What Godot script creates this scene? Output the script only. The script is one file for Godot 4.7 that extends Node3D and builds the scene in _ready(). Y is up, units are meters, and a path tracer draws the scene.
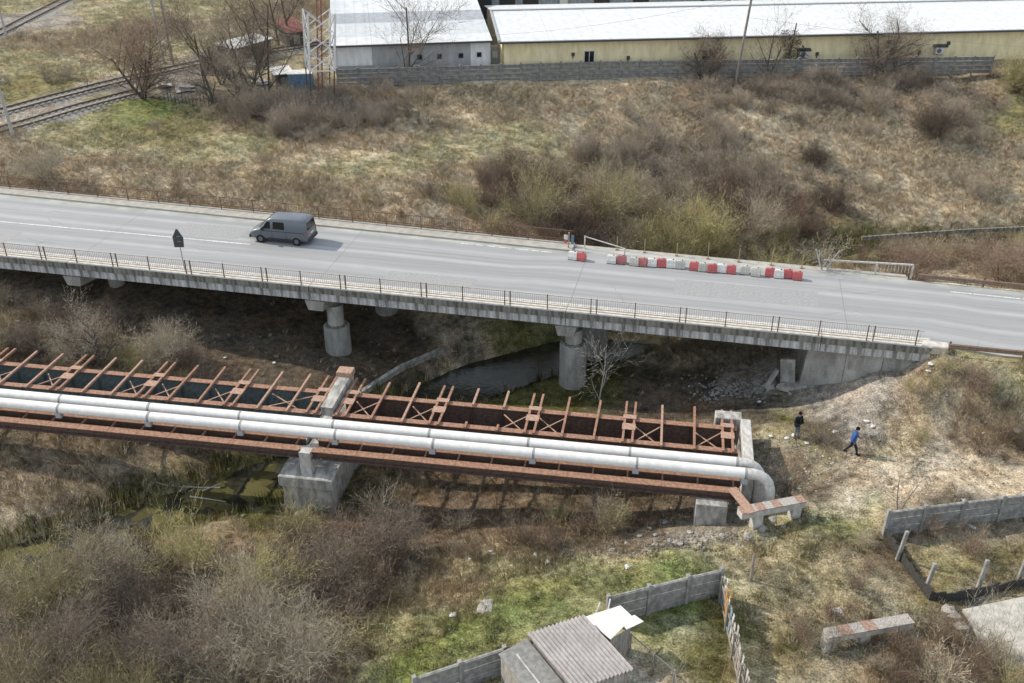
extends Node3D
# A valley with a road bridge, a pipe bridge, a brook, sheds and warehouses behind a concrete fence. Units are metres, y up.

var rng := RandomNumberGenerator.new()
var used := {}
var mats := {}

# ---------------------------------------------------------------- mesh builder
class MB:
	var v := PackedVector3Array()
	var n := PackedVector3Array()
	var c := PackedColorArray()
	var uv := PackedVector2Array()
	var col := Color(1, 1, 1)
	var use_c := false
	func tri(a: Vector3, b: Vector3, d: Vector3) -> void:
		var nn := (d - a).cross(b - a).normalized()
		v.append(a); v.append(b); v.append(d)
		n.append(nn); n.append(nn); n.append(nn)
		if use_c:
			c.append(col); c.append(col); c.append(col)
	func quad(a: Vector3, b: Vector3, d: Vector3, e: Vector3) -> void:
		tri(a, b, d); tri(a, d, e)
	func trin(a, b, d, na, nb, nd) -> void:
		v.append(a); v.append(b); v.append(d)
		n.append(na); n.append(nb); n.append(nd)
		if use_c:
			c.append(col); c.append(col); c.append(col)
	# eight corners: bottom ring p0..p3, top ring p4..p7
	func hexa(p: Array) -> void:
		quad(p[0], p[1], p[2], p[3]); quad(p[7], p[6], p[5], p[4])
		for i in 4:
			var j = (i + 1) % 4
			quad(p[i], p[i + 4], p[j + 4], p[j])
	func box(o: Vector3, s: Vector3, b := Basis()) -> void:
		var h := s * 0.5
		var p := []
		for y in [-h.y, h.y]:
			for q in [[-1, -1], [1, -1], [1, 1], [-1, 1]]:
				p.append(o + b * Vector3(q[0] * h.x, y, q[1] * h.z))
		hexa(p)
	# box with its vertical and top edges cut
	func cbox(o: Vector3, s: Vector3, k: float, b := Basis()) -> void:
		var h := s * 0.5
		var ring := func(y, i):
			var x = h.x - i; var z = h.z - i
			return [Vector3(-x + k, y, -z), Vector3(x - k, y, -z), Vector3(x, y, -z + k), Vector3(x, y, z - k), Vector3(x - k, y, z), Vector3(-x + k, y, z), Vector3(-x, y, z - k), Vector3(-x, y, -z + k)]
		var rs := [ring.call(-h.y, 0.0), ring.call(h.y - k, 0.0), ring.call(h.y, k)]
		for r in 2:
			for i in 8:
				var j = (i + 1) % 8
				quad(o + b * rs[r][i], o + b * rs[r + 1][i], o + b * rs[r + 1][j], o + b * rs[r][j])
		for i in range(1, 7):
			tri(o + b * rs[2][0], o + b * rs[2][i + 1], o + b * rs[2][i])
			tri(o + b * rs[0][0], o + b * rs[0][i], o + b * rs[0][i + 1])
	# tapered round bar with smooth sides
	func tube(a: Vector3, b: Vector3, r0: float, r1: float, k := 8, caps := true) -> void:
		var d := (b - a).normalized()
		var x := d.cross(Vector3(0.31, 0.9, 0.27)).normalized()
		var y := d.cross(x)
		for i in k:
			var t0 := TAU * i / k
			var t1 := TAU * (i + 1) / k
			var n0 := x * cos(t0) + y * sin(t0)
			var n1 := x * cos(t1) + y * sin(t1)
			trin(a + n0 * r0, b + n0 * r1, b + n1 * r1, n0, n0, n1)
			trin(a + n0 * r0, b + n1 * r1, a + n1 * r0, n0, n1, n1)
			if caps:
				tri(b, b + n1 * r1, b + n0 * r1)
				tri(a, a + n0 * r0, a + n1 * r0)
	# square bar along a line
	func bar(a: Vector3, b: Vector3, w: float, h: float) -> void:
		var d := b - a
		var x := d.normalized()
		var z := x.cross(Vector3.UP)
		if z.length() < 0.05:
			z = Vector3(0, 0, 1)
		z = z.normalized()
		box((a + b) * 0.5, Vector3(d.length(), h, w), Basis(x, z.cross(x), z))
	# smooth tube through points
	func hose(pts: Array, r: float, k := 12) -> void:
		var rings := []
		for i in pts.size():
			var d: Vector3 = (pts[min(i + 1, pts.size() - 1)] - pts[max(i - 1, 0)]).normalized()
			var x: Vector3 = d.cross(Vector3(0.1, 0.2, 1.0)).normalized()
			var y := d.cross(x)
			var ring := []
			for j in k:
				var t := TAU * j / k
				ring.append(x * cos(t) + y * sin(t))
			rings.append(ring)
		for i in pts.size() - 1:
			for j in k:
				var q = (j + 1) % k
				var n0 = rings[i][j]; var n1 = rings[i][q]; var m0 = rings[i + 1][j]; var m1 = rings[i + 1][q]
				trin(pts[i] + n0 * r, pts[i + 1] + m0 * r, pts[i + 1] + m1 * r, n0, m0, m1)
				trin(pts[i] + n0 * r, pts[i + 1] + m1 * r, pts[i] + n1 * r, n0, m1, n1)
	func mesh() -> ArrayMesh:
		var a := []
		a.resize(Mesh.ARRAY_MAX)
		a[Mesh.ARRAY_VERTEX] = v
		a[Mesh.ARRAY_NORMAL] = n
		if use_c:
			a[Mesh.ARRAY_COLOR] = c
		if uv.size() == v.size():
			a[Mesh.ARRAY_TEX_UV] = uv
		var m := ArrayMesh.new()
		if v.size():
			m.add_surface_from_arrays(Mesh.PRIMITIVE_TRIANGLES, a)
		return m

func mb(colored := false) -> MB:
	var b := MB.new()
	b.use_c = colored
	return b

func numbered(called: String) -> String:
	if not used.has(called):
		used[called] = 0
		return called
	used[called] += 1
	return "%s_%03d" % [called, used[called]]

func put(called: String, mesh: Mesh, m: Material, parent: Node = self) -> MeshInstance3D:
	var o := MeshInstance3D.new()
	o.name = numbered(called) if parent == self else called
	o.mesh = mesh
	o.material_override = m
	parent.add_child(o, true)
	return o

func build(b: MB, called: String, m: Material, parent: Node = self) -> MeshInstance3D:
	return put(called, b.mesh(), m, parent)

func tag(o: Node, label: String, category: String, group := "", kind := "") -> Node:
	o.set_meta("label", label)
	o.set_meta("category", category)
	if group: o.set_meta("group", group)
	if kind: o.set_meta("kind", kind)
	return o

func structure(o: Node, label := "") -> Node:
	o.set_meta("kind", "structure")
	if label: o.set_meta("label", label)
	return o

func thing(called: String, label: String, category: String, where := Vector3.ZERO, turn := 0.0, group := "") -> Node3D:
	var o := Node3D.new()
	o.name = numbered(called)
	add_child(o, true)
	o.position = where
	o.rotation.y = turn
	tag(o, label, category, group)
	return o

# ---------------------------------------------------------------- materials
func lin(r, g, b) -> Color:
	return Color(r, g, b).linear_to_srgb()

func noise_bytes(sz: int, freq: float, oct := 4, sd := 1, stretch := 1) -> PackedByteArray:
	var f := FastNoiseLite.new()
	f.seed = sd
	f.noise_type = FastNoiseLite.TYPE_SIMPLEX_SMOOTH
	f.frequency = freq
	f.fractal_octaves = oct
	var im := f.get_seamless_image(sz, max(4, sz / stretch), false, false, 0.15, true)
	if stretch > 1:
		im.resize(sz, sz, Image.INTERPOLATE_CUBIC)
	im.convert(Image.FORMAT_L8)
	return im.get_data()

# a tile of two colours (linear) mixed by coarse and fine noise, with dark specks
func tile(a: Color, b: Color, sd: int, stretch := 1, sz := 256, coarse := 0.02, fine := 0.12, speck := 0.0) -> ImageTexture:
	var n1 := noise_bytes(sz, coarse, 4, sd, stretch)
	var n2 := noise_bytes(sz, fine, 3, sd + 7)
	var out := PackedByteArray()
	out.resize(sz * sz * 3)
	for i in sz * sz:
		var t := clampf((n1[i] / 255.0 - 0.5) * 1.7 + (n2[i] / 255.0 - 0.5) * 0.9 + 0.5, 0, 1)
		var k := 1.0
		if speck > 0 and n2[i] > 175:
			k = 1.0 - speck
		var r := Color(lerpf(a.r, b.r, t) * k, lerpf(a.g, b.g, t) * k, lerpf(a.b, b.b, t) * k).linear_to_srgb()
		out[i * 3] = int(r.r * 255); out[i * 3 + 1] = int(r.g * 255); out[i * 3 + 2] = int(r.b * 255)
	return ImageTexture.create_from_image(Image.create_from_data(sz, sz, false, Image.FORMAT_RGB8, out))

var bump_tex: ImageTexture

func mat(key: String, a: Color, b: Color, size := 3.0, rough := 0.9, stretch := 1, metal := 0.0, bump := 0.0, speck := 0.0) -> StandardMaterial3D:
	if mats.has(key):
		return mats[key]
	var m := StandardMaterial3D.new()
	m.resource_name = key
	m.albedo_texture = tile(a, b, key.hash() % 1000, stretch, 256, 0.02, 0.12, speck)
	m.uv1_triplanar = true
	m.uv1_world_triplanar = true
	m.uv1_scale = Vector3.ONE / size
	m.roughness = rough
	m.metallic = metal
	if bump > 0:
		m.heightmap_enabled = true
		m.heightmap_texture = bump_tex
		m.heightmap_scale = bump
	mats[key] = m
	return m

func plain(key: String, a: Color, rough := 0.8, metal := 0.0) -> StandardMaterial3D:
	if mats.has(key):
		return mats[key]
	var m := StandardMaterial3D.new()
	m.resource_name = key
	m.albedo_color = a.linear_to_srgb()
	m.roughness = rough
	m.metallic = metal
	mats[key] = m
	return m

func veg(key: String, a: Color, back := 0.35) -> StandardMaterial3D:
	if mats.has(key):
		return mats[key]
	var m := StandardMaterial3D.new()
	m.resource_name = key
	m.albedo_color = a.linear_to_srgb()
	m.vertex_color_use_as_albedo = true
	m.roughness = 0.95
	m.metallic_specular = 0.2
	m.cull_mode = BaseMaterial3D.CULL_DISABLED
	if back > 0:
		m.backlight_enabled = true
		m.backlight = Color(back, back, back)
	mats[key] = m
	return m

# ---------------------------------------------------------------- road frame: s along the deck, t away from the near edge
const RY := -0.21359
func R(s: float, t: float, h: float) -> Vector3:
	return Vector3(-35.45, 0, -63.39) + Vector3(0.97728, 0, 0.21197) * s + Vector3(0.21197, 0, -0.97728) * t + Vector3(0, h, 0)
func far_kerb(s: float) -> float:
	return 11.1 - 0.032 * (s + 8.0)
# pipe bridge frame
const PY := -0.16232
func Q(s: float, t: float, h: float) -> Vector3:
	return Vector3(12.01, 0, -46.45) + Vector3(0.98686, 0, 0.1616) * s + Vector3(0.1616, 0, -0.98686) * t + Vector3(0, h, 0)

# ---------------------------------------------------------------- terrain
const X0 := -80
const X1 := 88
const Z0 := 26
const Z1 := 160
const WATER := -7.0
var LW := X1 - X0 + 1
var LH := Z1 - Z0 + 1
var H := PackedFloat32Array()
var soft := FastNoiseLite.new()

# surveyed points of the ground
func survey() -> Array:
	return [
		Vector3(-70.42, 3, -143.07),Vector3(-36.04, 3, -143.07),Vector3(-1.61, 2.5, -138.67),Vector3(33.98, 2.5, -142.18),Vector3(70.15, 2.5, -142.18),Vector3(-67.2, 2.4, -111.02),Vector3(-56.65, 2.2, -111.87),Vector3(-48.82, 2.4, -120.96),
		Vector3(-49.14, 1.5, -94.72),Vector3(-42.39, 1.8, -102.79),Vector3(-34.53, 2, -111.79),Vector3(-35.56, 1.4, -100.44),Vector3(-26.14, 1.3, -98.96),Vector3(-18.75, 1.5, -102.75),Vector3(-3.36, 1.5, -105.15),Vector3(14.7, 1.5, -106.8),
		Vector3(31.01, 1.5, -108.07),Vector3(52.9, 1.5, -108.93),Vector3(10.5, 1.7, -121.49),Vector3(47.2, 1.7, -124.19),Vector3(-13.11, 1.7, -118.89),Vector3(69.9, 1.5, -110.25),
		Vector3(-45.02, 0.7, -85.06),Vector3(-39.06, 0.7, -87.91),Vector3(-31, 0.6, -91.25),Vector3(-22.34, 0.4, -94.48),Vector3(-11.22, 0.5, -98.93),Vector3(-1.22, 0.6, -100.75),Vector3(14.27, 0.5, -102.61),Vector3(29.98, 0.3, -103.34),Vector3(46.04, 0.3, -104.5),Vector3(58.75, 0.3, -102.58),
		Vector3(-43.14, -0.2, -80.37),Vector3(-30.3, -0.3, -79.67),Vector3(-17.6, -0.5, -78.78),Vector3(-8.47, -0.6, -89.03),Vector3(-1.12, -0.9, -89.94),Vector3(8.56, -1.4, -94.53),Vector3(18.94, -1.6, -98.42),Vector3(34.5, -2, -99.73),Vector3(50.66, -1.8, -101.85),
		Vector3(-8.86, -0.8, -74.18),Vector3(-0.95, -1.5, -74.23),Vector3(3.91, -2.2, -75.96),Vector3(7.89, -3, -85.04),Vector3(18.07, -4, -91.82),Vector3(11.47, -3.6, -77.21),Vector3(20.56, -5, -80.12),Vector3(31.84, -5, -89.08),Vector3(45.97, -5, -89.08),Vector3(54.72, -5, -87.78),
		Vector3(38.36, -5.8, -83.41),Vector3(44.84, -5.8, -83.88),Vector3(27.89, -3.4, -68.91),Vector3(33.88, -3.2, -68.83),Vector3(35.87, -1.6, -63.37),Vector3(24.29, -3, -67.17),Vector3(22.16, -4.5, -72.78),
		Vector3(-37.48, -3, -63.04),Vector3(-33.26, -3.5, -62.78),Vector3(-25.32, -4, -61.91),Vector3(-18.96, -4.5, -61.37),Vector3(-14.6, -5, -60.12),Vector3(-11.46, -5.3, -59.67),Vector3(-8.01, -6, -62.64),Vector3(-13.47, -4.6, -66.23),
		Vector3(-34.52, -4, -59.02),Vector3(-27.7, -4.5, -58.54),Vector3(-20.57, -5, -56.74),Vector3(-13.64, -5.6, -54.6),Vector3(-10.06, -6, -56.48),Vector3(-29.85, -5.2, -47.93),Vector3(-23.87, -5.5, -47.35),Vector3(-18.76, -6, -49.58),Vector3(-34.52, -4.8, -50.48),
		Vector3(-28.33, -5.9, -44.15),Vector3(-23.26, -6.2, -45.26),Vector3(-20.17, -6.2, -36.68),Vector3(-23.2, -5.6, -32.86),Vector3(-14.22, -5.8, -33.05),Vector3(-10.32, -6, -36.47),Vector3(-8.34, -6.2, -39.58),Vector3(-6.1, -6.3, -42.91),Vector3(-11.22, -6.5, -44.02),Vector3(-9.2, -5.4, -30.77),
		Vector3(-4.41, -5.5, -35.94),Vector3(-2.08, -5.3, -37.82),Vector3(-6.65, -4.8, -31.51),Vector3(-5.12, -4.4, -31.71),Vector3(-3.1, -4.1, -31.13),Vector3(-0.55, -4.2, -34.25),Vector3(2.19, -3.9, -34.26),Vector3(4.67, -4.1, -36.34),Vector3(8.06, -3.9, -36.82),
		Vector3(1.38, -4.8, -37.98),Vector3(6.41, -4.6, -38.87),Vector3(10.25, -4.2, -38.18),Vector3(-0.64, -6, -41.71),Vector3(4.78, -5.8, -42.98),Vector3(7.36, -5.4, -42.14),Vector3(9.77, -4.8, -40.91),Vector3(2.76, -6.2, -46.37),Vector3(8.35, -5.6, -45.57),Vector3(-2.96, -6.4, -45.7),
		Vector3(5.71, -5.7, -55.12),Vector3(11.21, -5.4, -57.42),Vector3(14.57, -5.1, -54.4),Vector3(11.48, -5.2, -51.09),Vector3(14.83, -4.5, -50.03),Vector3(17.16, -4.6, -52.19),Vector3(8.31, -6.2, -61.26),Vector3(13.38, -5.8, -62.28),
		Vector3(14.23, -3.9, -46.28),Vector3(15.2, -4.3, -44.29),Vector3(16.57, -3.6, -46.14),Vector3(18.83, -3.5, -45.52),Vector3(14.5, -3.9, -39.57),Vector3(19.83, -3.1, -49.5),Vector3(21.65, -1.9, -50.35),Vector3(24.07, -0.7, -50.39),Vector3(18.79, -3.4, -48.16),
		Vector3(25.75, -1.2, -49.2),Vector3(28.34, -1.9, -48.16),Vector3(25.26, -3.1, -46.9),Vector3(27.83, -3.4, -44.9),Vector3(20.86, -3.5, -43.66),Vector3(27.96, -0.3, -49.48),Vector3(33.02, -1.5, -47.53),
		Vector3(18.49, -3.7, -38.94),Vector3(25.94, -3.7, -40.03),Vector3(17.68, -3.8, -34.15),Vector3(13.13, -3.8, -34.15),Vector3(15.55, -3.8, -31.71),Vector3(22.24, -3.8, -34.15),Vector3(10.14, -3.8, -32.9),Vector3(10.37, -3.7, -29.93),Vector3(16, -3.7, -29.23),Vector3(21.11, -3.7, -29.23),
		Vector3(5.84, -3.7, -30.47),Vector3(1.16, -3.8, -29.32),Vector3(-16.03, -4.5, -26.13),Vector3(-0.44, -3.6, -24.55),Vector3(14.39, -3.6, -24.55),Vector3(-29.79, -6, -36.47)]

# the brook: centre line and half widths
var brook := [Vector3(68.46, -7, -86.32), Vector3(53.33, -7, -83.96), Vector3(43.58, -7, -82.37), Vector3(34.12, -7, -80.82), Vector3(27.15, -7, -77.87), Vector3(18.17, -7, -71.37), Vector3(9.48, -7, -64.91), Vector3(3.43, -7, -61.94), Vector3(-1.52, -7, -59.3), Vector3(-5.43, -7, -55.96), Vector3(-8.99, -7, -52.67), Vector3(-12.18, -7, -49.23), Vector3(-15.75, -7, -46.48), Vector3(-20.61, -7, -43.6), Vector3(-24.59, -7, -41.12), Vector3(-29.07, -7, -38.38), Vector3(-33.98, -7, -34.84)]
var brook_w := [1.6, 1.6, 1.5, 1.5, 1.8, 2.0, 2.3, 2.5, 2.4, 2.1, 1.9, 2.0, 1.7, 1.5, 1.5, 1.8, 2.0]

func brook_at(x: float, z: float) -> Vector2:   # (distance to the centre line, half width there)
	var best := Vector2(1e9, 1.0)
	var p := Vector2(x, z)
	for i in brook.size() - 1:
		var a := Vector2(brook[i].x, brook[i].z)
		var b := Vector2(brook[i + 1].x, brook[i + 1].z)
		var t := clampf((p - a).dot(b - a) / (b - a).length_squared(), 0, 1)
		var d := p.distance_to(a.lerp(b, t))
		if d < best.x:
			best = Vector2(d, lerpf(brook_w[i], brook_w[i + 1], t))
	return best

func make_heights() -> void:
	var cp := survey()
	var n := cp.size()
	var m := []
	for i in n + 1:
		var row := PackedFloat64Array()
		row.resize(n + 2)
		for j in n:
			row[j] = 1.0 if i == n else -Vector2(cp[i].x - cp[j].x, cp[i].z - cp[j].z).length()
		row[n] = 0.0 if i == n else 1.0
		row[n + 1] = 0.0 if i == n else cp[i].y
		m.append(row)
	for k in n + 1:
		var piv := k
		for i in range(k + 1, n + 1):
			if absf(m[i][k]) > absf(m[piv][k]):
				piv = i
		var sw = m[k]; m[k] = m[piv]; m[piv] = sw
		var rk: PackedFloat64Array = m[k]
		for i in range(k + 1, n + 1):
			var ri: PackedFloat64Array = m[i]
			var f := ri[k] / rk[k]
			if f == 0.0: continue
			for j in range(k, n + 2):
				ri[j] -= f * rk[j]
			m[i] = ri
	var w := PackedFloat64Array()
	w.resize(n + 1)
	for k in range(n, -1, -1):
		var acc: float = m[k][n + 1]
		for j in range(k + 1, n + 1):
			acc -= m[k][j] * w[j]
		w[k] = acc / m[k][k]
	var cx := PackedFloat64Array(); var cz := PackedFloat64Array()
	for q in cp:
		cx.append(q.x); cz.append(q.z)
	soft.seed = 5
	soft.frequency = 0.11
	soft.fractal_octaves = 3
	H.resize(LW * LH)
	for iz in LH:
		var z := -float(Z0 + iz)
		for ix in LW:
			var x := float(X0 + ix)
			var h: float = w[n]
			for i in n:
				var dx := x - cx[i]; var dz := z - cz[i]
				h -= w[i] * sqrt(dx * dx + dz * dz)
			h += soft.get_noise_2d(x, z) * 0.28
			# brook bed
			var bk := brook_at(x, z)
			var bed := WATER - 0.7
			h = lerpf(minf(h, bed), h, smoothstep(bk.y - 1.4, bk.y + 1.7, bk.x))
			# road corridor
			var rel := Vector3(x + 35.45, 0, z + 63.39)
			var s := rel.dot(Vector3(0.97728, 0, 0.21197))
			var t := rel.dot(Vector3(0.21197, 0, -0.97728))
			var fk := far_kerb(s)
			if s > 60.0:
				var off := maxf(maxf(-t, t - fk - 0.8), 0.0)
				h = lerpf(h, -0.12, (1.0 - smoothstep(0.3, 3.0, off)) * smoothstep(60.0, 62.0, s))
			elif s > -60.0:
				var inside := minf(t + 1.0, fk + 2.4 - t)
				if inside > 0:
					h = lerpf(h, minf(h, -1.7), clampf(inside, 0, 1))
			H[iz * LW + ix] = h

func gy(x: float, z: float) -> float:
	var fx := clampf(x - X0, 0, LW - 1.001)
	var fz := clampf(-z - Z0, 0, LH - 1.001)
	var ix := int(fx); var iz := int(fz)
	fx -= ix; fz -= iz
	var i := iz * LW + ix
	return lerpf(lerpf(H[i], H[i + 1], fx), lerpf(H[i + LW], H[i + LW + 1], fx), fz)

func G(p: Vector2, up := 0.0) -> Vector3:
	return Vector3(p.x, gy(p.x, p.y) + up, p.y)

# ground covers: colour (linear), tall dry grass, brush, short grass, kind of tint
var COVER := {
	"tan": [Color(0.47, 0.415, 0.32), 1.0, 0.03, 0.2],
	"straw": [Color(0.52, 0.455, 0.35), 1.0, 0.0, 0.2],
	"green": [Color(0.255, 0.265, 0.135), 0.06, 0.0, 1.0],
	"mixed": [Color(0.39, 0.355, 0.24), 0.4, 0.0, 0.9],
	"dirt": [Color(0.53, 0.465, 0.37), 0.03, 0.0, 0.06],
	"brown": [Color(0.32, 0.265, 0.20), 0.6, 0.55, 0.1],
	"lush": [Color(0.20, 0.235, 0.095), 0.0, 0.0, 1.0],
	"brush": [Color(0.215, 0.168, 0.125), 0.4, 1.0, 0.05],
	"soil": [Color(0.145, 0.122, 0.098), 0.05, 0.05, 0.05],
	"olive": [Color(0.27, 0.245, 0.14), 0.25, 0.05, 0.8],
	"moss": [Color(0.13, 0.125, 0.055), 0.0, 0.0, 0.35],
	"gravel": [Color(0.34, 0.315, 0.285), 0.02, 0.0, 0.02],
	"yard": [Color(0.36, 0.32, 0.235), 0.12, 0.04, 0.2]}
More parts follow.
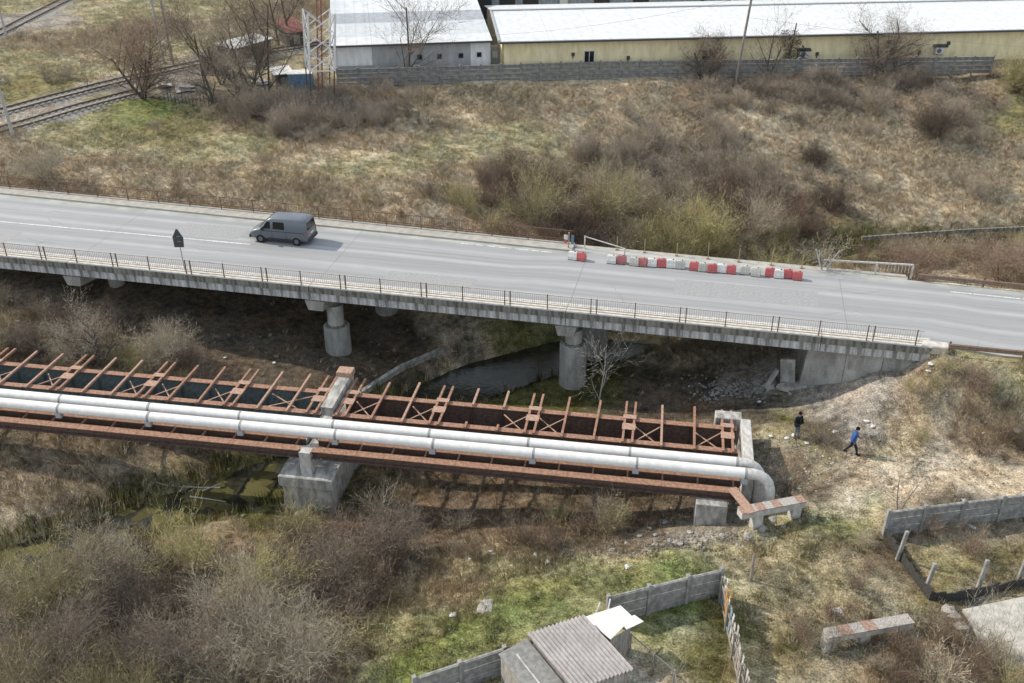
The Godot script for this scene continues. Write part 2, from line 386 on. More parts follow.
func covers() -> Array:
	return [
		[Vector2(-68.95, -139.75),"mixed"],[Vector2(-50.75, -133.73),"mixed"],[Vector2(-37.02, -135.8),"mixed"],[Vector2(-52.57, -118.43),"tan"],[Vector2(-43.89, -110.13),"mixed"],[Vector2(-54.45, -111.9),"mixed"],[Vector2(-49.48, -102.54),"olive"],[Vector2(-37.06, -121.25),"mixed"],[Vector2(-31.48, -134.38),"tan"],[Vector2(-44.43, -125.88),"tan"],
		[Vector2(-48.58, -93.41),"gravel"],[Vector2(-43.98, -96.21),"gravel"],[Vector2(-40.11, -102.07),"gravel"],[Vector2(-35.84, -108.63),"gravel"],[Vector2(-59.88, -130.73),"gravel"],[Vector2(-33.38, -103.54),"gravel"],[Vector2(-27.93, -107.02),"yard"],[Vector2(-23.72, -113.11),"yard"],[Vector2(-24.78, -102.04),"yard"],[Vector2(-30.52, -100.45),"yard"],[Vector2(-25.77, -124.36),"yard"],
		[Vector2(-45.97, -87.3),"tan"],[Vector2(-42.52, -89.93),"mixed"],[Vector2(-38.76, -95.05),"green"],[Vector2(-36.49, -97),"lush"],[Vector2(-30.31, -95.79),"olive"],[Vector2(-32.24, -92.34),"olive"],[Vector2(-36.96, -87),"mixed"],[Vector2(-29.67, -86.45),"mixed"],[Vector2(-23.81, -88.14),"mixed"],[Vector2(-33.87, -82.96),"tan"],[Vector2(-42.33, -82.61),"tan"],[Vector2(-26.32, -80.38),"tan"],[Vector2(-37.86, -79.74),"straw"],
		[Vector2(-21.66, -96.04),"brush"],[Vector2(-24.49, -95.66),"brush"],[Vector2(-17.97, -97.44),"brush"],[Vector2(-16.31, -92.65),"brown"],[Vector2(-13.25, -99.33),"brown"],[Vector2(-19.11, -87.23),"straw"],[Vector2(-15.88, -83.76),"mixed"],[Vector2(-17.7, -79.36),"tan"],[Vector2(-12.31, -90.66),"straw"],
		[Vector2(-6.43, -103.31),"tan"],[Vector2(-8.1, -97.26),"straw"],[Vector2(-1.24, -102.32),"straw"],[Vector2(4.89, -100.73),"tan"],[Vector2(11.3, -104.24),"straw"],[Vector2(19.68, -104.08),"brown"],[Vector2(25.84, -103.32),"brown"],[Vector2(15.2, -101.62),"tan"],[Vector2(33.36, -104.13),"brown"],[Vector2(41.2, -105.72),"brown"],[Vector2(49.58, -105.31),"brown"],[Vector2(52.5, -103.01),"olive"],
		[Vector2(-5.72, -89.18),"mixed"],[Vector2(0.76, -91.54),"mixed"],[Vector2(-9.85, -84.47),"mixed"],[Vector2(-9.26, -78.43),"straw"],[Vector2(-12.27, -75.93),"tan"],[Vector2(-4.51, -82.87),"straw"],[Vector2(8.66, -96.02),"straw"],[Vector2(16.95, -98.84),"straw"],[Vector2(25.24, -99.85),"straw"],[Vector2(34.86, -101.37),"tan"],[Vector2(42.99, -100.99),"brown"],
		[Vector2(0.68, -80.99),"brush"],[Vector2(-2.6, -76.56),"brown"],[Vector2(4.29, -85.22),"brown"],[Vector2(9.13, -89.27),"brush"],[Vector2(7.32, -77.64),"brush"],[Vector2(14.28, -92.87),"brush"],[Vector2(17.16, -86.08),"brush"],[Vector2(12.37, -77.61),"brush"],[Vector2(21.89, -91.72),"brown"],[Vector2(26.23, -94.21),"tan"],[Vector2(22.24, -83.93),"brush"],[Vector2(20.55, -95.56),"brown"],
		[Vector2(32.63, -96.26),"tan"],[Vector2(35.84, -93.27),"straw"],[Vector2(30.08, -89.69),"brown"],[Vector2(41.67, -96.45),"tan"],[Vector2(43.37, -92.49),"tan"],[Vector2(49.07, -94.84),"tan"],[Vector2(34.12, -87.23),"straw"],[Vector2(41.19, -86.18),"straw"],[Vector2(46.67, -87.29),"tan"],[Vector2(25.36, -82),"brown"],
		[Vector2(30.24, -80.62),"moss"],[Vector2(35.97, -79.58),"moss"],[Vector2(42.47, -80.57),"moss"],[Vector2(40.62, -76.57),"olive"],[Vector2(34.33, -75.47),"olive"],[Vector2(27.26, -73.93),"olive"],[Vector2(30.3, -71.31),"brown"],[Vector2(36.44, -71.09),"brown"],[Vector2(37.55, -67.14),"brown"],[Vector2(26.5, -67.12),"tan"],[Vector2(31.3, -64.62),"dirt"],
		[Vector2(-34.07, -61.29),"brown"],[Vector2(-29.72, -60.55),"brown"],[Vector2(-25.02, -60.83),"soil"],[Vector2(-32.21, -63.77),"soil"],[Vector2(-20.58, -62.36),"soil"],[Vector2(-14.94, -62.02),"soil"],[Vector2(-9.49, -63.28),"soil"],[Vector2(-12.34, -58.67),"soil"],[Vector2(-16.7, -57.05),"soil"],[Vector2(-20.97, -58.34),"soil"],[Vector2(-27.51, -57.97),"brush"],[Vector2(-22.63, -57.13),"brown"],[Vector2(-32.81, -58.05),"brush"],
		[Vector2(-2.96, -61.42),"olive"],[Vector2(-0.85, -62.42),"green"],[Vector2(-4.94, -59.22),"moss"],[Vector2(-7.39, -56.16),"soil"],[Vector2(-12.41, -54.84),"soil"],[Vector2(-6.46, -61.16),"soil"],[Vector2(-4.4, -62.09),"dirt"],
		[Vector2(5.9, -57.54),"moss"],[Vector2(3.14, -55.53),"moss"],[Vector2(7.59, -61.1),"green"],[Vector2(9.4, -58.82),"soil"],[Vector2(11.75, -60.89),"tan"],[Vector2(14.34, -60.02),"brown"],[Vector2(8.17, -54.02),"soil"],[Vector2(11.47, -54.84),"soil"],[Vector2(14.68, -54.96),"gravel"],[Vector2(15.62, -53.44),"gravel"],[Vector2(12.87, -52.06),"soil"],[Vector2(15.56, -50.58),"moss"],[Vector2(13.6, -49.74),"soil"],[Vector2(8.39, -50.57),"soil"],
		[Vector2(19.47, -50.23),"gravel"],[Vector2(21.12, -50.36),"gravel"],[Vector2(22.8, -50.58),"gravel"],[Vector2(20.05, -48.35),"gravel"],[Vector2(18.59, -49.05),"soil"],[Vector2(22.3, -48.64),"brown"],[Vector2(25.09, -48.76),"brown"],[Vector2(27.84, -48.69),"mixed"],[Vector2(25.98, -50.06),"olive"],[Vector2(28.58, -49.4),"mixed"],[Vector2(25.93, -47.5),"brown"],[Vector2(28.15, -46.69),"brown"],[Vector2(23.06, -47.28),"yard"],[Vector2(20.63, -46.49),"mixed"],
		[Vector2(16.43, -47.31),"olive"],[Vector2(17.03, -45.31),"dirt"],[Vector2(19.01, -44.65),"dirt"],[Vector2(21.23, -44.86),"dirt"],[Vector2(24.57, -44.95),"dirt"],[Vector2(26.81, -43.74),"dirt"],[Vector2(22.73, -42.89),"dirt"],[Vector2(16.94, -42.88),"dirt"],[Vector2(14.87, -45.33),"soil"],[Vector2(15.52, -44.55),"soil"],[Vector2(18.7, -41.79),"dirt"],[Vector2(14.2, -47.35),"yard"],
		[Vector2(16.71, -40.28),"green"],[Vector2(15.17, -38.35),"mixed"],[Vector2(13.36, -36.95),"mixed"],[Vector2(16.2, -36.84),"yard"],[Vector2(13.13, -34.15),"mixed"],[Vector2(11.46, -34.84),"yard"],[Vector2(12.06, -31.66),"mixed"],[Vector2(15.41, -34.15),"yard"],[Vector2(10.76, -31.66),"moss"],[Vector2(10.67, -29.38),"moss"],[Vector2(13.05, -30.51),"yard"],[Vector2(15.17, -30.52),"brown"],[Vector2(18.14, -31.68),"brown"],[Vector2(16.98, -34.79),"yard"],
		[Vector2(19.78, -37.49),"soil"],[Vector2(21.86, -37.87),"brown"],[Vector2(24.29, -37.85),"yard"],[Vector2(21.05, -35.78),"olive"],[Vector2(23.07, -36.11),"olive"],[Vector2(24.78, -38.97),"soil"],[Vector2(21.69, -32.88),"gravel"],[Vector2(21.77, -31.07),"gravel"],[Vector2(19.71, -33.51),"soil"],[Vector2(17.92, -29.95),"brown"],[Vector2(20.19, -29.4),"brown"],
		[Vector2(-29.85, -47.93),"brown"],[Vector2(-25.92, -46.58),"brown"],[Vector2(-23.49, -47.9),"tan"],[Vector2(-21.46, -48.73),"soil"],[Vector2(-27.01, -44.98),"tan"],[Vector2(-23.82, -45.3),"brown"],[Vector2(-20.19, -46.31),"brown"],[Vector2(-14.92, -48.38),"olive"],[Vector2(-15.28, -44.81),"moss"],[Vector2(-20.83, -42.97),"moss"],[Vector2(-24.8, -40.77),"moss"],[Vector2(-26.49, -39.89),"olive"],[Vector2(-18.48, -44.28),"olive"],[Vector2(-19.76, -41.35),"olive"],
		[Vector2(-16.82, -42.22),"brown"],[Vector2(-13.94, -41.41),"brown"],[Vector2(-21, -38.94),"brush"],[Vector2(-22.23, -35.82),"brush"],[Vector2(-17.71, -36.66),"brush"],[Vector2(-13.98, -37.38),"brush"],[Vector2(-10.95, -39.69),"brush"],[Vector2(-9.88, -34.23),"brush"],[Vector2(-14.22, -33.05),"brush"],[Vector2(-18.47, -32.29),"brush"],[Vector2(-21.72, -31.58),"brush"],[Vector2(-8.59, -41.29),"brush"],[Vector2(-7.84, -36.27),"brush"],[Vector2(-5.92, -41.12),"brush"],[Vector2(-5.56, -37.67),"brown"],[Vector2(-8.42, -31.37),"brown"],[Vector2(-10.55, -30.98),"brush"],
		[Vector2(-3.48, -44.74),"brush"],[Vector2(-1.83, -46.14),"brush"],[Vector2(1.57, -44.96),"brush"],[Vector2(6.1, -45.47),"brush"],[Vector2(2.55, -41.72),"brush"],[Vector2(-3.85, -41.89),"brush"],[Vector2(-0.66, -43.64),"brush"],[Vector2(2.08, -43.39),"brown"],[Vector2(4.87, -44.16),"brush"],[Vector2(0.42, -40.41),"brown"],[Vector2(4.65, -41.48),"brush"],[Vector2(7.8, -41.56),"brown"],[Vector2(7.03, -43.82),"brush"],[Vector2(-2.66, -39.39),"brown"],[Vector2(9.62, -40.07),"gravel"],[Vector2(7.06, -39.93),"gravel"],[Vector2(3.48, -39.88),"brown"],[Vector2(9.12, -43.29),"soil"],
		[Vector2(-5.08, -33.33),"olive"],[Vector2(-3.62, -32.23),"lush"],[Vector2(-4.8, -35.05),"mixed"],[Vector2(-2.79, -37.12),"mixed"],[Vector2(-5.24, -30.83),"mixed"],[Vector2(-2.87, -34.5),"mixed"],[Vector2(-1.4, -31.95),"lush"],[Vector2(0.37, -34.52),"green"],[Vector2(2.27, -35.93),"mixed"],[Vector2(0.39, -36.73),"mixed"],[Vector2(3.59, -34.59),"green"],[Vector2(6.1, -36.41),"lush"],[Vector2(8.18, -37.54),"green"],[Vector2(5.31, -37.93),"mixed"],[Vector2(1.69, -32.96),"green"],[Vector2(10.12, -37.54),"mixed"],[Vector2(-3.48, -36.47),"tan"],[Vector2(-1.78, -30.44),"olive"],[Vector2(-1.49, -34.94),"tan"],
		[Vector2(7.91, -32.85),"lush"],[Vector2(8.15, -31.63),"lush"],[Vector2(6.93, -32.22),"lush"],[Vector2(9.36, -33.5),"mixed"],[Vector2(6.22, -30.19),"yard"],[Vector2(7.81, -29.63),"yard"],[Vector2(5.29, -29.36),"dirt"]]

var CVW := 0
var CV := []   # five lattices on a 2 m grid: r, g, b, tall grass, brush, short grass
func make_covers() -> void:
	var cs := covers()
	CVW = (X1 - X0) / 2 + 1
	var rows := (Z1 - Z0) / 2 + 1
	for k in 6:
		var a := PackedFloat32Array()
		a.resize(CVW * rows)
		CV.append(a)
	for iz in rows:
		for ix in CVW:
			var x := float(X0 + ix * 2)
			var z := -float(Z0 + iz * 2)
			var ws := 0.0
			var acc := [0.0, 0.0, 0.0, 0.0, 0.0, 0.0]
			for q in cs:
				var d2: float = (q[0] as Vector2).distance_squared_to(Vector2(x, z)) + 0.3
				if d2 > 900.0: continue
				var wt := 1.0 / (d2 * d2 * d2)
				var cv: Array = COVER[q[1]]
				ws += wt
				acc[0] += cv[0].r * wt; acc[1] += cv[0].g * wt; acc[2] += cv[0].b * wt
				acc[3] += cv[1] * wt; acc[4] += cv[2] * wt; acc[5] += cv[3] * wt
			if ws == 0.0:
				ws = 1.0; acc = [0.28, 0.25, 0.13, 0.3, 0.0, 0.8]
			for k in 6:
				CV[k][iz * CVW + ix] = acc[k] / ws

func cv_at(k: int, x: float, z: float) -> float:
	var fx := clampf((x - X0) * 0.5, 0, CVW - 1.001)
	var fz := clampf((-z - Z0) * 0.5, 0, (Z1 - Z0) / 2 - 0.001)
	var ix := int(fx); var iz := int(fz)
	fx -= ix; fz -= iz
	var i := iz * CVW + ix
	var a: PackedFloat32Array = CV[k]
	return lerpf(lerpf(a[i], a[i + 1], fx), lerpf(a[i + CVW], a[i + CVW + 1], fx), fz)

func noise_sheet(w: int, h: int, freq: float, oct: int, sd: int) -> PackedByteArray:
	var f := FastNoiseLite.new()
	f.seed = sd
	f.noise_type = FastNoiseLite.TYPE_SIMPLEX_SMOOTH
	f.frequency = freq
	f.fractal_octaves = oct
	var im := f.get_image(w, h, false, false, true)
	im.convert(Image.FORMAT_L8)
	return im.get_data()

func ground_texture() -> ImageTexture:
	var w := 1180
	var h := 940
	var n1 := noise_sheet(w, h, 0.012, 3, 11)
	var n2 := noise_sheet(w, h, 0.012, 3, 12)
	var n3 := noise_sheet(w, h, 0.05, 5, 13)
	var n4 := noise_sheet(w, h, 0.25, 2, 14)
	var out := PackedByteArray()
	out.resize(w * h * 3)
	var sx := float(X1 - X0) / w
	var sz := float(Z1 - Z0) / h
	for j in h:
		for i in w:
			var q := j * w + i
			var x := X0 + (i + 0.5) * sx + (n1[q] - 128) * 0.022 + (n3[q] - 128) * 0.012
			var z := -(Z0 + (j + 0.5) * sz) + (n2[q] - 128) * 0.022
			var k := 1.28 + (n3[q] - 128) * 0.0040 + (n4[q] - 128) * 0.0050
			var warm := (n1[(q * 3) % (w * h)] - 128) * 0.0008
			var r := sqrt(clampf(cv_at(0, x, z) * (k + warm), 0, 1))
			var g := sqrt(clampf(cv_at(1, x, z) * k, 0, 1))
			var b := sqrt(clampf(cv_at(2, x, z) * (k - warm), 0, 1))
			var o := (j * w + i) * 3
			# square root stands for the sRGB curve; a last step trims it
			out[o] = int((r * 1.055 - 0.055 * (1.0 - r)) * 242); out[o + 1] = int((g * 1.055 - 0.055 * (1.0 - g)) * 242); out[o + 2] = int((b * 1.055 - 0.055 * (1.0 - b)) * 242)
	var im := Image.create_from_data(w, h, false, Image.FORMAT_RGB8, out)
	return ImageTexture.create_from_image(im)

func make_ground() -> void:
	var xs := PackedFloat32Array()
	var zs := PackedFloat32Array()
	for q in [-700.0, -450.0, -300.0, -200.0, -150.0, -120.0, -100.0, -90.0]: xs.append(q)
	var x := -80.0
	while x <= 88.0:
		xs.append(x); x += 0.5
	for q in [100.0, 120.0, 150.0, 200.0, 300.0, 450.0, 700.0]: xs.append(q)
	for q in [-500.0, -200.0, -60.0, -10.0, 10.0, 20.0]: zs.append(q)
	x = 26.0
	while x <= 150.0:
		zs.append(x); x += 0.5
	for q in [153.0, 156.0, 160.0, 175.0, 200.0, 250.0, 330.0, 450.0, 700.0]: zs.append(q)
	var nx := xs.size(); var nz := zs.size()
	var v := PackedVector3Array(); var uv := PackedVector2Array(); var uv2 := PackedVector2Array(); var nn := PackedVector3Array()
	v.resize(nx * nz); uv.resize(nx * nz); uv2.resize(nx * nz); nn.resize(nx * nz)
	var fine := FastNoiseLite.new()
	fine.seed = 21; fine.frequency = 0.6; fine.fractal_octaves = 3
	for j in nz:
		for i in nx:
			var px := xs[i]; var pz := -zs[j]
			v[j * nx + i] = Vector3(px, gy(px, pz) + fine.get_noise_2d(px, pz) * 0.11, pz)
			uv[j * nx + i] = Vector2(clampf((px - X0) / (X1 - X0), 0.002, 0.998), clampf((zs[j] - Z0) / (Z1 - Z0), 0.002, 0.998))
			uv2[j * nx + i] = Vector2(px, pz) / 2.6
	for j in nz:
		for i in nx:
			var a := v[j * nx + mini(i + 1, nx - 1)] - v[j * nx + maxi(i - 1, 0)]
			var b := v[mini(j + 1, nz - 1) * nx + i] - v[maxi(j - 1, 0) * nx + i]
			nn[j * nx + i] = a.cross(b).normalized()
	var id := PackedInt32Array()
	for j in nz - 1:
		for i in nx - 1:
			var a := j * nx + i
			id.append(a); id.append(a + nx); id.append(a + 1)
			id.append(a + 1); id.append(a + nx); id.append(a + nx + 1)
	var arr := []
	arr.resize(Mesh.ARRAY_MAX)
	arr[Mesh.ARRAY_VERTEX] = v; arr[Mesh.ARRAY_NORMAL] = nn; arr[Mesh.ARRAY_TEX_UV] = uv; arr[Mesh.ARRAY_TEX_UV2] = uv2; arr[Mesh.ARRAY_INDEX] = id
	var mesh := ArrayMesh.new()
	mesh.add_surface_from_arrays(Mesh.PRIMITIVE_TRIANGLES, arr)
	var m := StandardMaterial3D.new()
	m.resource_name = "ground"
	m.albedo_texture = ground_texture()
	m.roughness = 1.0
	m.metallic_specular = 0.1
	m.detail_enabled = true
	m.detail_blend_mode = BaseMaterial3D.BLEND_MODE_MUL
	m.detail_uv_layer = BaseMaterial3D.DETAIL_UV_2
	m.detail_albedo = tile(Color(0.42, 0.40, 0.38), Color(1, 1, 1), 33, 1, 512, 0.035, 0.16)
	structure(put("ground", mesh, m), "valley ground of dry grass, brush, soil and green patches")

func make_water() -> void:
	var b := mb()
	for i in brook.size() - 1:
		for k in 4:
			var q := []
			for e in [k / 4.0, (k + 1) / 4.0]:
				var c: Vector3 = brook[i].lerp(brook[i + 1], e)
				var d0: Vector3 = (brook[mini(i + 1, brook.size() - 1)] - brook[maxi(i - 1, 0)]).normalized()
				var d1: Vector3 = (brook[mini(i + 2, brook.size() - 1)] - brook[i]).normalized()
				var d := d0.lerp(d1, e).normalized()
				var side := Vector3(-d.z, 0, d.x)
				var w := lerpf(brook_w[i], brook_w[i + 1], e) + 1.4
				c.y = WATER
				q.append(c - side * w); q.append(c + side * w)
			var up := Vector3.UP
			b.trin(q[0], q[2], q[3], up, up, up)
			b.trin(q[0], q[3], q[1], up, up, up)
	var m := StandardMaterial3D.new()
	m.resource_name = "brook water"
	m.albedo_texture = tile(Color(0.022, 0.023, 0.018), Color(0.055, 0.05, 0.03), 71)
	m.uv1_triplanar = true; m.uv1_world_triplanar = true
	m.uv1_scale = Vector3.ONE / 5.0
	m.roughness = 0.12
	m.metallic_specular = 0.32
	m.heightmap_enabled = true
	var f := FastNoiseLite.new()
	f.seed = 3; f.frequency = 0.05; f.fractal_octaves = 3
	m.heightmap_texture = ImageTexture.create_from_image(f.get_seamless_image(256, 256))
	m.heightmap_scale = 0.6
	structure(build(b, "water", m), "shallow brook passing under both bridges")

# ---------------------------------------------------------------- road and road bridge
func road_texture() -> ImageTexture:
	var w := 1024; var h := 256
	var n1 := noise_bytes(256, 0.03, 4, 41)
	var n2 := noise_bytes(256, 0.2, 3, 42)
	var f := FastNoiseLite.new()
	f.seed = 9; f.frequency = 1.0; f.fractal_octaves = 3
	var out := PackedByteArray()
	out.resize(w * h * 3)
	for j in h:
		var y := float(j) / h
		# polished wheel paths and dusty margins
		var track := 0.0
		for c in [0.13, 0.32, 0.60, 0.80]:
			track += exp(-pow((y - c) / 0.035, 2.0))
		var edge := smoothstep(0.87, 1.0, y) + 0.8 * (1.0 - smoothstep(0.0, 0.06, y))
		for i in w:
			var a := TAU * i / w
			var streak := f.get_noise_3d(cos(a) * 0.35, sin(a) * 0.35, y * 14.0)
			var streak2 := f.get_noise_3d(cos(a) * 0.9 + 9.0, sin(a) * 0.9, y * 50.0)
			var g := float(n1[(j & 255) * 256 + (i & 255)] - 128) / 128.0
			var g2 := float(n2[(j & 255) * 256 + ((i * 2) & 255)] - 128) / 128.0
			var k := 0.285 + 0.07 * track * (0.9 + 0.15 * g) + 0.05 * streak + 0.03 * streak2 + 0.006 * g + 0.010 * g2 + 0.13 * edge * (0.7 + 0.6 * g)
			var cc := Color(k * 0.985, k, k * (1.03 - 0.10 * edge)).linear_to_srgb()
			var o := (j * w + i) * 3
			out[o] = int(cc.r * 255); out[o + 1] = int(cc.g * 255); out[o + 2] = int(cc.b * 255)
	return ImageTexture.create_from_image(Image.create_from_data(w, h, false, Image.FORMAT_RGB8, out))

func make_road() -> void:
	var b := mb()
	var s := -110.0
	while s < 170.0:
		var e := s + 5.0
		var q := []
		for ss in [s, e]:
			var t0 := 1.25 if ss < 61.3 else 0.35
			for tt in [t0, far_kerb(ss) + (0.0 if ss < 39.5 else 0.9)]:
				q.append(R(ss, tt, 0.0))
		b.quad(q[0], q[2], q[3], q[1])
		for u in [Vector2(s / 60, 0), Vector2(e / 60, 0), Vector2(e / 60, 1), Vector2(s / 60, 0), Vector2(e / 60, 1), Vector2(s / 60, 1)]:
			b.uv.append(u)
		var d := Vector3(0, -0.3, 0)
		b.quad(q[0], q[0] + d, q[2] + d, q[2]); b.quad(q[1], q[3], q[3] + d, q[1] + d)
		for i in 12: b.uv.append(Vector2(s / 60 + (i % 3) * 0.01, 0.02))
		s = e
	var m := StandardMaterial3D.new()
	m.resource_name = "asphalt"
	m.albedo_texture = road_texture()
	m.roughness = 0.75
	m.metallic_specular = 0.4
	structure(build(b, "road", m), "two-lane grey asphalt road over the bridge")
	# painted lines, broken where the paint has worn off
	var r := RandomNumberGenerator.new()
	r.seed = 77
	b = mb()
	s = -110.0
	while s < 15.6:
		var e := minf(s + r.randf_range(0.5, 2.6), 15.8)
		var w0 := r.randf_range(0.05, 0.075)
		b.quad(R(s, 6.03 - w0, 0.004), R(e, 6.03 - w0, 0.004), R(e, 6.03 + w0, 0.004), R(s, 6.03 + w0, 0.004))
		s = e + (r.randf_range(0.01, 0.05) if r.randf() < 0.6 else 0.0)
	s = 63.5
	while s < 120.0:
		var e := s + r.randf_range(0.4, 2.0)
		b.quad(R(s, far_kerb(s) - 0.35, 0.004), R(e, far_kerb(e) - 0.35, 0.004), R(e, far_kerb(e) - 0.22, 0.004), R(s, far_kerb(s) - 0.22, 0.004))
		s = e + r.randf_range(0.0, 0.12)
	s = 30.5
	while s < 36.5:
		var e := s + r.randf_range(0.3, 1.0)
		b.quad(R(s, far_kerb(s) - 0.5, 0.004), R(e, far_kerb(e) - 0.5, 0.004), R(e, far_kerb(e) - 0.4, 0.004), R(s, far_kerb(s) - 0.4, 0.004))
		s = e + r.randf_range(0.02, 0.3)
	var lines := b
	# deck joints and tar-filled cracks
	b = mb()
	for js in [5.06, 22.8, 39.65, 56.6]:
		b.quad(R(js - 0.02, 1.26, 0.003), R(js + 0.02, 1.26, 0.003), R(js + 0.02, far_kerb(js) - 0.02, 0.003), R(js - 0.02, far_kerb(js) - 0.02, 0.003))
	for k in 26:
		var cs := r.randf_range(-30.0, 95.0); var ct := r.randf_range(1.6, 8.4)
		var ds := r.randf_range(-1.0, 1.0)
		for i in r.randi_range(4, 12):
			var ns := cs + ds * 0.5 + r.randf_range(-0.12, 0.12); var nt := clampf(ct + r.randf_range(-0.3, 0.35), 1.4, 8.7)
			var w1 := r.randf_range(0.012, 0.03)
			b.quad(R(cs, ct - w1, 0.003), R(ns, nt - w1, 0.003), R(ns, nt + w1, 0.003), R(cs, ct + w1, 0.003))
			cs = ns; ct = nt
	structure(build(b, "road_crack", mat("tar seal", Color(0.17, 0.17, 0.17), Color(0.25, 0.25, 0.25), 1.0, 0.8)), "deck joints and sealed cracks in the asphalt")
	b = mb()
	for q in [[-9.0, 2.0, 7.5, 2.6], [9.5, 6.6, 5.0, 2.2], [27.0, 1.6, 6.0, 2.3], [46.0, 4.3, 9.0, 2.4], [67.0, 1.2, 6.5, 3.0]]:
		b.quad(R(q[0], q[1], 0.002), R(q[0] + q[2], q[1] + 0.05, 0.002), R(q[0] + q[2] + 0.1, q[1] + q[3], 0.002), R(q[0] - 0.05, q[1] + q[3] - 0.04, 0.002))
	structure(build(b, "road_patch", mat("patched asphalt", Color(0.255, 0.255, 0.26), Color(0.315, 0.315, 0.318), 1.4, 0.8)), "repaired patches in the asphalt")
	b = lines
	structure(build(b, "road_marking", mat("line paint", Color(0.45, 0.45, 0.44), Color(0.72, 0.72, 0.70), 1.5, 0.7)), "worn white lines painted on the road")

func railing(called: String, label: String, s0: float, s1: float, step: float, tf: Callable, h0: float, m: Material, m2: Material, pair: bool) -> void:
	var o := thing(called, label, "railing", R(0, 0, 0), RY)
	var post := mb()
	post.box(Vector3(0, 0.5, 0), Vector3(0.06, 1.0, 0.06))
	var pm := post.mesh()
	var s := s0
	var k := 0
	while s < s1 - 0.2:
		var e := minf(s + step, s1)
		var a := Vector3(s, h0, -tf.call(s)); var c := Vector3(e, h0, -tf.call(e))
		var q := put("post", pm, m, o)
		q.position = a
		if pair and k % 2 == 1:
			q = put("post", pm, m, o); q.position = a.lerp(c, 0.13)
		var b := mb()
		for y in [0.14, 0.30, 0.96]:
			b.bar(a + Vector3(0, y, 0), c + Vector3(0, y, 0), 0.035, 0.045)
		var nb := int((e - s) / 0.13)
		for i in range(1, nb):
			var x := a.lerp(c, float(i) / nb)
			b.box(x + Vector3(0, 0.63, 0), Vector3(0.02, 0.64, 0.02))
		build(b, "rail_panel", m2, o)
		s = e
		k += 1

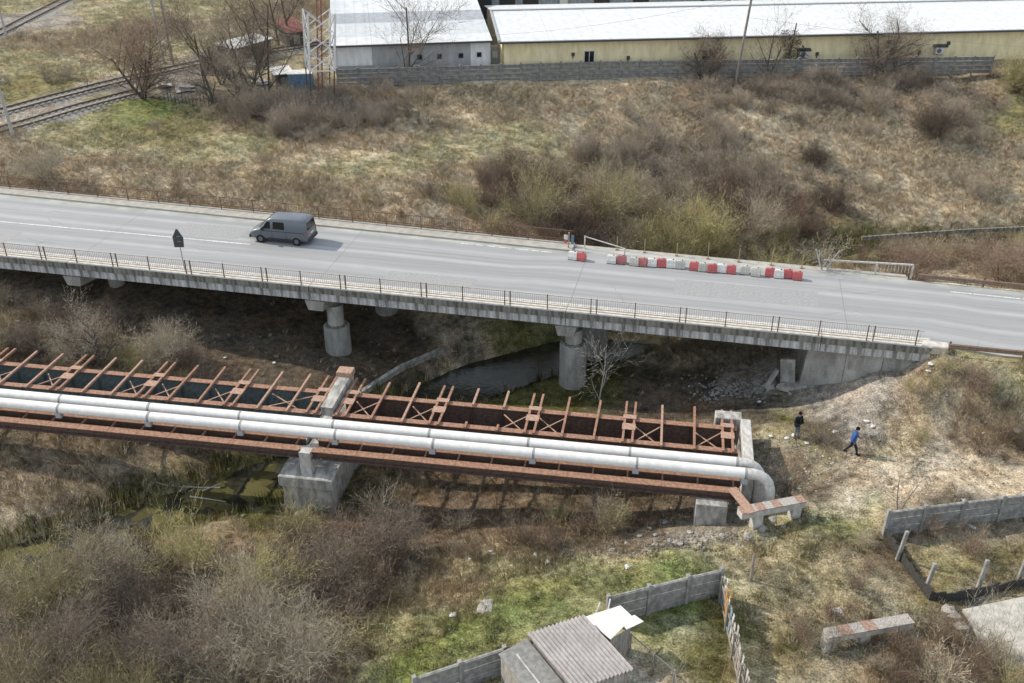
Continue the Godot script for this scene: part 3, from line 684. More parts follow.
func make_road_bridge() -> void:
	var o := thing("road_bridge", "long concrete road bridge carrying the asphalt road over the brook", "bridge", R(0, 0, 0), RY)
	var conc := mat("bridge concrete", Color(0.20, 0.195, 0.18), Color(0.40, 0.39, 0.365), 3.5, 0.9, 4, 0.0, 1.0)
	var lip := mat("stained deck edge", Color(0.075, 0.075, 0.062), Color(0.25, 0.24, 0.21), 2.2, 0.95, 4)
	var fasc := mat("streaked fascia", Color(0.14, 0.14, 0.125), Color(0.56, 0.555, 0.56), 2.6, 0.9, 8)
	var pave := mat("pavement concrete", Color(0.42, 0.40, 0.36), Color(0.60, 0.575, 0.53), 2.4, 0.9, 1, 0.0, 0.0, 0.15)
	var s0 := -110.0
	var s1 := 61.2
	var b := mb()
	b.hexa([Vector3(s0, -0.5, -0.9), Vector3(s1, -0.5, -0.9), Vector3(s1, -0.5, -11.0), Vector3(s0, -0.5, -14.0), Vector3(s0, -0.302, -0.9), Vector3(s1, -0.302, -0.9), Vector3(s1, -0.302, -11.0), Vector3(s0, -0.302, -14.0)])
	build(b, "deck_slab", conc, o)
	for t in [1.4, 3.6, 5.8, 8.0]:
		b = mb()
		b.box(Vector3(-24.5, -0.72, -t), Vector3(171.0, 0.44, 0.7))
		build(b, "deck_girder", conc, o)
	# edge: pavement slab lip above a set-back beam, cast in lengths between the piers
	var cuts := [-110.0, -64.0, -47.0, -29.6, -12.2, 5.06, 22.7, 39.65, 55.0, 61.2]
	for i in cuts.size() - 1:
		var a: float = cuts[i] + 0.02
		var e: float = cuts[i + 1] - 0.02
		b = mb()
		b.box(Vector3((a + e) / 2, -0.055, -0.65), Vector3(e - a, 0.41, 1.2))
		build(b, "pavement_slab", lip, o)
		b = mb()
		b.box(Vector3((a + e) / 2, -0.53, -0.5), Vector3(e - a, 0.54, 0.74))
		build(b, "edge_beam", fasc, o)
		# paving on top of the lip and kerb stone towards the road
		b = mb()
		b.box(Vector3((a + e) / 2, 0.17, -0.55), Vector3(e - a, 0.04, 0.94))
		build(b, "paving", pave, o)
		b = mb()
		b.box(Vector3((a + e) / 2, 0.07, -1.14), Vector3(e - a, 0.26, 0.2))
		build(b, "kerb_stone", mat("kerb concrete", Color(0.42, 0.41, 0.39), Color(0.62, 0.61, 0.58), 2.0, 0.9), o)
	# far pavement, ending where the plastic barriers begin
	b = mb()
	var k := -110.0
	while k < 38.5:
		var e := minf(k + 6.0, 38.5)
		var f0 := -far_kerb(k); var f1 := -far_kerb(e)
		b.hexa([Vector3(k, -0.6, f0), Vector3(e, -0.6, f1), Vector3(e, -0.6, f1 - 1.3), Vector3(k, -0.6, f0 - 1.3), Vector3(k, 0.13, f0), Vector3(e, 0.13, f1), Vector3(e, 0.13, f1 - 1.3), Vector3(k, 0.13, f0 - 1.3)])
		k = e
	build(b, "pavement_slab", mat("far pavement", Color(0.30, 0.285, 0.255), Color(0.40, 0.38, 0.345), 4.0, 0.95), o)
	b = mb()
	b.hexa([Vector3(38.5, -0.6, -far_kerb(38.5) - 0.9), Vector3(61, -0.6, -far_kerb(61) - 0.9), Vector3(61, -0.6, -far_kerb(61) - 1.8), Vector3(38.5, -0.6, -far_kerb(38.5) - 1.4), Vector3(38.5, -0.03, -far_kerb(38.5) - 0.9), Vector3(61, -0.03, -far_kerb(61) - 0.9), Vector3(61, -0.03, -far_kerb(61) - 1.8), Vector3(38.5, -0.03, -far_kerb(38.5) - 1.4)])
	build(b, "pavement_slab", mats["far pavement"], o)
	# piers: cap beam, two columns, round-ended plinth
	for q in [[-12.2, -11.6, -3.5, -6.0], [5.06, 5.9, -4.6, -7.0], [22.9, 23.75, -3.25, -7.0], [39.65, 40.0, -2.75, -7.2]]:
		b = mb()
		var cs: float = q[0]
		var sk: float = (q[1] - q[0]) * 0.55
		b.hexa([Vector3(cs - 0.5, -1.7, -0.35), Vector3(cs + 0.5, -1.7, -0.35), Vector3(cs + 0.5 + sk * 5, -1.7, -9.6), Vector3(cs - 0.5 + sk * 5, -1.7, -9.6), Vector3(cs - 0.68, -0.95, -0.28), Vector3(cs + 0.68, -0.95, -0.28), Vector3(cs + 0.68 + sk * 5, -0.95, -9.7), Vector3(cs - 0.68 + sk * 5, -0.95, -9.7)])
		b.box(Vector3(cs, -0.87, -0.75), Vector3(0.8, 0.16, 0.8))
		build(b, "pier_cap", conc, o)
		for j in 2:
			var x: float = q[1] + (0.0 if j == 0 else sk * 3.2)
			var t := (1.55 if cs > 10.0 else 3.9) if j == 0 else 7.6
			var y0: float = q[2]
			b = mb()
			b.tube(Vector3(x, y0 + 0.004, -t), Vector3(x, -1.69, -t), 0.56, 0.56, 24)
			var c := build(b, "column", conc, o)
			b = mb()
			b.tube(Vector3(x, y0, -t), Vector3(x, y0 + 0.12, -t), 0.72, 0.66, 24)
			build(b, "collar", lip, c)
		b = mb()
		for j in 2:
			b = mb()
			var px: float = q[1] + (0.0 if j == 0 else sk * 3.2)
			var pt := (1.55 if cs > 10.0 else 3.9) if j == 0 else 7.6
			b.tube(Vector3(px, q[3], -pt), Vector3(px, q[2] - 0.08, -pt), 0.90, 0.88, 28)
			b.tube(Vector3(px, q[2] - 0.08, -pt), Vector3(px, q[2], -pt), 0.88, 0.80, 28)
			build(b, "plinth", mat("plinth concrete", Color(0.20, 0.20, 0.19), Color(0.34, 0.335, 0.32), 3.0, 0.9, 3, 0.0, 1.0), o)
	# right bank abutment with cast wing wall panels
	b = mb()
	b.hexa([Vector3(54.1, -7.0, -1.5), Vector3(56.6, -7.0, -0.4), Vector3(56.6, -7.0, -9.6), Vector3(54.1, -7.0, -9.6), Vector3(54.5, -0.95, -1.2), Vector3(56.6, -0.8, -0.4), Vector3(56.6, -0.8, -9.6), Vector3(54.5, -0.95, -9.6)])
	build(b, "abutment", conc, o)
	for q in [[56.62, 58.7], [58.73, 61.1]]:
		b = mb()
		b.box(Vector3((q[0] + q[1]) / 2, -3.6, -0.65), Vector3(q[1] - q[0], 5.58, 0.6))
		for y in [-1.5, -2.35, -3.2]:
			b.box(Vector3((q[0] + q[1]) / 2, y, -0.345), Vector3(q[1] - q[0] - 0.03, 0.80, 0.016))
		build(b, "wing_wall", conc, o)
	b = mb()
	b.cbox(Vector3(61.35, 0.0, -0.5), Vector3(1.6, 0.5, 0.7), 0.05)
	build(b, "end_block", pave, o)
	var rustrail := mat("rusty railing", Color(0.10, 0.055, 0.035), Color(0.24, 0.14, 0.09), 0.8, 0.9)
	var palerail := mat("weathered railing bars", Color(0.36, 0.30, 0.25), Color(0.54, 0.48, 0.42), 0.8, 0.9)
	railing("bridge_railing", "weathered steel railing along the near edge of the road bridge", -54.0, 60.6, 2.72, func(_s): return 0.2, 0.19, rustrail, palerail, true)
	railing("bridge_railing", "rusty railing between the far pavement and the dry grass slope", -54.0, 38.4, 2.7, func(s): return far_kerb(s) + 1.15, 0.13, rustrail, rustrail, false)
	# guard rails past the bridge
	for q in [["brown guard rail on the near road edge past the bridge end", 62.0, 100.0, 0.1, 0.62], ["brown guard rail on the far road edge beside the purple brown bushes", 61.6, 110.0, 1.0, 0.55]]:
		var g := thing("guard_rail", q[0], "guard rail", R(0, 0, 0), RY, "steel guard rails past the bridge")
		var s: float = q[1]
		while s < q[2]:
			var t0: float = q[3] if q[3] < 0.5 else far_kerb(s) + q[3]
			var t1: float = q[3] if q[3] < 0.5 else far_kerb(s + 4.0) + q[3]
			b = mb()
			b.box(Vector3(s + 0.1, 0.2, -t0), Vector3(0.1, 1.0, 0.1))
			build(b, "post", rustrail, g)
			b = mb()
			var lift := Vector3(0, q[4] - 0.31, 0)
			for y in [[0.0, 0.0, 0.08, 0.05], [0.08, 0.05, 0.16, 0.0], [0.16, 0.0, 0.24, 0.05], [0.24, 0.05, 0.31, 0.0]]:
				var f := 0.11
				var p0 := Vector3(s, y[0], -t0 + f + y[1]) + lift; var p1 := Vector3(s + 4.05, y[0], -t1 + f + y[1]) + lift
				var p2 := Vector3(s + 4.05, y[2], -t1 + f + y[3]) + lift; var p3 := Vector3(s, y[2], -t0 + f + y[3]) + lift
				b.hexa([p0 - Vector3(0, 0, 0.012), p1 - Vector3(0, 0, 0.012), p1, p0, p3 - Vector3(0, 0, 0.012), p2 - Vector3(0, 0, 0.012), p2, p3])
			build(b, "rail", mat("brown rail", Color(0.16, 0.10, 0.07), Color(0.27, 0.19, 0.14), 1.5, 0.8), g)
			s += 4.0
	# remnant of a pale railing on the far side
	var g2 := thing("short_railing", "pale remnant of railing on the far road edge by the whitewashed tree", "railing", R(0, 0, 0), RY)
	for x in [61.3, 59.0]:
		b = mb()
		b.box(Vector3(x, 0.35, -10.35), Vector3(0.12, 1.0, 0.12))
		build(b, "post", pave, g2)
	b = mb()
	b.bar(Vector3(55.6, 0.62, -10.5), Vector3(61.3, 0.86, -10.35), 0.1, 0.1)
	for i in 10:
		b.box(Vector3(59.1 + i * 0.22, 0.5, -10.4), Vector3(0.03, 0.55, 0.03))
	build(b, "rail", pave, g2)

# ---------------------------------------------------------------- steel bridge with the pipes
func make_pipe_bridge() -> void:
	var o := thing("pipe_bridge", "old rust coloured steel girder bridge carrying two white pipes", "bridge", Q(0, 0, 0), PY)
	var rust := mat("rust paint", Color(0.21, 0.112, 0.075), Color(0.355, 0.205, 0.14), 1.4, 0.85)
	var rust2 := mat("faded rust paint", Color(0.28, 0.17, 0.125), Color(0.42, 0.28, 0.21), 1.1, 0.85)
	var dark := mat("dark girder web", Color(0.06, 0.042, 0.035), Color(0.14, 0.085, 0.065), 1.6, 0.85)
	var teal := mat("blue grey girder web", Color(0.075, 0.105, 0.115), Color(0.15, 0.185, 0.19), 1.8, 0.8)
	var conc := mat("pier concrete", Color(0.20, 0.195, 0.18), Color(0.46, 0.45, 0.42), 2.6, 0.92, 3, 0.0, 1.2)
	var pale := mat("pale concrete", Color(0.34, 0.33, 0.31), Color(0.56, 0.54, 0.51), 2.0, 0.92, 2, 0.0, 1.0)
	var top := -2.8
	for span in [[-62.0, -22.95, teal], [-22.25, 0.55, dark]]:
		var xm: float = (span[0] + span[1]) / 2
		var ln: float = span[1] - span[0]
		for g in [[0.25, 0.4, 1.35], [-1.97, 0.4, 1.35], [-4.55, 0.22, 0.4], [-5.5, 0.5, 0.42]]:
			var b := mb()
			b.box(Vector3(xm, top - 0.02, -g[0]), Vector3(ln, 0.04, g[1]))
			# the flange is riveted up from plates with cover strips
			var x: float = span[0] + 0.6
			while x < span[1]:
				b.box(Vector3(x, top + 0.006, -g[0]), Vector3(0.16, 0.012, g[1] - 0.02)); x += 1.81
			var f := build(b, "girder_flange", rust, o)
			b = mb()
			b.box(Vector3(xm, top - 0.04 - g[2] / 2, -g[0]), Vector3(ln - 0.02, g[2], 0.03))
			build(b, "girder_web", span[2] if g[0] > -3.0 else dark, o)
			b = mb()
			b.box(Vector3(xm, top - 0.06 - g[2], -g[0]), Vector3(ln, 0.04, g[1]))
			build(b, "girder_flange", dark, o)
			b = mb()
			x = span[0] + 0.4
			while x < span[1] and g[2] > 1.0:
				b = mb()
				b.box(Vector3(x, top - 0.04 - g[2] / 2, -g[0]), Vector3(0.03, g[2] - 0.02, g[1] * 0.8)); x += 1.81
				build(b, "stiffener", span[2], o)
	# cross beams, laid across the flanges and reaching past the far girder
	var r := RandomNumberGenerator.new()
	r.seed = 4
	var y := top + 0.075
	var pairs := [0.0, -5.43, -10.86, -16.29, -21.72, -23.5, -28.5, -33.95, -39.4, -44.8, -50.2, -55.7]
	for i in pairs.size():
		var s: float = pairs[i]
		for d in [-0.26, 0.26]:
			var b := mb()
			b.bar(Vector3(s + d, y, 2.25), Vector3(s + d, y, -1.9), 0.125, 0.13)
			build(b, "cross_beam", rust, o)
		for t in [[-0.75, 0.62], [0.25, 0.4]]:
			var b := mb()
			b.box(Vector3(s, y + 0.075, -t[0]), Vector3(0.74, 0.025, t[1]))
			build(b, "gusset_plate", rust2, o)
	var singles := []
	for a in [-5.43, -10.86, -16.29, -21.72]:
		singles += [a + 1.81, a + 3.62]
	for a in [-28.5, -33.95, -39.4, -44.8, -50.2, -55.7]:
		singles += [a + 1.78, a + 3.58]
	for s in singles:
		var b := mb()
		if s > -15.0 and s < -11.5:
			b.bar(Vector3(s, y, 2.3), Vector3(s, y, 1.7), 0.125, 0.13)
			build(b, "cross_beam", rust, o)
			b = mb()
			b.bar(Vector3(s, y, -0.1), Vector3(s, y, -1.9), 0.125, 0.13)
		else:
			b.bar(Vector3(s + r.randf_range(-0.05, 0.05), y, 2.3), Vector3(s + r.randf_range(-0.05, 0.05), y, -1.9 + r.randf_range(-0.15, 0.15)), 0.125, 0.13)
		build(b, "cross_beam", rust2 if r.randf() < 0.4 else rust, o)
	for q in [[-21.4, -20.0], [-18.0, -16.6], [-12.6, -11.15], [-10.55, -9.1], [-5.1, -3.7], [-1.8, -0.3], [-26.6, -24.0], [-30.2, -28.8], [-35.7, -34.3], [-33.6, -32.2], [-41.1, -39.7], [-46.5, -45.1], [-44.5, -43.1]]:
		for e in [1, -1]:
			var b := mb()
			b.bar(Vector3(q[0], top - 0.16 + 0.05 * e, 1.0 + 0.85 * e), Vector3(q[1], top - 0.16 + 0.05 * e, 1.0 - 0.85 * e), 0.07, 0.03)
			build(b, "brace", rust2, o)
	# bearers under the pipes
	for k in 34:
		var s := 0.2 - k * 1.81
		var b := mb()
		b.bar(Vector3(s, top - 0.1, 5.24), Vector3(s, top - 0.1, 4.42), 0.08, 0.1)
		build(b, "bearer", rust, o)
		b = mb()
		b.bar(Vector3(s + 0.4, top - 0.5, 4.36), Vector3(s + 0.4, top - 0.5, 2.1), 0.1, 0.12)
		build(b, "bearer", dark, o)
	# concrete: middle pier, bearings, end wall
	var b := mb()
	b.hexa([Vector3(-24.1, -8.2, 6.3), Vector3(-21.0, -8.2, 6.3), Vector3(-21.0, -8.2, -1.6), Vector3(-24.1, -8.2, -1.6), Vector3(-23.9, -4.9, 6.1), Vector3(-21.2, -4.9, 6.1), Vector3(-21.2, -4.9, -1.4), Vector3(-23.9, -4.9, -1.4)])
	build(b, "pier_shaft", conc, o)
	b = mb()
	b.cbox(Vector3(-22.55, -4.56, 2.35), Vector3(3.1, 0.66, 7.9), 0.05)
	build(b, "pier_head", conc, o)
	for q in [[-22.6, 5.5, 0.62, -2.86], [-22.6, 4.5, 0.5, -3.4], [-22.6, 1.95, 0.7, -2.95]]:
		b = mb()
		b.box(Vector3(q[0], (q[3] - 4.24) / 2, q[1]), Vector3(q[2], q[3] + 4.24, 0.7))
		build(b, "bearing_block", pale, o)
	b = mb()
	b.hexa([Vector3(-22.95, -3.0, 1.95), Vector3(-22.25, -3.0, 1.95), Vector3(-22.25, -3.0, -2.1), Vector3(-22.95, -3.0, -2.1), Vector3(-22.95, -2.42, 1.95), Vector3(-22.25, -2.42, 1.95), Vector3(-22.25, -2.3, -2.1), Vector3(-22.95, -2.3, -2.1)])
	build(b, "capping_block", conc, o)
	b = mb()
	b.cbox(Vector3(-22.6, -2.2, -1.7), Vector3(0.95, 0.34, 0.75), 0.03)
	build(b, "capping_block", rust2, o)
	b = mb()
	b.cbox(Vector3(1.02, -4.2, 1.75), Vector3(0.55, 3.5, 5.0), 0.03)
	build(b, "end_wall", pale, o)
	b = mb()
	b.cbox(Vector3(0.1, -3.9, -1.3), Vector3(1.5, 2.6, 0.8), 0.04)
	build(b, "bearing_block", conc, o)
	b = mb()
	b.cbox(Vector3(-0.85, -5.0, 5.65), Vector3(1.6, 3.4, 1.3), 0.03)
	build(b, "abutment_block", conc, o)
	b = mb()
	b.cbox(Vector3(-0.9, -6.35, 5.75), Vector3(1.75, 1.6, 1.6), 0.03)
	build(b, "abutment_block", conc, o)
	b = mb()
	b.cbox(Vector3(0.15, -5.3, 1.5), Vector3(1.1, 2.2, 5.2), 0.03)
	build(b, "abutment_block", conc, o)
	# the two insulated pipes, in jacketed lengths with a joint band, turning down at the bank
	var jacket := mat("pipe jacket", Color(0.64, 0.63, 0.61), Color(0.78, 0.77, 0.75), 2.2, 0.5, 1, 0.0, 0.0, 0.1)
	var band := mat("joint band", Color(0.22, 0.22, 0.22), Color(0.34, 0.33, 0.32), 1.0, 0.6)
	for p in [["upper of two white pipes, lying beside the bare rusty cross beams", -3.93, 0.0], ["lower of two white pipes, lying beside the outer rusty girder", -4.82, 0.42]]:
		var hgt := -2.18
		var pipe := thing("pipeline", p[0], "pipe", Q(0, 0, 0), PY, "two white pipes on the steel bridge")
		var cuts := [0.35 + p[2]]
		var x: float = -5.2 + p[2]
		while x > -62.0:
			cuts.append(x); x -= 5.43
		for i in cuts.size() - 1:
			var lo := r.randf_range(-0.012, 0.012)
			b = mb()
			b.tube(Vector3(cuts[i] - 0.03, hgt, -p[1]), Vector3(cuts[i + 1] + 0.03, hgt + lo, -p[1]), 0.29, 0.29, 20)
			build(b, "pipe_length", jacket, pipe)
		for i in cuts.size():
			b = mb()
			b.tube(Vector3(cuts[i] - 0.06, hgt, -p[1]), Vector3(cuts[i] + 0.06, hgt, -p[1]), 0.302, 0.302, 20)
			build(b, "joint_band", band, pipe)
			b = mb()
			b.cbox(Vector3(cuts[i] - 0.05, top + 0.26, -p[1] + 0.1), Vector3(0.34, 0.32, 0.3), 0.02)
			build(b, "saddle", plain("grey saddle", Color(0.34, 0.36, 0.38), 0.6), pipe)
		var pts := []
		for q in [[0.3, 0.0, 0.0], [0.75, 0.0, 0.0], [1.05, -0.03, 0.04], [1.32, -0.16, 0.1], [1.5, -0.38, 0.16], [1.6, -0.72, 0.22], [1.64, -1.4, 0.28], [1.66, -2.8, 0.34]]:
			pts.append(Vector3(q[0] + p[2], hgt + q[1], -p[1] + q[2]))
		b = mb()
		b.hose(pts, 0.29, 20)
		build(b, "elbow", mat("grimy pipe jacket", Color(0.36, 0.35, 0.33), Color(0.58, 0.57, 0.55), 1.4, 0.6), pipe)
	# loose rusty beam from the girder end to the low concrete beam
	var g := thing("steel_beam", "rusty steel beam reaching from the bridge corner down to the concrete beam", "steel beam", Vector3.ZERO)
	b = mb()
	b.bar(Q(0.1, -5.45, -2.72), Vector3(11.89, -2.86, -39.22), 0.5, 0.05)
	b.bar(Q(0.1, -5.45, -2.83), Vector3(11.94, -2.97, -39.36), 0.06, 0.17)
	build(b, "beam", rust2, g)

func capped_beam(label: String, a: Vector3, c: Vector3, w: float, h: float, tiles: Array, legs: Array) -> void:
	var o := thing("concrete_beam", label, "concrete beam", Vector3.ZERO)
	var conc := mat("pale concrete", Color.WHITE, Color.WHITE)
	var rustcap := mat("rusty cap", Color(0.22, 0.13, 0.10), Color(0.36, 0.25, 0.20), 0.9, 0.9)
	var palecap := mat("worn cap", Color(0.27, 0.25, 0.23), Color(0.42, 0.39, 0.36), 0.9, 0.9)
	var b := mb()
	b.bar(a - Vector3(0, h / 2, 0), c - Vector3(0, h / 2, 0), w, h)
	build(b, "beam", conc, o)
	for i in tiles.size():
		b = mb()
		var e := 0.006 / a.distance_to(c)
		b.bar(a.lerp(c, float(i) / tiles.size() + e) + Vector3(0, 0.03, 0), a.lerp(c, float(i + 1) / tiles.size() - e) + Vector3(0, 0.03, 0), w + 0.08, 0.055)
		build(b, "cap", rustcap if tiles[i] else palecap, o)
	for q in legs:
		var p := a.lerp(c, q)
		var y := gy(p.x, p.z) - 0.4
		b = mb()
		var d := (c - a).normalized()
		var bs := Basis(d, Vector3.UP, d.cross(Vector3.UP))
		b.box(Vector3(p.x, (y + p.y - h) / 2, p.z), Vector3(0.5, p.y - h - y, w * 0.85), bs)
		build(b, "leg", conc, o)

# ---------------------------------------------------------------- van
func van_w(y: float) -> float:
	if y < 1.05:
		return lerpf(0.86, 0.90, clampf((y - 0.28) / 0.35, 0, 1))
	return lerpf(0.90, 0.765, (y - 1.05) / 0.85)

func make_van() -> void:
	var o := thing("van", "blue grey panel van with side windows driving on the bridge", "van", R(17.85, 7.32, 0.0), RY)
	o.scale = Vector3(0.945, 1.0, 0.96)
	var paint := plain("van paint", Color(0.08, 0.098, 0.122), 0.25, 0.1)
	paint.clearcoat_enabled = true
	paint.clearcoat = 1.0
	var black := plain("van plastic", Color(0.02, 0.02, 0.022), 0.6)
	var glass := plain("van glass", Color(0.012, 0.014, 0.016), 0.06)
	# stations: x, top height, plan width factor, bottom
	var st := [[-2.37, 0.74, 0.80, 0.34], [-2.33, 0.80, 0.88, 0.30], [-2.2, 0.88, 0.95, 0.28], [-1.9, 0.99, 0.99, 0.28], [-1.52, 1.10, 1.0, 0.28], [-1.3, 1.33, 1.0, 0.28], [-1.05, 1.60, 1.0, 0.28], [-0.82, 1.80, 1.0, 0.28], [-0.66, 1.88, 1.0, 0.28], [-0.4, 1.93, 1.0, 0.28], [0.6, 1.95, 1.0, 0.28], [1.7, 1.94, 1.0, 0.28], [2.1, 1.90, 0.99, 0.28], [2.24, 1.82, 0.98, 0.29], [2.31, 1.1, 0.975, 0.30], [2.345, 0.8, 0.97, 0.34]]
	var rings := []
	for q in st:
		var T: float = q[1]; var f: float = q[2]; var B: float = q[3]
		var belt := minf(1.05, T - 0.16)
		var pts := [Vector2(0, B), Vector2(0.7 * f, B), Vector2(0.84 * f, B + 0.05), Vector2(van_w(0.5) * f, B + 0.22), Vector2(0.9 * f, belt), Vector2(van_w(T - 0.14) * f, T - 0.14), Vector2((van_w(T - 0.04) - 0.035) * f, T - 0.05), Vector2((van_w(T) - 0.12) * f, T - 0.012), Vector2(0.4 * f, T + 0.012), Vector2(0, T + 0.018)]
		var ring := []
		for p in pts: ring.append(Vector3(q[0], p.y, p.x))
		for i in range(pts.size() - 2, 0, -1): ring.append(Vector3(q[0], pts[i].y, -pts[i].x))
		rings.append(ring)
	var sf := SurfaceTool.new()
	sf.begin(Mesh.PRIMITIVE_TRIANGLES)
	sf.set_smooth_group(1)
	var n: int = rings[0].size()
	for i in rings.size() - 1:
		for j in n:
			var k := (j + 1) % n
			for p in [rings[i][j], rings[i][k], rings[i + 1][k], rings[i][j], rings[i + 1][k], rings[i + 1][j]]:
				sf.add_vertex(p)
	sf.set_smooth_group(2)
	for e in [0, rings.size() - 1]:
		for j in range(1, n - 1):
			for p in [rings[e][0], rings[e][j + 1], rings[e][j]] if e == 0 else [rings[e][0], rings[e][j], rings[e][j + 1]]:
				sf.add_vertex(p)
	sf.generate_normals()
	put("body", sf.commit(), paint, o)
	for sd in [1.0, -1.0]:
		var glaz := func(name: String, pts: Array):
			var b := mb()
			var a := []; var c := []
			for p in pts:
				var w := van_w(p[1])
				a.append(Vector3(p[0], p[1], sd * (w - 0.03))); c.append(Vector3(p[0], p[1], sd * (w + 0.012)))
			b.hexa(a + c)
			build(b, name, glass, o)
		glaz.call("side_window", [[-1.22, 1.16], [-0.62, 1.14], [-0.62, 1.66], [-0.88, 1.66]])
		glaz.call("side_window", [[-0.40, 1.14], [0.52, 1.14], [0.50, 1.66], [-0.38, 1.66]])
		# pressed line and door shuts
		var b := mb()
		b.box(Vector3(0.45, 0.98, sd * 0.9), Vector3(3.3, 0.035, 0.03))
		for x in [-1.42, -0.52, 0.62]:
			b.box(Vector3(x, 0.75, sd * 0.895), Vector3(0.012, 0.75, 0.02))
		build(b, "body_trim", black, o)
		b = mb()
		b.box(Vector3(0.15, 0.36, sd * 0.87), Vector3(2.1, 0.14, 0.06))
		build(b, "sill_trim", black, o)
		for x in [-1.48, 1.42]:
			b = mb()
			b.tube(Vector3(x, 0.33, sd * 0.62), Vector3(x, 0.33, sd * 0.872), 0.39, 0.39, 24)
			build(b, "wheel_arch", black, o)
			b = mb()
			b.tube(Vector3(x, 0.32, sd * 0.66), Vector3(x, 0.32, sd * 0.875), 0.315, 0.315, 24)
			b.tube(Vector3(x, 0.32, sd * 0.875), Vector3(x, 0.32, sd * 0.90), 0.315, 0.28, 24)
			var wh := build(b, "wheel", plain("tyre", Color(0.018, 0.018, 0.018), 0.9), o)
			b = mb()
			b.tube(Vector3(x, 0.32, sd * 0.88), Vector3(x, 0.32, sd * 0.91), 0.20, 0.18, 16)
			for k in 5:
				var an := TAU * k / 5
				b.tube(Vector3(x, 0.32, sd * 0.905), Vector3(x + cos(an) * 0.16, 0.32 + sin(an) * 0.16, sd * 0.915), 0.03, 0.02, 6)
			build(b, "rim", plain("rim", Color(0.16, 0.165, 0.17), 0.45, 0.6), wh)
		b = mb()
		b.cbox(Vector3(-1.22, 1.14, sd * 1.0), Vector3(0.12, 0.24, 0.2), 0.03)
		build(b, "wing_mirror", black, o)
		b = mb()
		b.cbox(Vector3(-2.26, 0.72, sd * 0.62), Vector3(0.12, 0.18, 0.34), 0.02)
		build(b, "headlight", plain("lens", Color(0.5, 0.5, 0.5), 0.15), o)
		b = mb()
		b.cbox(Vector3(2.29, 0.92, sd * 0.79), Vector3(0.1, 0.36, 0.15), 0.015)
		build(b, "tail_light", plain("red lens", Color(0.35, 0.02, 0.02), 0.25), o)
	var b := mb()
	b.hexa([Vector3(-1.53, 1.13, 0.76), Vector3(-1.53, 1.13, -0.76), Vector3(-0.80, 1.82, -0.66), Vector3(-0.80, 1.82, 0.66), Vector3(-1.55, 1.17, 0.76), Vector3(-1.55, 1.17, -0.76), Vector3(-0.82, 1.85, -0.66), Vector3(-0.82, 1.85, 0.66)])
	build(b, "windscreen", glass, o)
	for sd in [1.0, -1.0]:
		b = mb()
		b.hexa([Vector3(2.27, 1.14, sd * 0.06), Vector3(2.27, 1.14, sd * 0.72), Vector3(2.21, 1.70, sd * 0.66), Vector3(2.21, 1.70, sd * 0.06), Vector3(2.325, 1.14, sd * 0.06), Vector3(2.325, 1.14, sd * 0.72), Vector3(2.27, 1.70, sd * 0.66), Vector3(2.27, 1.70, sd * 0.06)])
		build(b, "rear_window", glass, o)
	b = mb()
	b.cbox(Vector3(2.36, 0.46, 0), Vector3(0.16, 0.22, 1.66), 0.04)
	build(b, "rear_bumper", black, o)
	b = mb()
	b.cbox(Vector3(-2.38, 0.45, 0), Vector3(0.16, 0.26, 1.62), 0.04)
	build(b, "front_bumper", black, o)
	b = mb()
	b.box(Vector3(2.345, 0.84, 0.0), Vector3(0.02, 0.11, 0.52))
	build(b, "number_plate", plain("plate", Color(0.6, 0.6, 0.58), 0.6), o)

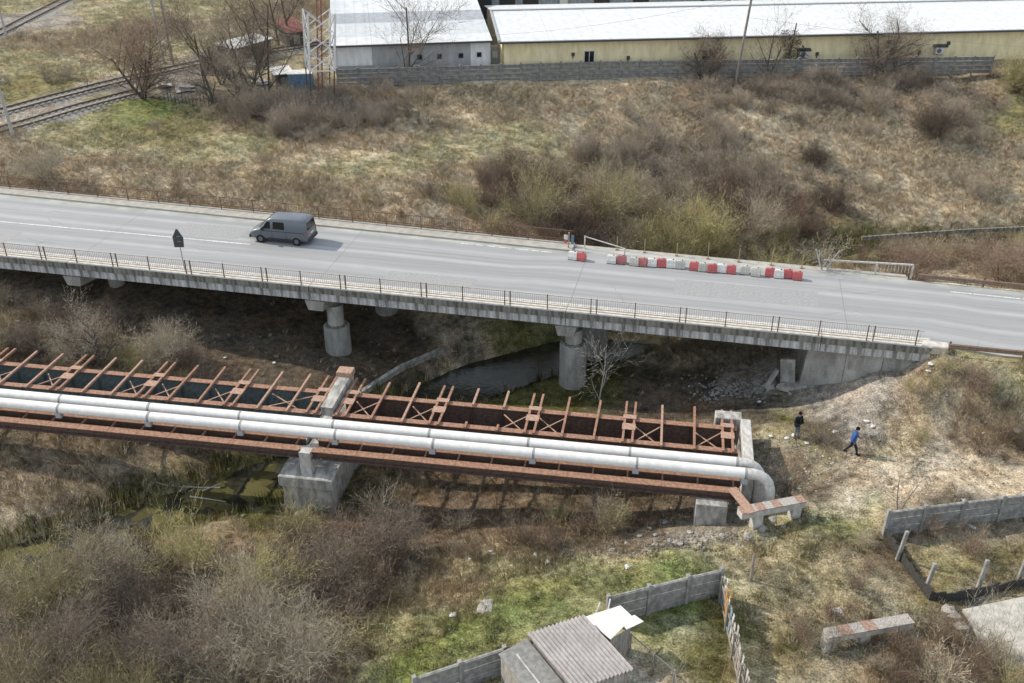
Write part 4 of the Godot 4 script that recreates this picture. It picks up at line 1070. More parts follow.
func make_road_objects() -> void:
	# road sign seen from behind
	var g := thing("road_sign", "tall pointed road sign seen from its dark back on the bridge pavement", "road sign", R(13.66, 0.62, 0.19), RY)
	var grey := plain("sign back", Color(0.075, 0.085, 0.095), 0.5, 0.3)
	var b := mb()
	b.tube(Vector3(0, 0, 0), Vector3(-0.12, 2.75, 0), 0.035, 0.035, 8)
	build(b, "pole", plain("galvanised", Color(0.34, 0.34, 0.34), 0.5, 0.4), g)
	b = mb()
	var tri := [Vector3(-0.40, 1.72, 0.07), Vector3(0.22, 1.72, -0.05), Vector3(0.28, 2.40, -0.05), Vector3(-0.02, 3.0, 0.0), Vector3(-0.12, 3.02, 0.02), Vector3(-0.42, 2.45, 0.07)]
	for k in 6:
		var p: Vector3 = tri[k]; var q: Vector3 = tri[(k + 1) % 6]
		b.quad(p + Vector3(0, 0, 0.04), p + Vector3(0, 0, 0.07), q + Vector3(0, 0, 0.07), q + Vector3(0, 0, 0.04))
	for k in range(1, 5):
		b.tri(tri[0] + Vector3(0, 0, 0.07), tri[k + 1] + Vector3(0, 0, 0.07), tri[k] + Vector3(0, 0, 0.07))
		b.tri(tri[0] + Vector3(0, 0, 0.04), tri[k] + Vector3(0, 0, 0.04), tri[k + 1] + Vector3(0, 0, 0.04))
	build(b, "plate", grey, g)
	b = mb()
	for y in [2.15, 2.5]:
		b.box(Vector3(-0.1, y, 0.085), Vector3(0.42, 0.04, 0.02))
	build(b, "bracket", plain("galvanised", Color.WHITE), g)
	# plastic barriers in a row along the far kerb
	var red := mat("red plastic", Color(0.38, 0.07, 0.07), Color(0.52, 0.15, 0.15), 0.7, 0.6)
	var white := mat("white plastic", Color(0.50, 0.48, 0.45), Color(0.72, 0.71, 0.69), 0.7, 0.6)
	var shape := mb()
	shape.hexa([Vector3(-0.315, 0.05, 0.24), Vector3(0.315, 0.05, 0.24), Vector3(0.315, 0.05, -0.24), Vector3(-0.315, 0.05, -0.24), Vector3(-0.31, 0.28, 0.22), Vector3(0.31, 0.28, 0.22), Vector3(0.31, 0.28, -0.22), Vector3(-0.31, 0.28, -0.22)])
	shape.hexa([Vector3(-0.31, 0.281, 0.2), Vector3(0.31, 0.281, 0.2), Vector3(0.31, 0.281, -0.2), Vector3(-0.31, 0.281, -0.2), Vector3(-0.305, 0.52, 0.14), Vector3(0.305, 0.52, 0.14), Vector3(0.305, 0.52, -0.14), Vector3(-0.305, 0.52, -0.14)])
	shape.cbox(Vector3(0, 0.545, 0), Vector3(0.54, 0.05, 0.2), 0.015)
	var bm := shape.mesh()
	var feet := mb()
	for x in [-0.2, 0.2]:
		feet.box(Vector3(x, 0.025, 0), Vector3(0.16, 0.05, 0.5))
	var fm := feet.mesh()
	var filler := mb()
	filler.tube(Vector3(0.12, 0.57, 0), Vector3(0.12, 0.61, 0), 0.05, 0.05, 8)
	var lm := filler.mesh()
	var r := RandomNumberGenerator.new()
	r.seed = 12
	# places along the road read from the row: position and colour
	var row := [[38.75, 0], [39.35, 1], [41.5, 0], [42.13, 1], [43.0, 0], [43.6, 1], [44.25, 0], [44.85, 1], [45.5, 0], [46.12, 0], [47.05, 1], [47.66, 0], [48.28, 1], [48.9, 0], [49.52, 1], [50.42, 0], [51.15, 0], [52.05, 1], [52.62, 0], [53.2, 1], [53.85, 1]]
	var order := ["first", "second", "third", "fourth", "fifth", "sixth", "seventh", "eighth", "ninth", "tenth", "eleventh"]
	var cnt := [0, 0]
	for q in row:
		var c: int = q[1]
		var lab := "%s plastic road barrier, %s %s one from the van's side of the row" % ["red" if c else "white", order[cnt[c]], "red" if c else "white"]
		cnt[c] += 1
		var o := thing("road_barrier", lab, "barrier", R(q[0] + r.randf_range(-0.03, 0.03), 8.42 + r.randf_range(-0.1, 0.1), 0.0), RY + r.randf_range(-0.13, 0.13), "red and white barriers along the far kerb")
		var worn := mat("scuffed red plastic", Color(0.30, 0.07, 0.065), Color(0.46, 0.20, 0.19), 0.35, 0.7, 2) if c else mat("dirty white plastic", Color(0.34, 0.32, 0.28), Color(0.62, 0.60, 0.56), 0.4, 0.7, 2)
		var fresh := r.randf() < 0.45
		put("shell", bm, (red if c else white) if fresh else worn, o)
		put("feet", fm, plain("barrier feet", Color(0.05, 0.05, 0.05), 0.9), o)
		put("filler_cap", lm, plain("barrier feet", Color.BLACK), o)
	# leftover posts behind the barriers
	var k := 0
	for s in [41.55, 43.5, 45.75, 47.9, 50.0, 52.2, 54.2]:
		b = mb()
		var h := r.randf_range(1.0, 1.25)
		b.box(Vector3(0, h / 2, 0), Vector3(0.055, h, 0.055), Basis(Vector3(0, 0, 1), r.randf_range(-0.05, 0.05)))
		b.box(Vector3(0, 0.06, 0), Vector3(0.2, 0.12, 0.2))
		var o := build(b, "railing_post", mat("ochre post", Color(0.30, 0.22, 0.13), Color(0.46, 0.37, 0.25), 0.7, 0.9))
		o.position = R(s, far_kerb(s) + 1.15, -0.04); o.rotation.y = RY
		tag(o, "bare ochre railing post behind the barriers, %s from the van's side" % order[k], "post", "bare posts behind the plastic barriers")
		k += 1
	g = thing("handrail", "fallen pale pipe handrail behind the first barrier gap", "handrail", R(39.6, 9.6, 0), RY)
	b = mb()
	b.tube(Vector3(-0.3, 0.95, -0.7), Vector3(2.6, 0.5, -0.2), 0.04, 0.04, 8)
	b.tube(Vector3(-0.3, -0.1, -0.7), Vector3(-0.3, 1.0, -0.7), 0.05, 0.05, 8)
	b.tube(Vector3(2.6, -0.1, -0.2), Vector3(2.6, 0.55, -0.2), 0.04, 0.04, 8)
	build(b, "tube", mats["pavement concrete"], g)
	g = thing("marker_post", "short post with red, white and blue marker plates at the railing end", "post", R(38.2, far_kerb(38.2) + 0.35, 0.0), RY)
	b = mb(); b.box(Vector3(0, 0.65, 0), Vector3(0.08, 1.3, 0.08)); build(b, "post", mats["ochre post"], g)
	b = mb(); b.cbox(Vector3(-0.2, 0.95, 0.06), Vector3(0.28, 0.36, 0.03), 0.01); build(b, "marker_plate", white, g)
	b = mb(); b.cbox(Vector3(-0.2, 0.62, 0.06), Vector3(0.22, 0.24, 0.03), 0.01); build(b, "marker_plate", red, g)
	b = mb(); b.cbox(Vector3(0.28, 0.8, 0.06), Vector3(0.2, 0.7, 0.03), 0.01); build(b, "marker_plate", plain("blue plate", Color(0.10, 0.19, 0.27), 0.6), g)

# ---------------------------------------------------------------- people: smooth union of tapered bones, meshed as surface nets
func nets(bones: Array, cell: float, soft_k: float, out: MB) -> void:
	var lo := Vector3(1e9, 1e9, 1e9); var hi := -lo
	for q in bones:
		var rr: float = maxf(q[2], q[3]) + soft_k + cell * 2
		for p in [q[0], q[1]]:
			lo = lo.min(p - Vector3.ONE * rr); hi = hi.max(p + Vector3.ONE * rr)
	var nx := int((hi.x - lo.x) / cell) + 2; var ny := int((hi.y - lo.y) / cell) + 2; var nz := int((hi.z - lo.z) / cell) + 2
	var D := PackedFloat32Array(); D.resize(nx * ny * nz); D.fill(1.0)
	var C := PackedInt32Array(); C.resize(nx * ny * nz)
	var best := PackedFloat32Array(); best.resize(nx * ny * nz); best.fill(9.0)
	for bi in bones.size():
		var q: Array = bones[bi]
		var a: Vector3 = q[0]; var ba: Vector3 = q[1] - q[0]
		var l2 := maxf(ba.length_squared(), 1e-9)
		var rr: float = maxf(q[2], q[3]) + soft_k * 1.5 + cell * 2
		var m0: Vector3 = (a.min(q[1]) - Vector3.ONE * rr - lo) / cell
		var m1: Vector3 = (a.max(q[1]) + Vector3.ONE * rr - lo) / cell
		for iy in range(maxi(0, int(m0.y)), mini(ny, int(m1.y) + 2)):
			for iz in range(maxi(0, int(m0.z)), mini(nz, int(m1.z) + 2)):
				for ix in range(maxi(0, int(m0.x)), mini(nx, int(m1.x) + 2)):
					var p := lo + Vector3(ix, iy, iz) * cell
					var t := clampf((p - a).dot(ba) / l2, 0, 1)
					var d := p.distance_to(a + ba * t) - lerpf(q[2], q[3], t)
					var i := (iy * nz + iz) * nx + ix
					if d < best[i]:
						best[i] = d; C[i] = bi
					var e := D[i]
					var h := maxf(soft_k - absf(d - e), 0.0) / soft_k
					D[i] = minf(d, e) - h * h * soft_k * 0.25
	var vert := {}
	var corner := [0, 1, nx, nx + 1, nx * nz, nx * nz + 1, nx * nz + nx, nx * nz + nx + 1]
	var offs := [Vector3(0, 0, 0), Vector3(1, 0, 0), Vector3(0, 0, 1), Vector3(1, 0, 1), Vector3(0, 1, 0), Vector3(1, 1, 0), Vector3(0, 1, 1), Vector3(1, 1, 1)]
	var edges := [[0, 1], [2, 3], [4, 5], [6, 7], [0, 2], [1, 3], [4, 6], [5, 7], [0, 4], [1, 5], [2, 6], [3, 7]]
	for iy in ny - 1:
		for iz in nz - 1:
			for ix in nx - 1:
				var i := (iy * nz + iz) * nx + ix
				var s0 := D[i] < 0
				var mixed := false
				for k in range(1, 8):
					if (D[i + corner[k]] < 0) != s0:
						mixed = true; break
				if not mixed: continue
				var acc := Vector3.ZERO; var cnt := 0
				for e in edges:
					var d0 := D[i + corner[e[0]]]; var d1 := D[i + corner[e[1]]]
					if (d0 < 0) != (d1 < 0):
						acc += offs[e[0]].lerp(offs[e[1]], d0 / (d0 - d1)); cnt += 1
				vert[i] = lo + (Vector3(ix, iy, iz) + acc / cnt) * cell
	var grad := func(i: int) -> Vector3:
		return Vector3(D[i + 1] - D[i], D[i + nx * nz] - D[i], D[i + nx] - D[i]).normalized()
	var axes := [[1, nx, nx * nz], [nx, nx * nz, 1], [nx * nz, 1, nx]]
	for i in vert.keys():
		for ax in axes:
			var j: int = i + ax[0]
			if (D[i] < 0) == (D[j] < 0): continue
			var q := [i, i - ax[1], i - ax[1] - ax[2], i - ax[2]]
			if not (vert.has(q[1]) and vert.has(q[2]) and vert.has(q[3])): continue
			out.col = bones[C[i if D[i] < 0 else j]][4]
			if D[i] >= 0: q.reverse()
			var nr := []
			for u in q: nr.append(grad.call(u))
			out.trin(vert[q[0]], vert[q[1]], vert[q[2]], nr[0], nr[1], nr[2])
			out.trin(vert[q[0]], vert[q[2]], vert[q[3]], nr[0], nr[2], nr[3])

func hand_bones(w: Vector3, dir: Vector3, palm: Vector3, sd: float, skin: Color) -> Array:
	# w wrist, dir along the hand, palm the way the palm faces
	var a := dir.normalized(); var n := (palm - a * palm.dot(a)).normalized(); var x := a.cross(n) * sd
	var out := [[w, w + a * 0.03, 0.024, 0.022, skin]]
	for i in 4:
		var off := (i - 1.5) * 0.019
		var k := w + a * 0.085 + x * off
		out.append([w + a * 0.02 + x * off * 0.6, k, 0.015, 0.012, skin])
		var ln: float = [0.034, 0.041, 0.038, 0.030][i]
		var m := k + (a * 0.86 + n * 0.5).normalized() * ln
		out.append([k, m, 0.0095, 0.0085, skin])
		out.append([m, m + (a * 0.45 + n * 0.9).normalized() * ln * 0.8, 0.0085, 0.0075, skin])
	var t0 := w + a * 0.025 - x * 0.024
	var t1 := t0 + (a * 0.7 - x * 0.7 + n * 0.3).normalized() * 0.04
	out.append([t0, t1, 0.014, 0.0105, skin])
	out.append([t1, t1 + (a * 0.9 - x * 0.1 + n * 0.4).normalized() * 0.032, 0.0105, 0.009, skin])
	return out

func person(label: String, where: Vector3, turn: float, J: Dictionary, jacket: Color, trousers: Color, shoes: Color, hair: Color) -> Node3D:
	var o := thing("person", label, "person", where, turn)
	var skin := Color(0.42, 0.25, 0.17)
	var f := Vector3(0, 0, 1)
	var b := mb(true)
	var B := [
		[J.pelvis + Vector3(-0.07, 0, 0), J.pelvis + Vector3(0.07, 0, 0), 0.135, 0.135, trousers],
		[J.pelvis + Vector3(0, 0.06, 0), J.chest, 0.155, 0.165, jacket],
		[J.chest + Vector3(-0.10, 0.04, 0), J.chest + Vector3(0.10, 0.04, 0), 0.135, 0.135, jacket],
		[J.chest + Vector3(0, 0.12, 0), J.neck, 0.10, 0.062, jacket],
		[J.pelvis + Vector3(-0.08, 0.02, 0), J.pelvis + Vector3(0.08, 0.02, 0), 0.15, 0.15, jacket]]
	for s in ["l", "r"]:
		B.append([J[s + "sh"], J[s + "el"], 0.075, 0.058, jacket])
		B.append([J[s + "el"], J[s + "wr"], 0.058, 0.045, jacket])
		B.append([J[s + "hip"], J[s + "kn"], 0.098, 0.070, trousers])
		B.append([J[s + "kn"], J[s + "an"], 0.072, 0.052, trousers])
		B.append([J[s + "an"] + Vector3(0, -0.035, -0.03), J[s + "toe"], 0.046, 0.038, shoes])
	nets(B, 0.024, 0.05, b)
	for s in [["l", 1.0], ["r", -1.0]]:
		nets(hand_bones(J[s[0] + "wr"], J[s[0] + "wr"] - J[s[0] + "el"], Vector3(-s[1], 0, 0.2), s[1], skin), 0.005, 0.008, b)
	var hd: Vector3 = J.head
	var look: Basis = J.look
	var hb := []
	for q in [[Vector3(0, -0.02, 0.0), Vector3(0, 0.045, -0.015), 0.078, 0.088], [Vector3(0, -0.06, 0.035), Vector3(0, 0.02, 0.03), 0.052, 0.066], [Vector3(0, -0.005, 0.09), Vector3(0, -0.03, 0.112), 0.011, 0.015], [Vector3(-0.02, -0.062, 0.082), Vector3(0.02, -0.062, 0.082), 0.011, 0.011], [Vector3(0.084, -0.02, -0.005), Vector3(0.086, 0.015, -0.01), 0.014, 0.016], [Vector3(-0.084, -0.02, -0.005), Vector3(-0.086, 0.015, -0.01), 0.014, 0.016]]:
		hb.append([hd + look * q[0], hd + look * q[1], q[2], q[3], skin])
	for e in [-0.032, 0.032]:
		hb.append([hd + look * Vector3(e, 0.006, 0.081), hd + look * Vector3(e, 0.006, 0.085), 0.011, 0.011, Color(0.03, 0.025, 0.02)])
	hb.append([J.neck + Vector3(0, -0.03, 0), hd + Vector3(0, -0.05, 0), 0.058, 0.055, skin])
	nets(hb, 0.009, 0.022, b)
	var m := veg("person cloth", Color(1, 1, 1), 0.0)
	build(b, "body", m, o)
	b = mb(true)
	nets([[hd + look * Vector3(0, 0.045, -0.02), hd + look * Vector3(0, 0.06, -0.03), 0.102, 0.098, hair], [hd + look * Vector3(0, -0.01, -0.05), hd + look * Vector3(0, 0.03, -0.04), 0.07, 0.08, hair], [hd + look * Vector3(-0.04, 0.075, 0.06), hd + look * Vector3(0.04, 0.075, 0.06), 0.03, 0.03, hair]], 0.012, 0.03, b)
	build(b, "hair", m, o)
	return o

func make_people() -> void:
	# walking, blue jacket
	var J := {pelvis = Vector3(0, 0.93, 0), chest = Vector3(0, 1.27, 0.05), neck = Vector3(0, 1.50, 0.08), head = Vector3(0, 1.635, 0.13), look = Basis(Vector3(1, 0, 0), 0.3),
		lsh = Vector3(0.19, 1.40, 0.06), lel = Vector3(0.25, 1.14, 0.14), lwr = Vector3(0.23, 0.96, 0.32), rsh = Vector3(-0.19, 1.40, 0.06), rel = Vector3(-0.25, 1.14, -0.06), rwr = Vector3(-0.25, 0.90, 0.02),
		lhip = Vector3(0.09, 0.90, 0), lkn = Vector3(0.10, 0.49, -0.04), lan = Vector3(0.10, 0.115, -0.34), ltoe = Vector3(0.11, 0.04, -0.20), rhip = Vector3(-0.09, 0.90, 0), rkn = Vector3(-0.10, 0.49, 0.20), ran = Vector3(-0.10, 0.08, 0.30), rtoe = Vector3(-0.11, 0.04, 0.47)}
	person("person in a blue jacket and dark trousers walking along the dirt path", G(Vector2(18.7, -45.28), 0.0), 1.35, J, Color(0.045, 0.10, 0.25), Color(0.025, 0.028, 0.04), Color(0.02, 0.02, 0.02), Color(0.015, 0.013, 0.012))
	# standing, dark jacket, hands held in front
	J = {pelvis = Vector3(0, 0.94, 0), chest = Vector3(0, 1.28, 0.01), neck = Vector3(0, 1.51, 0.02), head = Vector3(0, 1.65, 0.05), look = Basis(Vector3(1, 0, 0), 0.35),
		lsh = Vector3(0.19, 1.41, 0.01), lel = Vector3(0.27, 1.15, 0.02), lwr = Vector3(0.12, 1.08, 0.25), rsh = Vector3(-0.19, 1.41, 0.01), rel = Vector3(-0.27, 1.15, 0.02), rwr = Vector3(-0.12, 1.05, 0.25),
		lhip = Vector3(0.09, 0.91, 0), lkn = Vector3(0.11, 0.50, 0.03), lan = Vector3(0.12, 0.08, 0.0), ltoe = Vector3(0.14, 0.04, 0.17), rhip = Vector3(-0.09, 0.91, 0), rkn = Vector3(-0.10, 0.50, 0.02), ran = Vector3(-0.11, 0.08, -0.02), rtoe = Vector3(-0.13, 0.04, 0.15)}
	person("person in a black jacket and grey trousers standing by the bare bush", G(Vector2(16.16, -47.14), 0.0), 0.5, J, Color(0.018, 0.02, 0.026), Color(0.16, 0.18, 0.20), Color(0.03, 0.03, 0.03), Color(0.012, 0.011, 0.012))

# ---------------------------------------------------------------- fences
func slab_fence(called: String, label: String, posts: Array, high: float, rows: int, m: Material, joined: bool, missing := []) -> Node3D:
	var o := thing(called, label, "fence", Vector3.ZERO)
	var r := RandomNumberGenerator.new()
	r.seed = label.hash()
	for i in posts.size():
		var p: Vector3 = posts[i]
		var b := mb()
		var d: Vector3 = (posts[mini(i + 1, posts.size() - 1)] - posts[maxi(i - 1, 0)]).normalized()
		d.y = 0
		var bs := Basis(d.normalized(), Vector3.UP, d.normalized().cross(Vector3.UP)) * Basis(Vector3(0, 0, 1), r.randf_range(-0.02, 0.02))
		b.cbox(p + Vector3(0, high / 2 - 0.2, 0), Vector3(0.17, high + 0.55, 0.22), 0.02, bs)
		build(b, "post", m, o)
	for i in posts.size() - 1:
		if i in missing: continue
		var a: Vector3 = posts[i]; var c: Vector3 = posts[i + 1]
		var d := (c - a).normalized()
		var sh := high / rows
		var b := mb()
		for k in rows:
			if not joined: b = mb()
			var y := sh * (k + 0.5) - 0.05
			var j := r.randf_range(-0.012, 0.012)
			b.bar(a + d * 0.075 + Vector3(0, y + j, 0), c - d * 0.075 + Vector3(0, y + r.randf_range(-0.012, 0.012), 0), 0.05, sh - (0.09 if joined else 0.04))
			# raised rim of the cast slab
			var nrm := d.cross(Vector3.UP).normalized() * 0.031
			for e in [1.0, -1.0]:
				b.bar(a + d * 0.1 + Vector3(0, y + sh * 0.32, 0) + nrm * e, c - d * 0.1 + Vector3(0, y + sh * 0.32, 0) + nrm * e, 0.09, sh * 0.22)
			if not joined: build(b, "slab", m, o)
		if joined: build(b, "panel", m, o)
	return o

func spaced(a: Vector2, c: Vector2, step: float) -> Array:
	var out := []
	var n := maxi(1, int(round(a.distance_to(c) / step)))
	for i in n + 1:
		out.append(G(a.lerp(c, float(i) / n)))
	return out

func make_fences() -> void:
	var grey := mat("fence concrete", Color(0.15, 0.15, 0.145), Color(0.27, 0.265, 0.255), 3.0, 0.95, 1)
	var pale := mat("near fence concrete", Color(0.18, 0.178, 0.17), Color(0.33, 0.325, 0.31), 1.6, 0.95, 2, 0.0, 0.8)
	var pts := spaced(Vector2(-18.09, -103.87), Vector2(9.4, -107.07), 2.1)
	pts.pop_back()
	pts += spaced(Vector2(9.4, -107.07), Vector2(51.95, -109.19), 2.1)
	for i in pts.size(): pts[i].y = lerpf(1.35, 1.45, float(i) / pts.size())
	slab_fence("concrete_fence", "long grey concrete slab fence below the yellow and grey warehouses", pts, 1.85, 4, grey, true)
	slab_fence("concrete_fence", "grey concrete slab fence beside the dirt path and the enclosed plot", [G(Vector2(18.42, -38.72)), G(Vector2(20.32, -39.03)), G(Vector2(22.34, -39.36)), G(Vector2(24.46, -39.75)), G(Vector2(26.6, -40.06)), G(Vector2(28.7, -40.21))], 1.5, 3, pale, false)
	slab_fence("concrete_fence", "concrete slab fence running from the white shed roof to the grass corner", [Vector3(4.2, -3.85, -32.6), Vector3(6.05, -3.85, -33.25), Vector3(7.85, -3.85, -33.85), Vector3(9.45, -3.85, -34.35)], 1.75, 3, pale, false)
	slab_fence("concrete_fence", "short concrete slab fence at the bottom left of the corrugated roof", [Vector3(-0.3, -3.95, -29.9), Vector3(-2.1, -3.95, -29.1), Vector3(-3.9, -3.95, -28.3)], 1.6, 3, pale, false)
	# patched board fence on the right of the shed yard
	var o := thing("board_fence", "patched fence of whitewashed boards and sheets with an orange piece", "fence", Vector3.ZERO)
	var wht := mat("old white paint", Color(0.30, 0.29, 0.27), Color(0.60, 0.59, 0.56), 0.9, 0.9, 4)
	var wood := mat("grey boards", Color(0.17, 0.15, 0.13), Color(0.34, 0.31, 0.28), 0.8, 0.95, 6)
	var r := RandomNumberGenerator.new()
	r.seed = 31
	var a := Vector3(9.5, -3.9, -34.25); var c := Vector3(9.3, -3.9, -27.5)
	for k in 34:
		var p := a.lerp(c, (k + 0.5) / 34.0)
		var h := r.randf_range(1.35, 1.75)
		var b := mb()
		var off := 0.06 if k % 2 == 0 else 0.0
		b.box(Vector3(p.x + off + r.randf_range(-0.02, 0.02) + 0.03 * sin(k * 0.5), p.y + h / 2, p.z), Vector3(0.03, h, 0.195), Basis(Vector3(0, 0, 1), r.randf_range(-0.06, 0.04)) * Basis(Vector3(0, 1, 0), r.randf_range(-0.08, 0.08)))
		var m: Material = wht if k < 17 or r.randf() < 0.4 else wood
		if k in [5, 6, 7]: m = mat("orange paint", Color(0.42, 0.20, 0.04), Color(0.55, 0.30, 0.08), 0.6, 0.85)
		if k in [11]: m = mat("blue paint", Color(0.12, 0.22, 0.30), Color(0.25, 0.34, 0.40), 0.6, 0.85)
		build(b, "board", m, o)
	for k in 4:
		var p := a.lerp(c, (k + 0.2) / 4.0)
		var b := mb()
		b.tube(p + Vector3(-0.1, -0.4, 0), p + Vector3(-0.1, 1.7, 0), 0.06, 0.05, 8)
		build(b, "post", wood, o)
	for y in [0.4, 1.2]:
		var b := mb()
		b.bar(a + Vector3(-0.06, y, 0), c + Vector3(-0.06, y, 0), 0.05, 0.08)
		build(b, "fence_rail", wood, o)
	# enclosed plot: low dark sheeting with leaning concrete posts
	var dark := mat("black sheeting", Color(0.018, 0.018, 0.018), Color(0.06, 0.058, 0.055), 0.8, 0.8)
	o = thing("sheet_fence", "low black sheeting round the enclosed plot, sagging between posts", "fence", Vector3.ZERO)
	var run := [Vector2(18.48, -38.57), Vector2(18.62, -37.07), Vector2(18.77, -35.57), Vector2(19, -34.14), Vector2(20.05, -34.14), Vector2(21.72, -34.53), Vector2(23.84, -35.21), Vector2(26.74, -35.96)]
	for i in run.size() - 1:
		var p := G(run[i]); var q := G(run[i + 1])
		for k in 3:
			var u := p.lerp(q, k / 3.0); var v := p.lerp(q, (k + 1) / 3.0)
			var hu := r.randf_range(0.38, 0.58); var hv := r.randf_range(0.38, 0.58)
			var d := (q - p).normalized().cross(Vector3.UP) * 0.03
			var b := mb()
			b.hexa([u - d + Vector3(0, -0.2, 0), v - d + Vector3(0, -0.2, 0), v + d + Vector3(0, -0.2, 0), u + d + Vector3(0, -0.2, 0), u - d * 2 + Vector3(0, hu, 0), v - d * 2 + Vector3(0, hv, 0), v + Vector3(0, hv, 0), u + Vector3(0, hu, 0)])
			build(b, "sheet", dark, o)
	var k := 0
	for q in [[Vector2(18.57, -36.93), "nearest the end of the slab fence", 0.10], [Vector2(19.05, -34.66), "at the bottom corner", 0.09], [Vector2(21.62, -34.99), "in the middle of the lower side", 0.05], [Vector2(23.79, -35.61), "at the edge of the picture", 0.05]]:
		var b := mb()
		b.cbox(Vector3(0, 0.75, 0), Vector3(0.17, 2.0, 0.15), 0.02, Basis(Vector3(0, 0, 1), -q[2]))
		var e := build(b, "concrete_post", pale)
		e.position = G(q[0])
		tag(e, "leaning concrete post of the enclosed plot, " + q[1], "post", "leaning posts round the plot")
		k += 1
	# wooden post on the meadow edge
	var b := mb()
	b.tube(Vector3(0, -0.3, 0), Vector3(-0.04, 1.55, 0.03), 0.085, 0.07, 8)
	b.tube(Vector3(-0.04, 1.55, 0.03), Vector3(-0.04, 1.58, 0.03), 0.07, 0.03, 8)
	var e := build(b, "wooden_post", wood)
	e.position = G(Vector2(11.19, -35.54))
	tag(e, "dark wooden post standing alone outside the board fence corner", "post")

# ---------------------------------------------------------------- sheds at the bottom
func corrugated(a: Vector3, ux: Vector3, uz: Vector3, waves: int, amp: float, called: String, m: Material, parent: Node, rows := 2) -> void:
	# sheets laid in rows: ridges run along uz
	var up := ux.cross(uz).normalized()
	if up.y < 0: up = -up
	for row in rows:
		for sh in 3:
			var b := mb()
			var w0 := waves * sh / 3; var w1 := waves * (sh + 1) / 3
			var lift := up * (0.02 * row + 0.012 * (sh % 2))
			var z0 := uz * (float(row) / rows - (0.03 if row else 0.0)); var z1 := uz * (float(row + 1) / rows)
			for k in range(w0 * 6, w1 * 6):
				var p := []
				for j in [k, k + 1]:
					var t: float = j / 6.0
					var h := cos(t * TAU) * amp
					var dh := -sin(t * TAU) * amp * TAU / (ux.length() / waves)
					p.append([a + ux * (t / waves) + up * h + lift, (up - ux.normalized() * dh).normalized()])
				b.trin(p[0][0] + z0, p[1][0] + z1, p[0][0] + z1, p[0][1], p[1][1], p[0][1])
				b.trin(p[0][0] + z0, p[1][0] + z0, p[1][0] + z1, p[0][1], p[1][1], p[1][1])
				var d := -up * 0.012
				b.quad(p[0][0] + z1, p[0][0] + z1 + d, p[1][0] + z1 + d, p[1][0] + z1)
			build(b, called, m, parent)

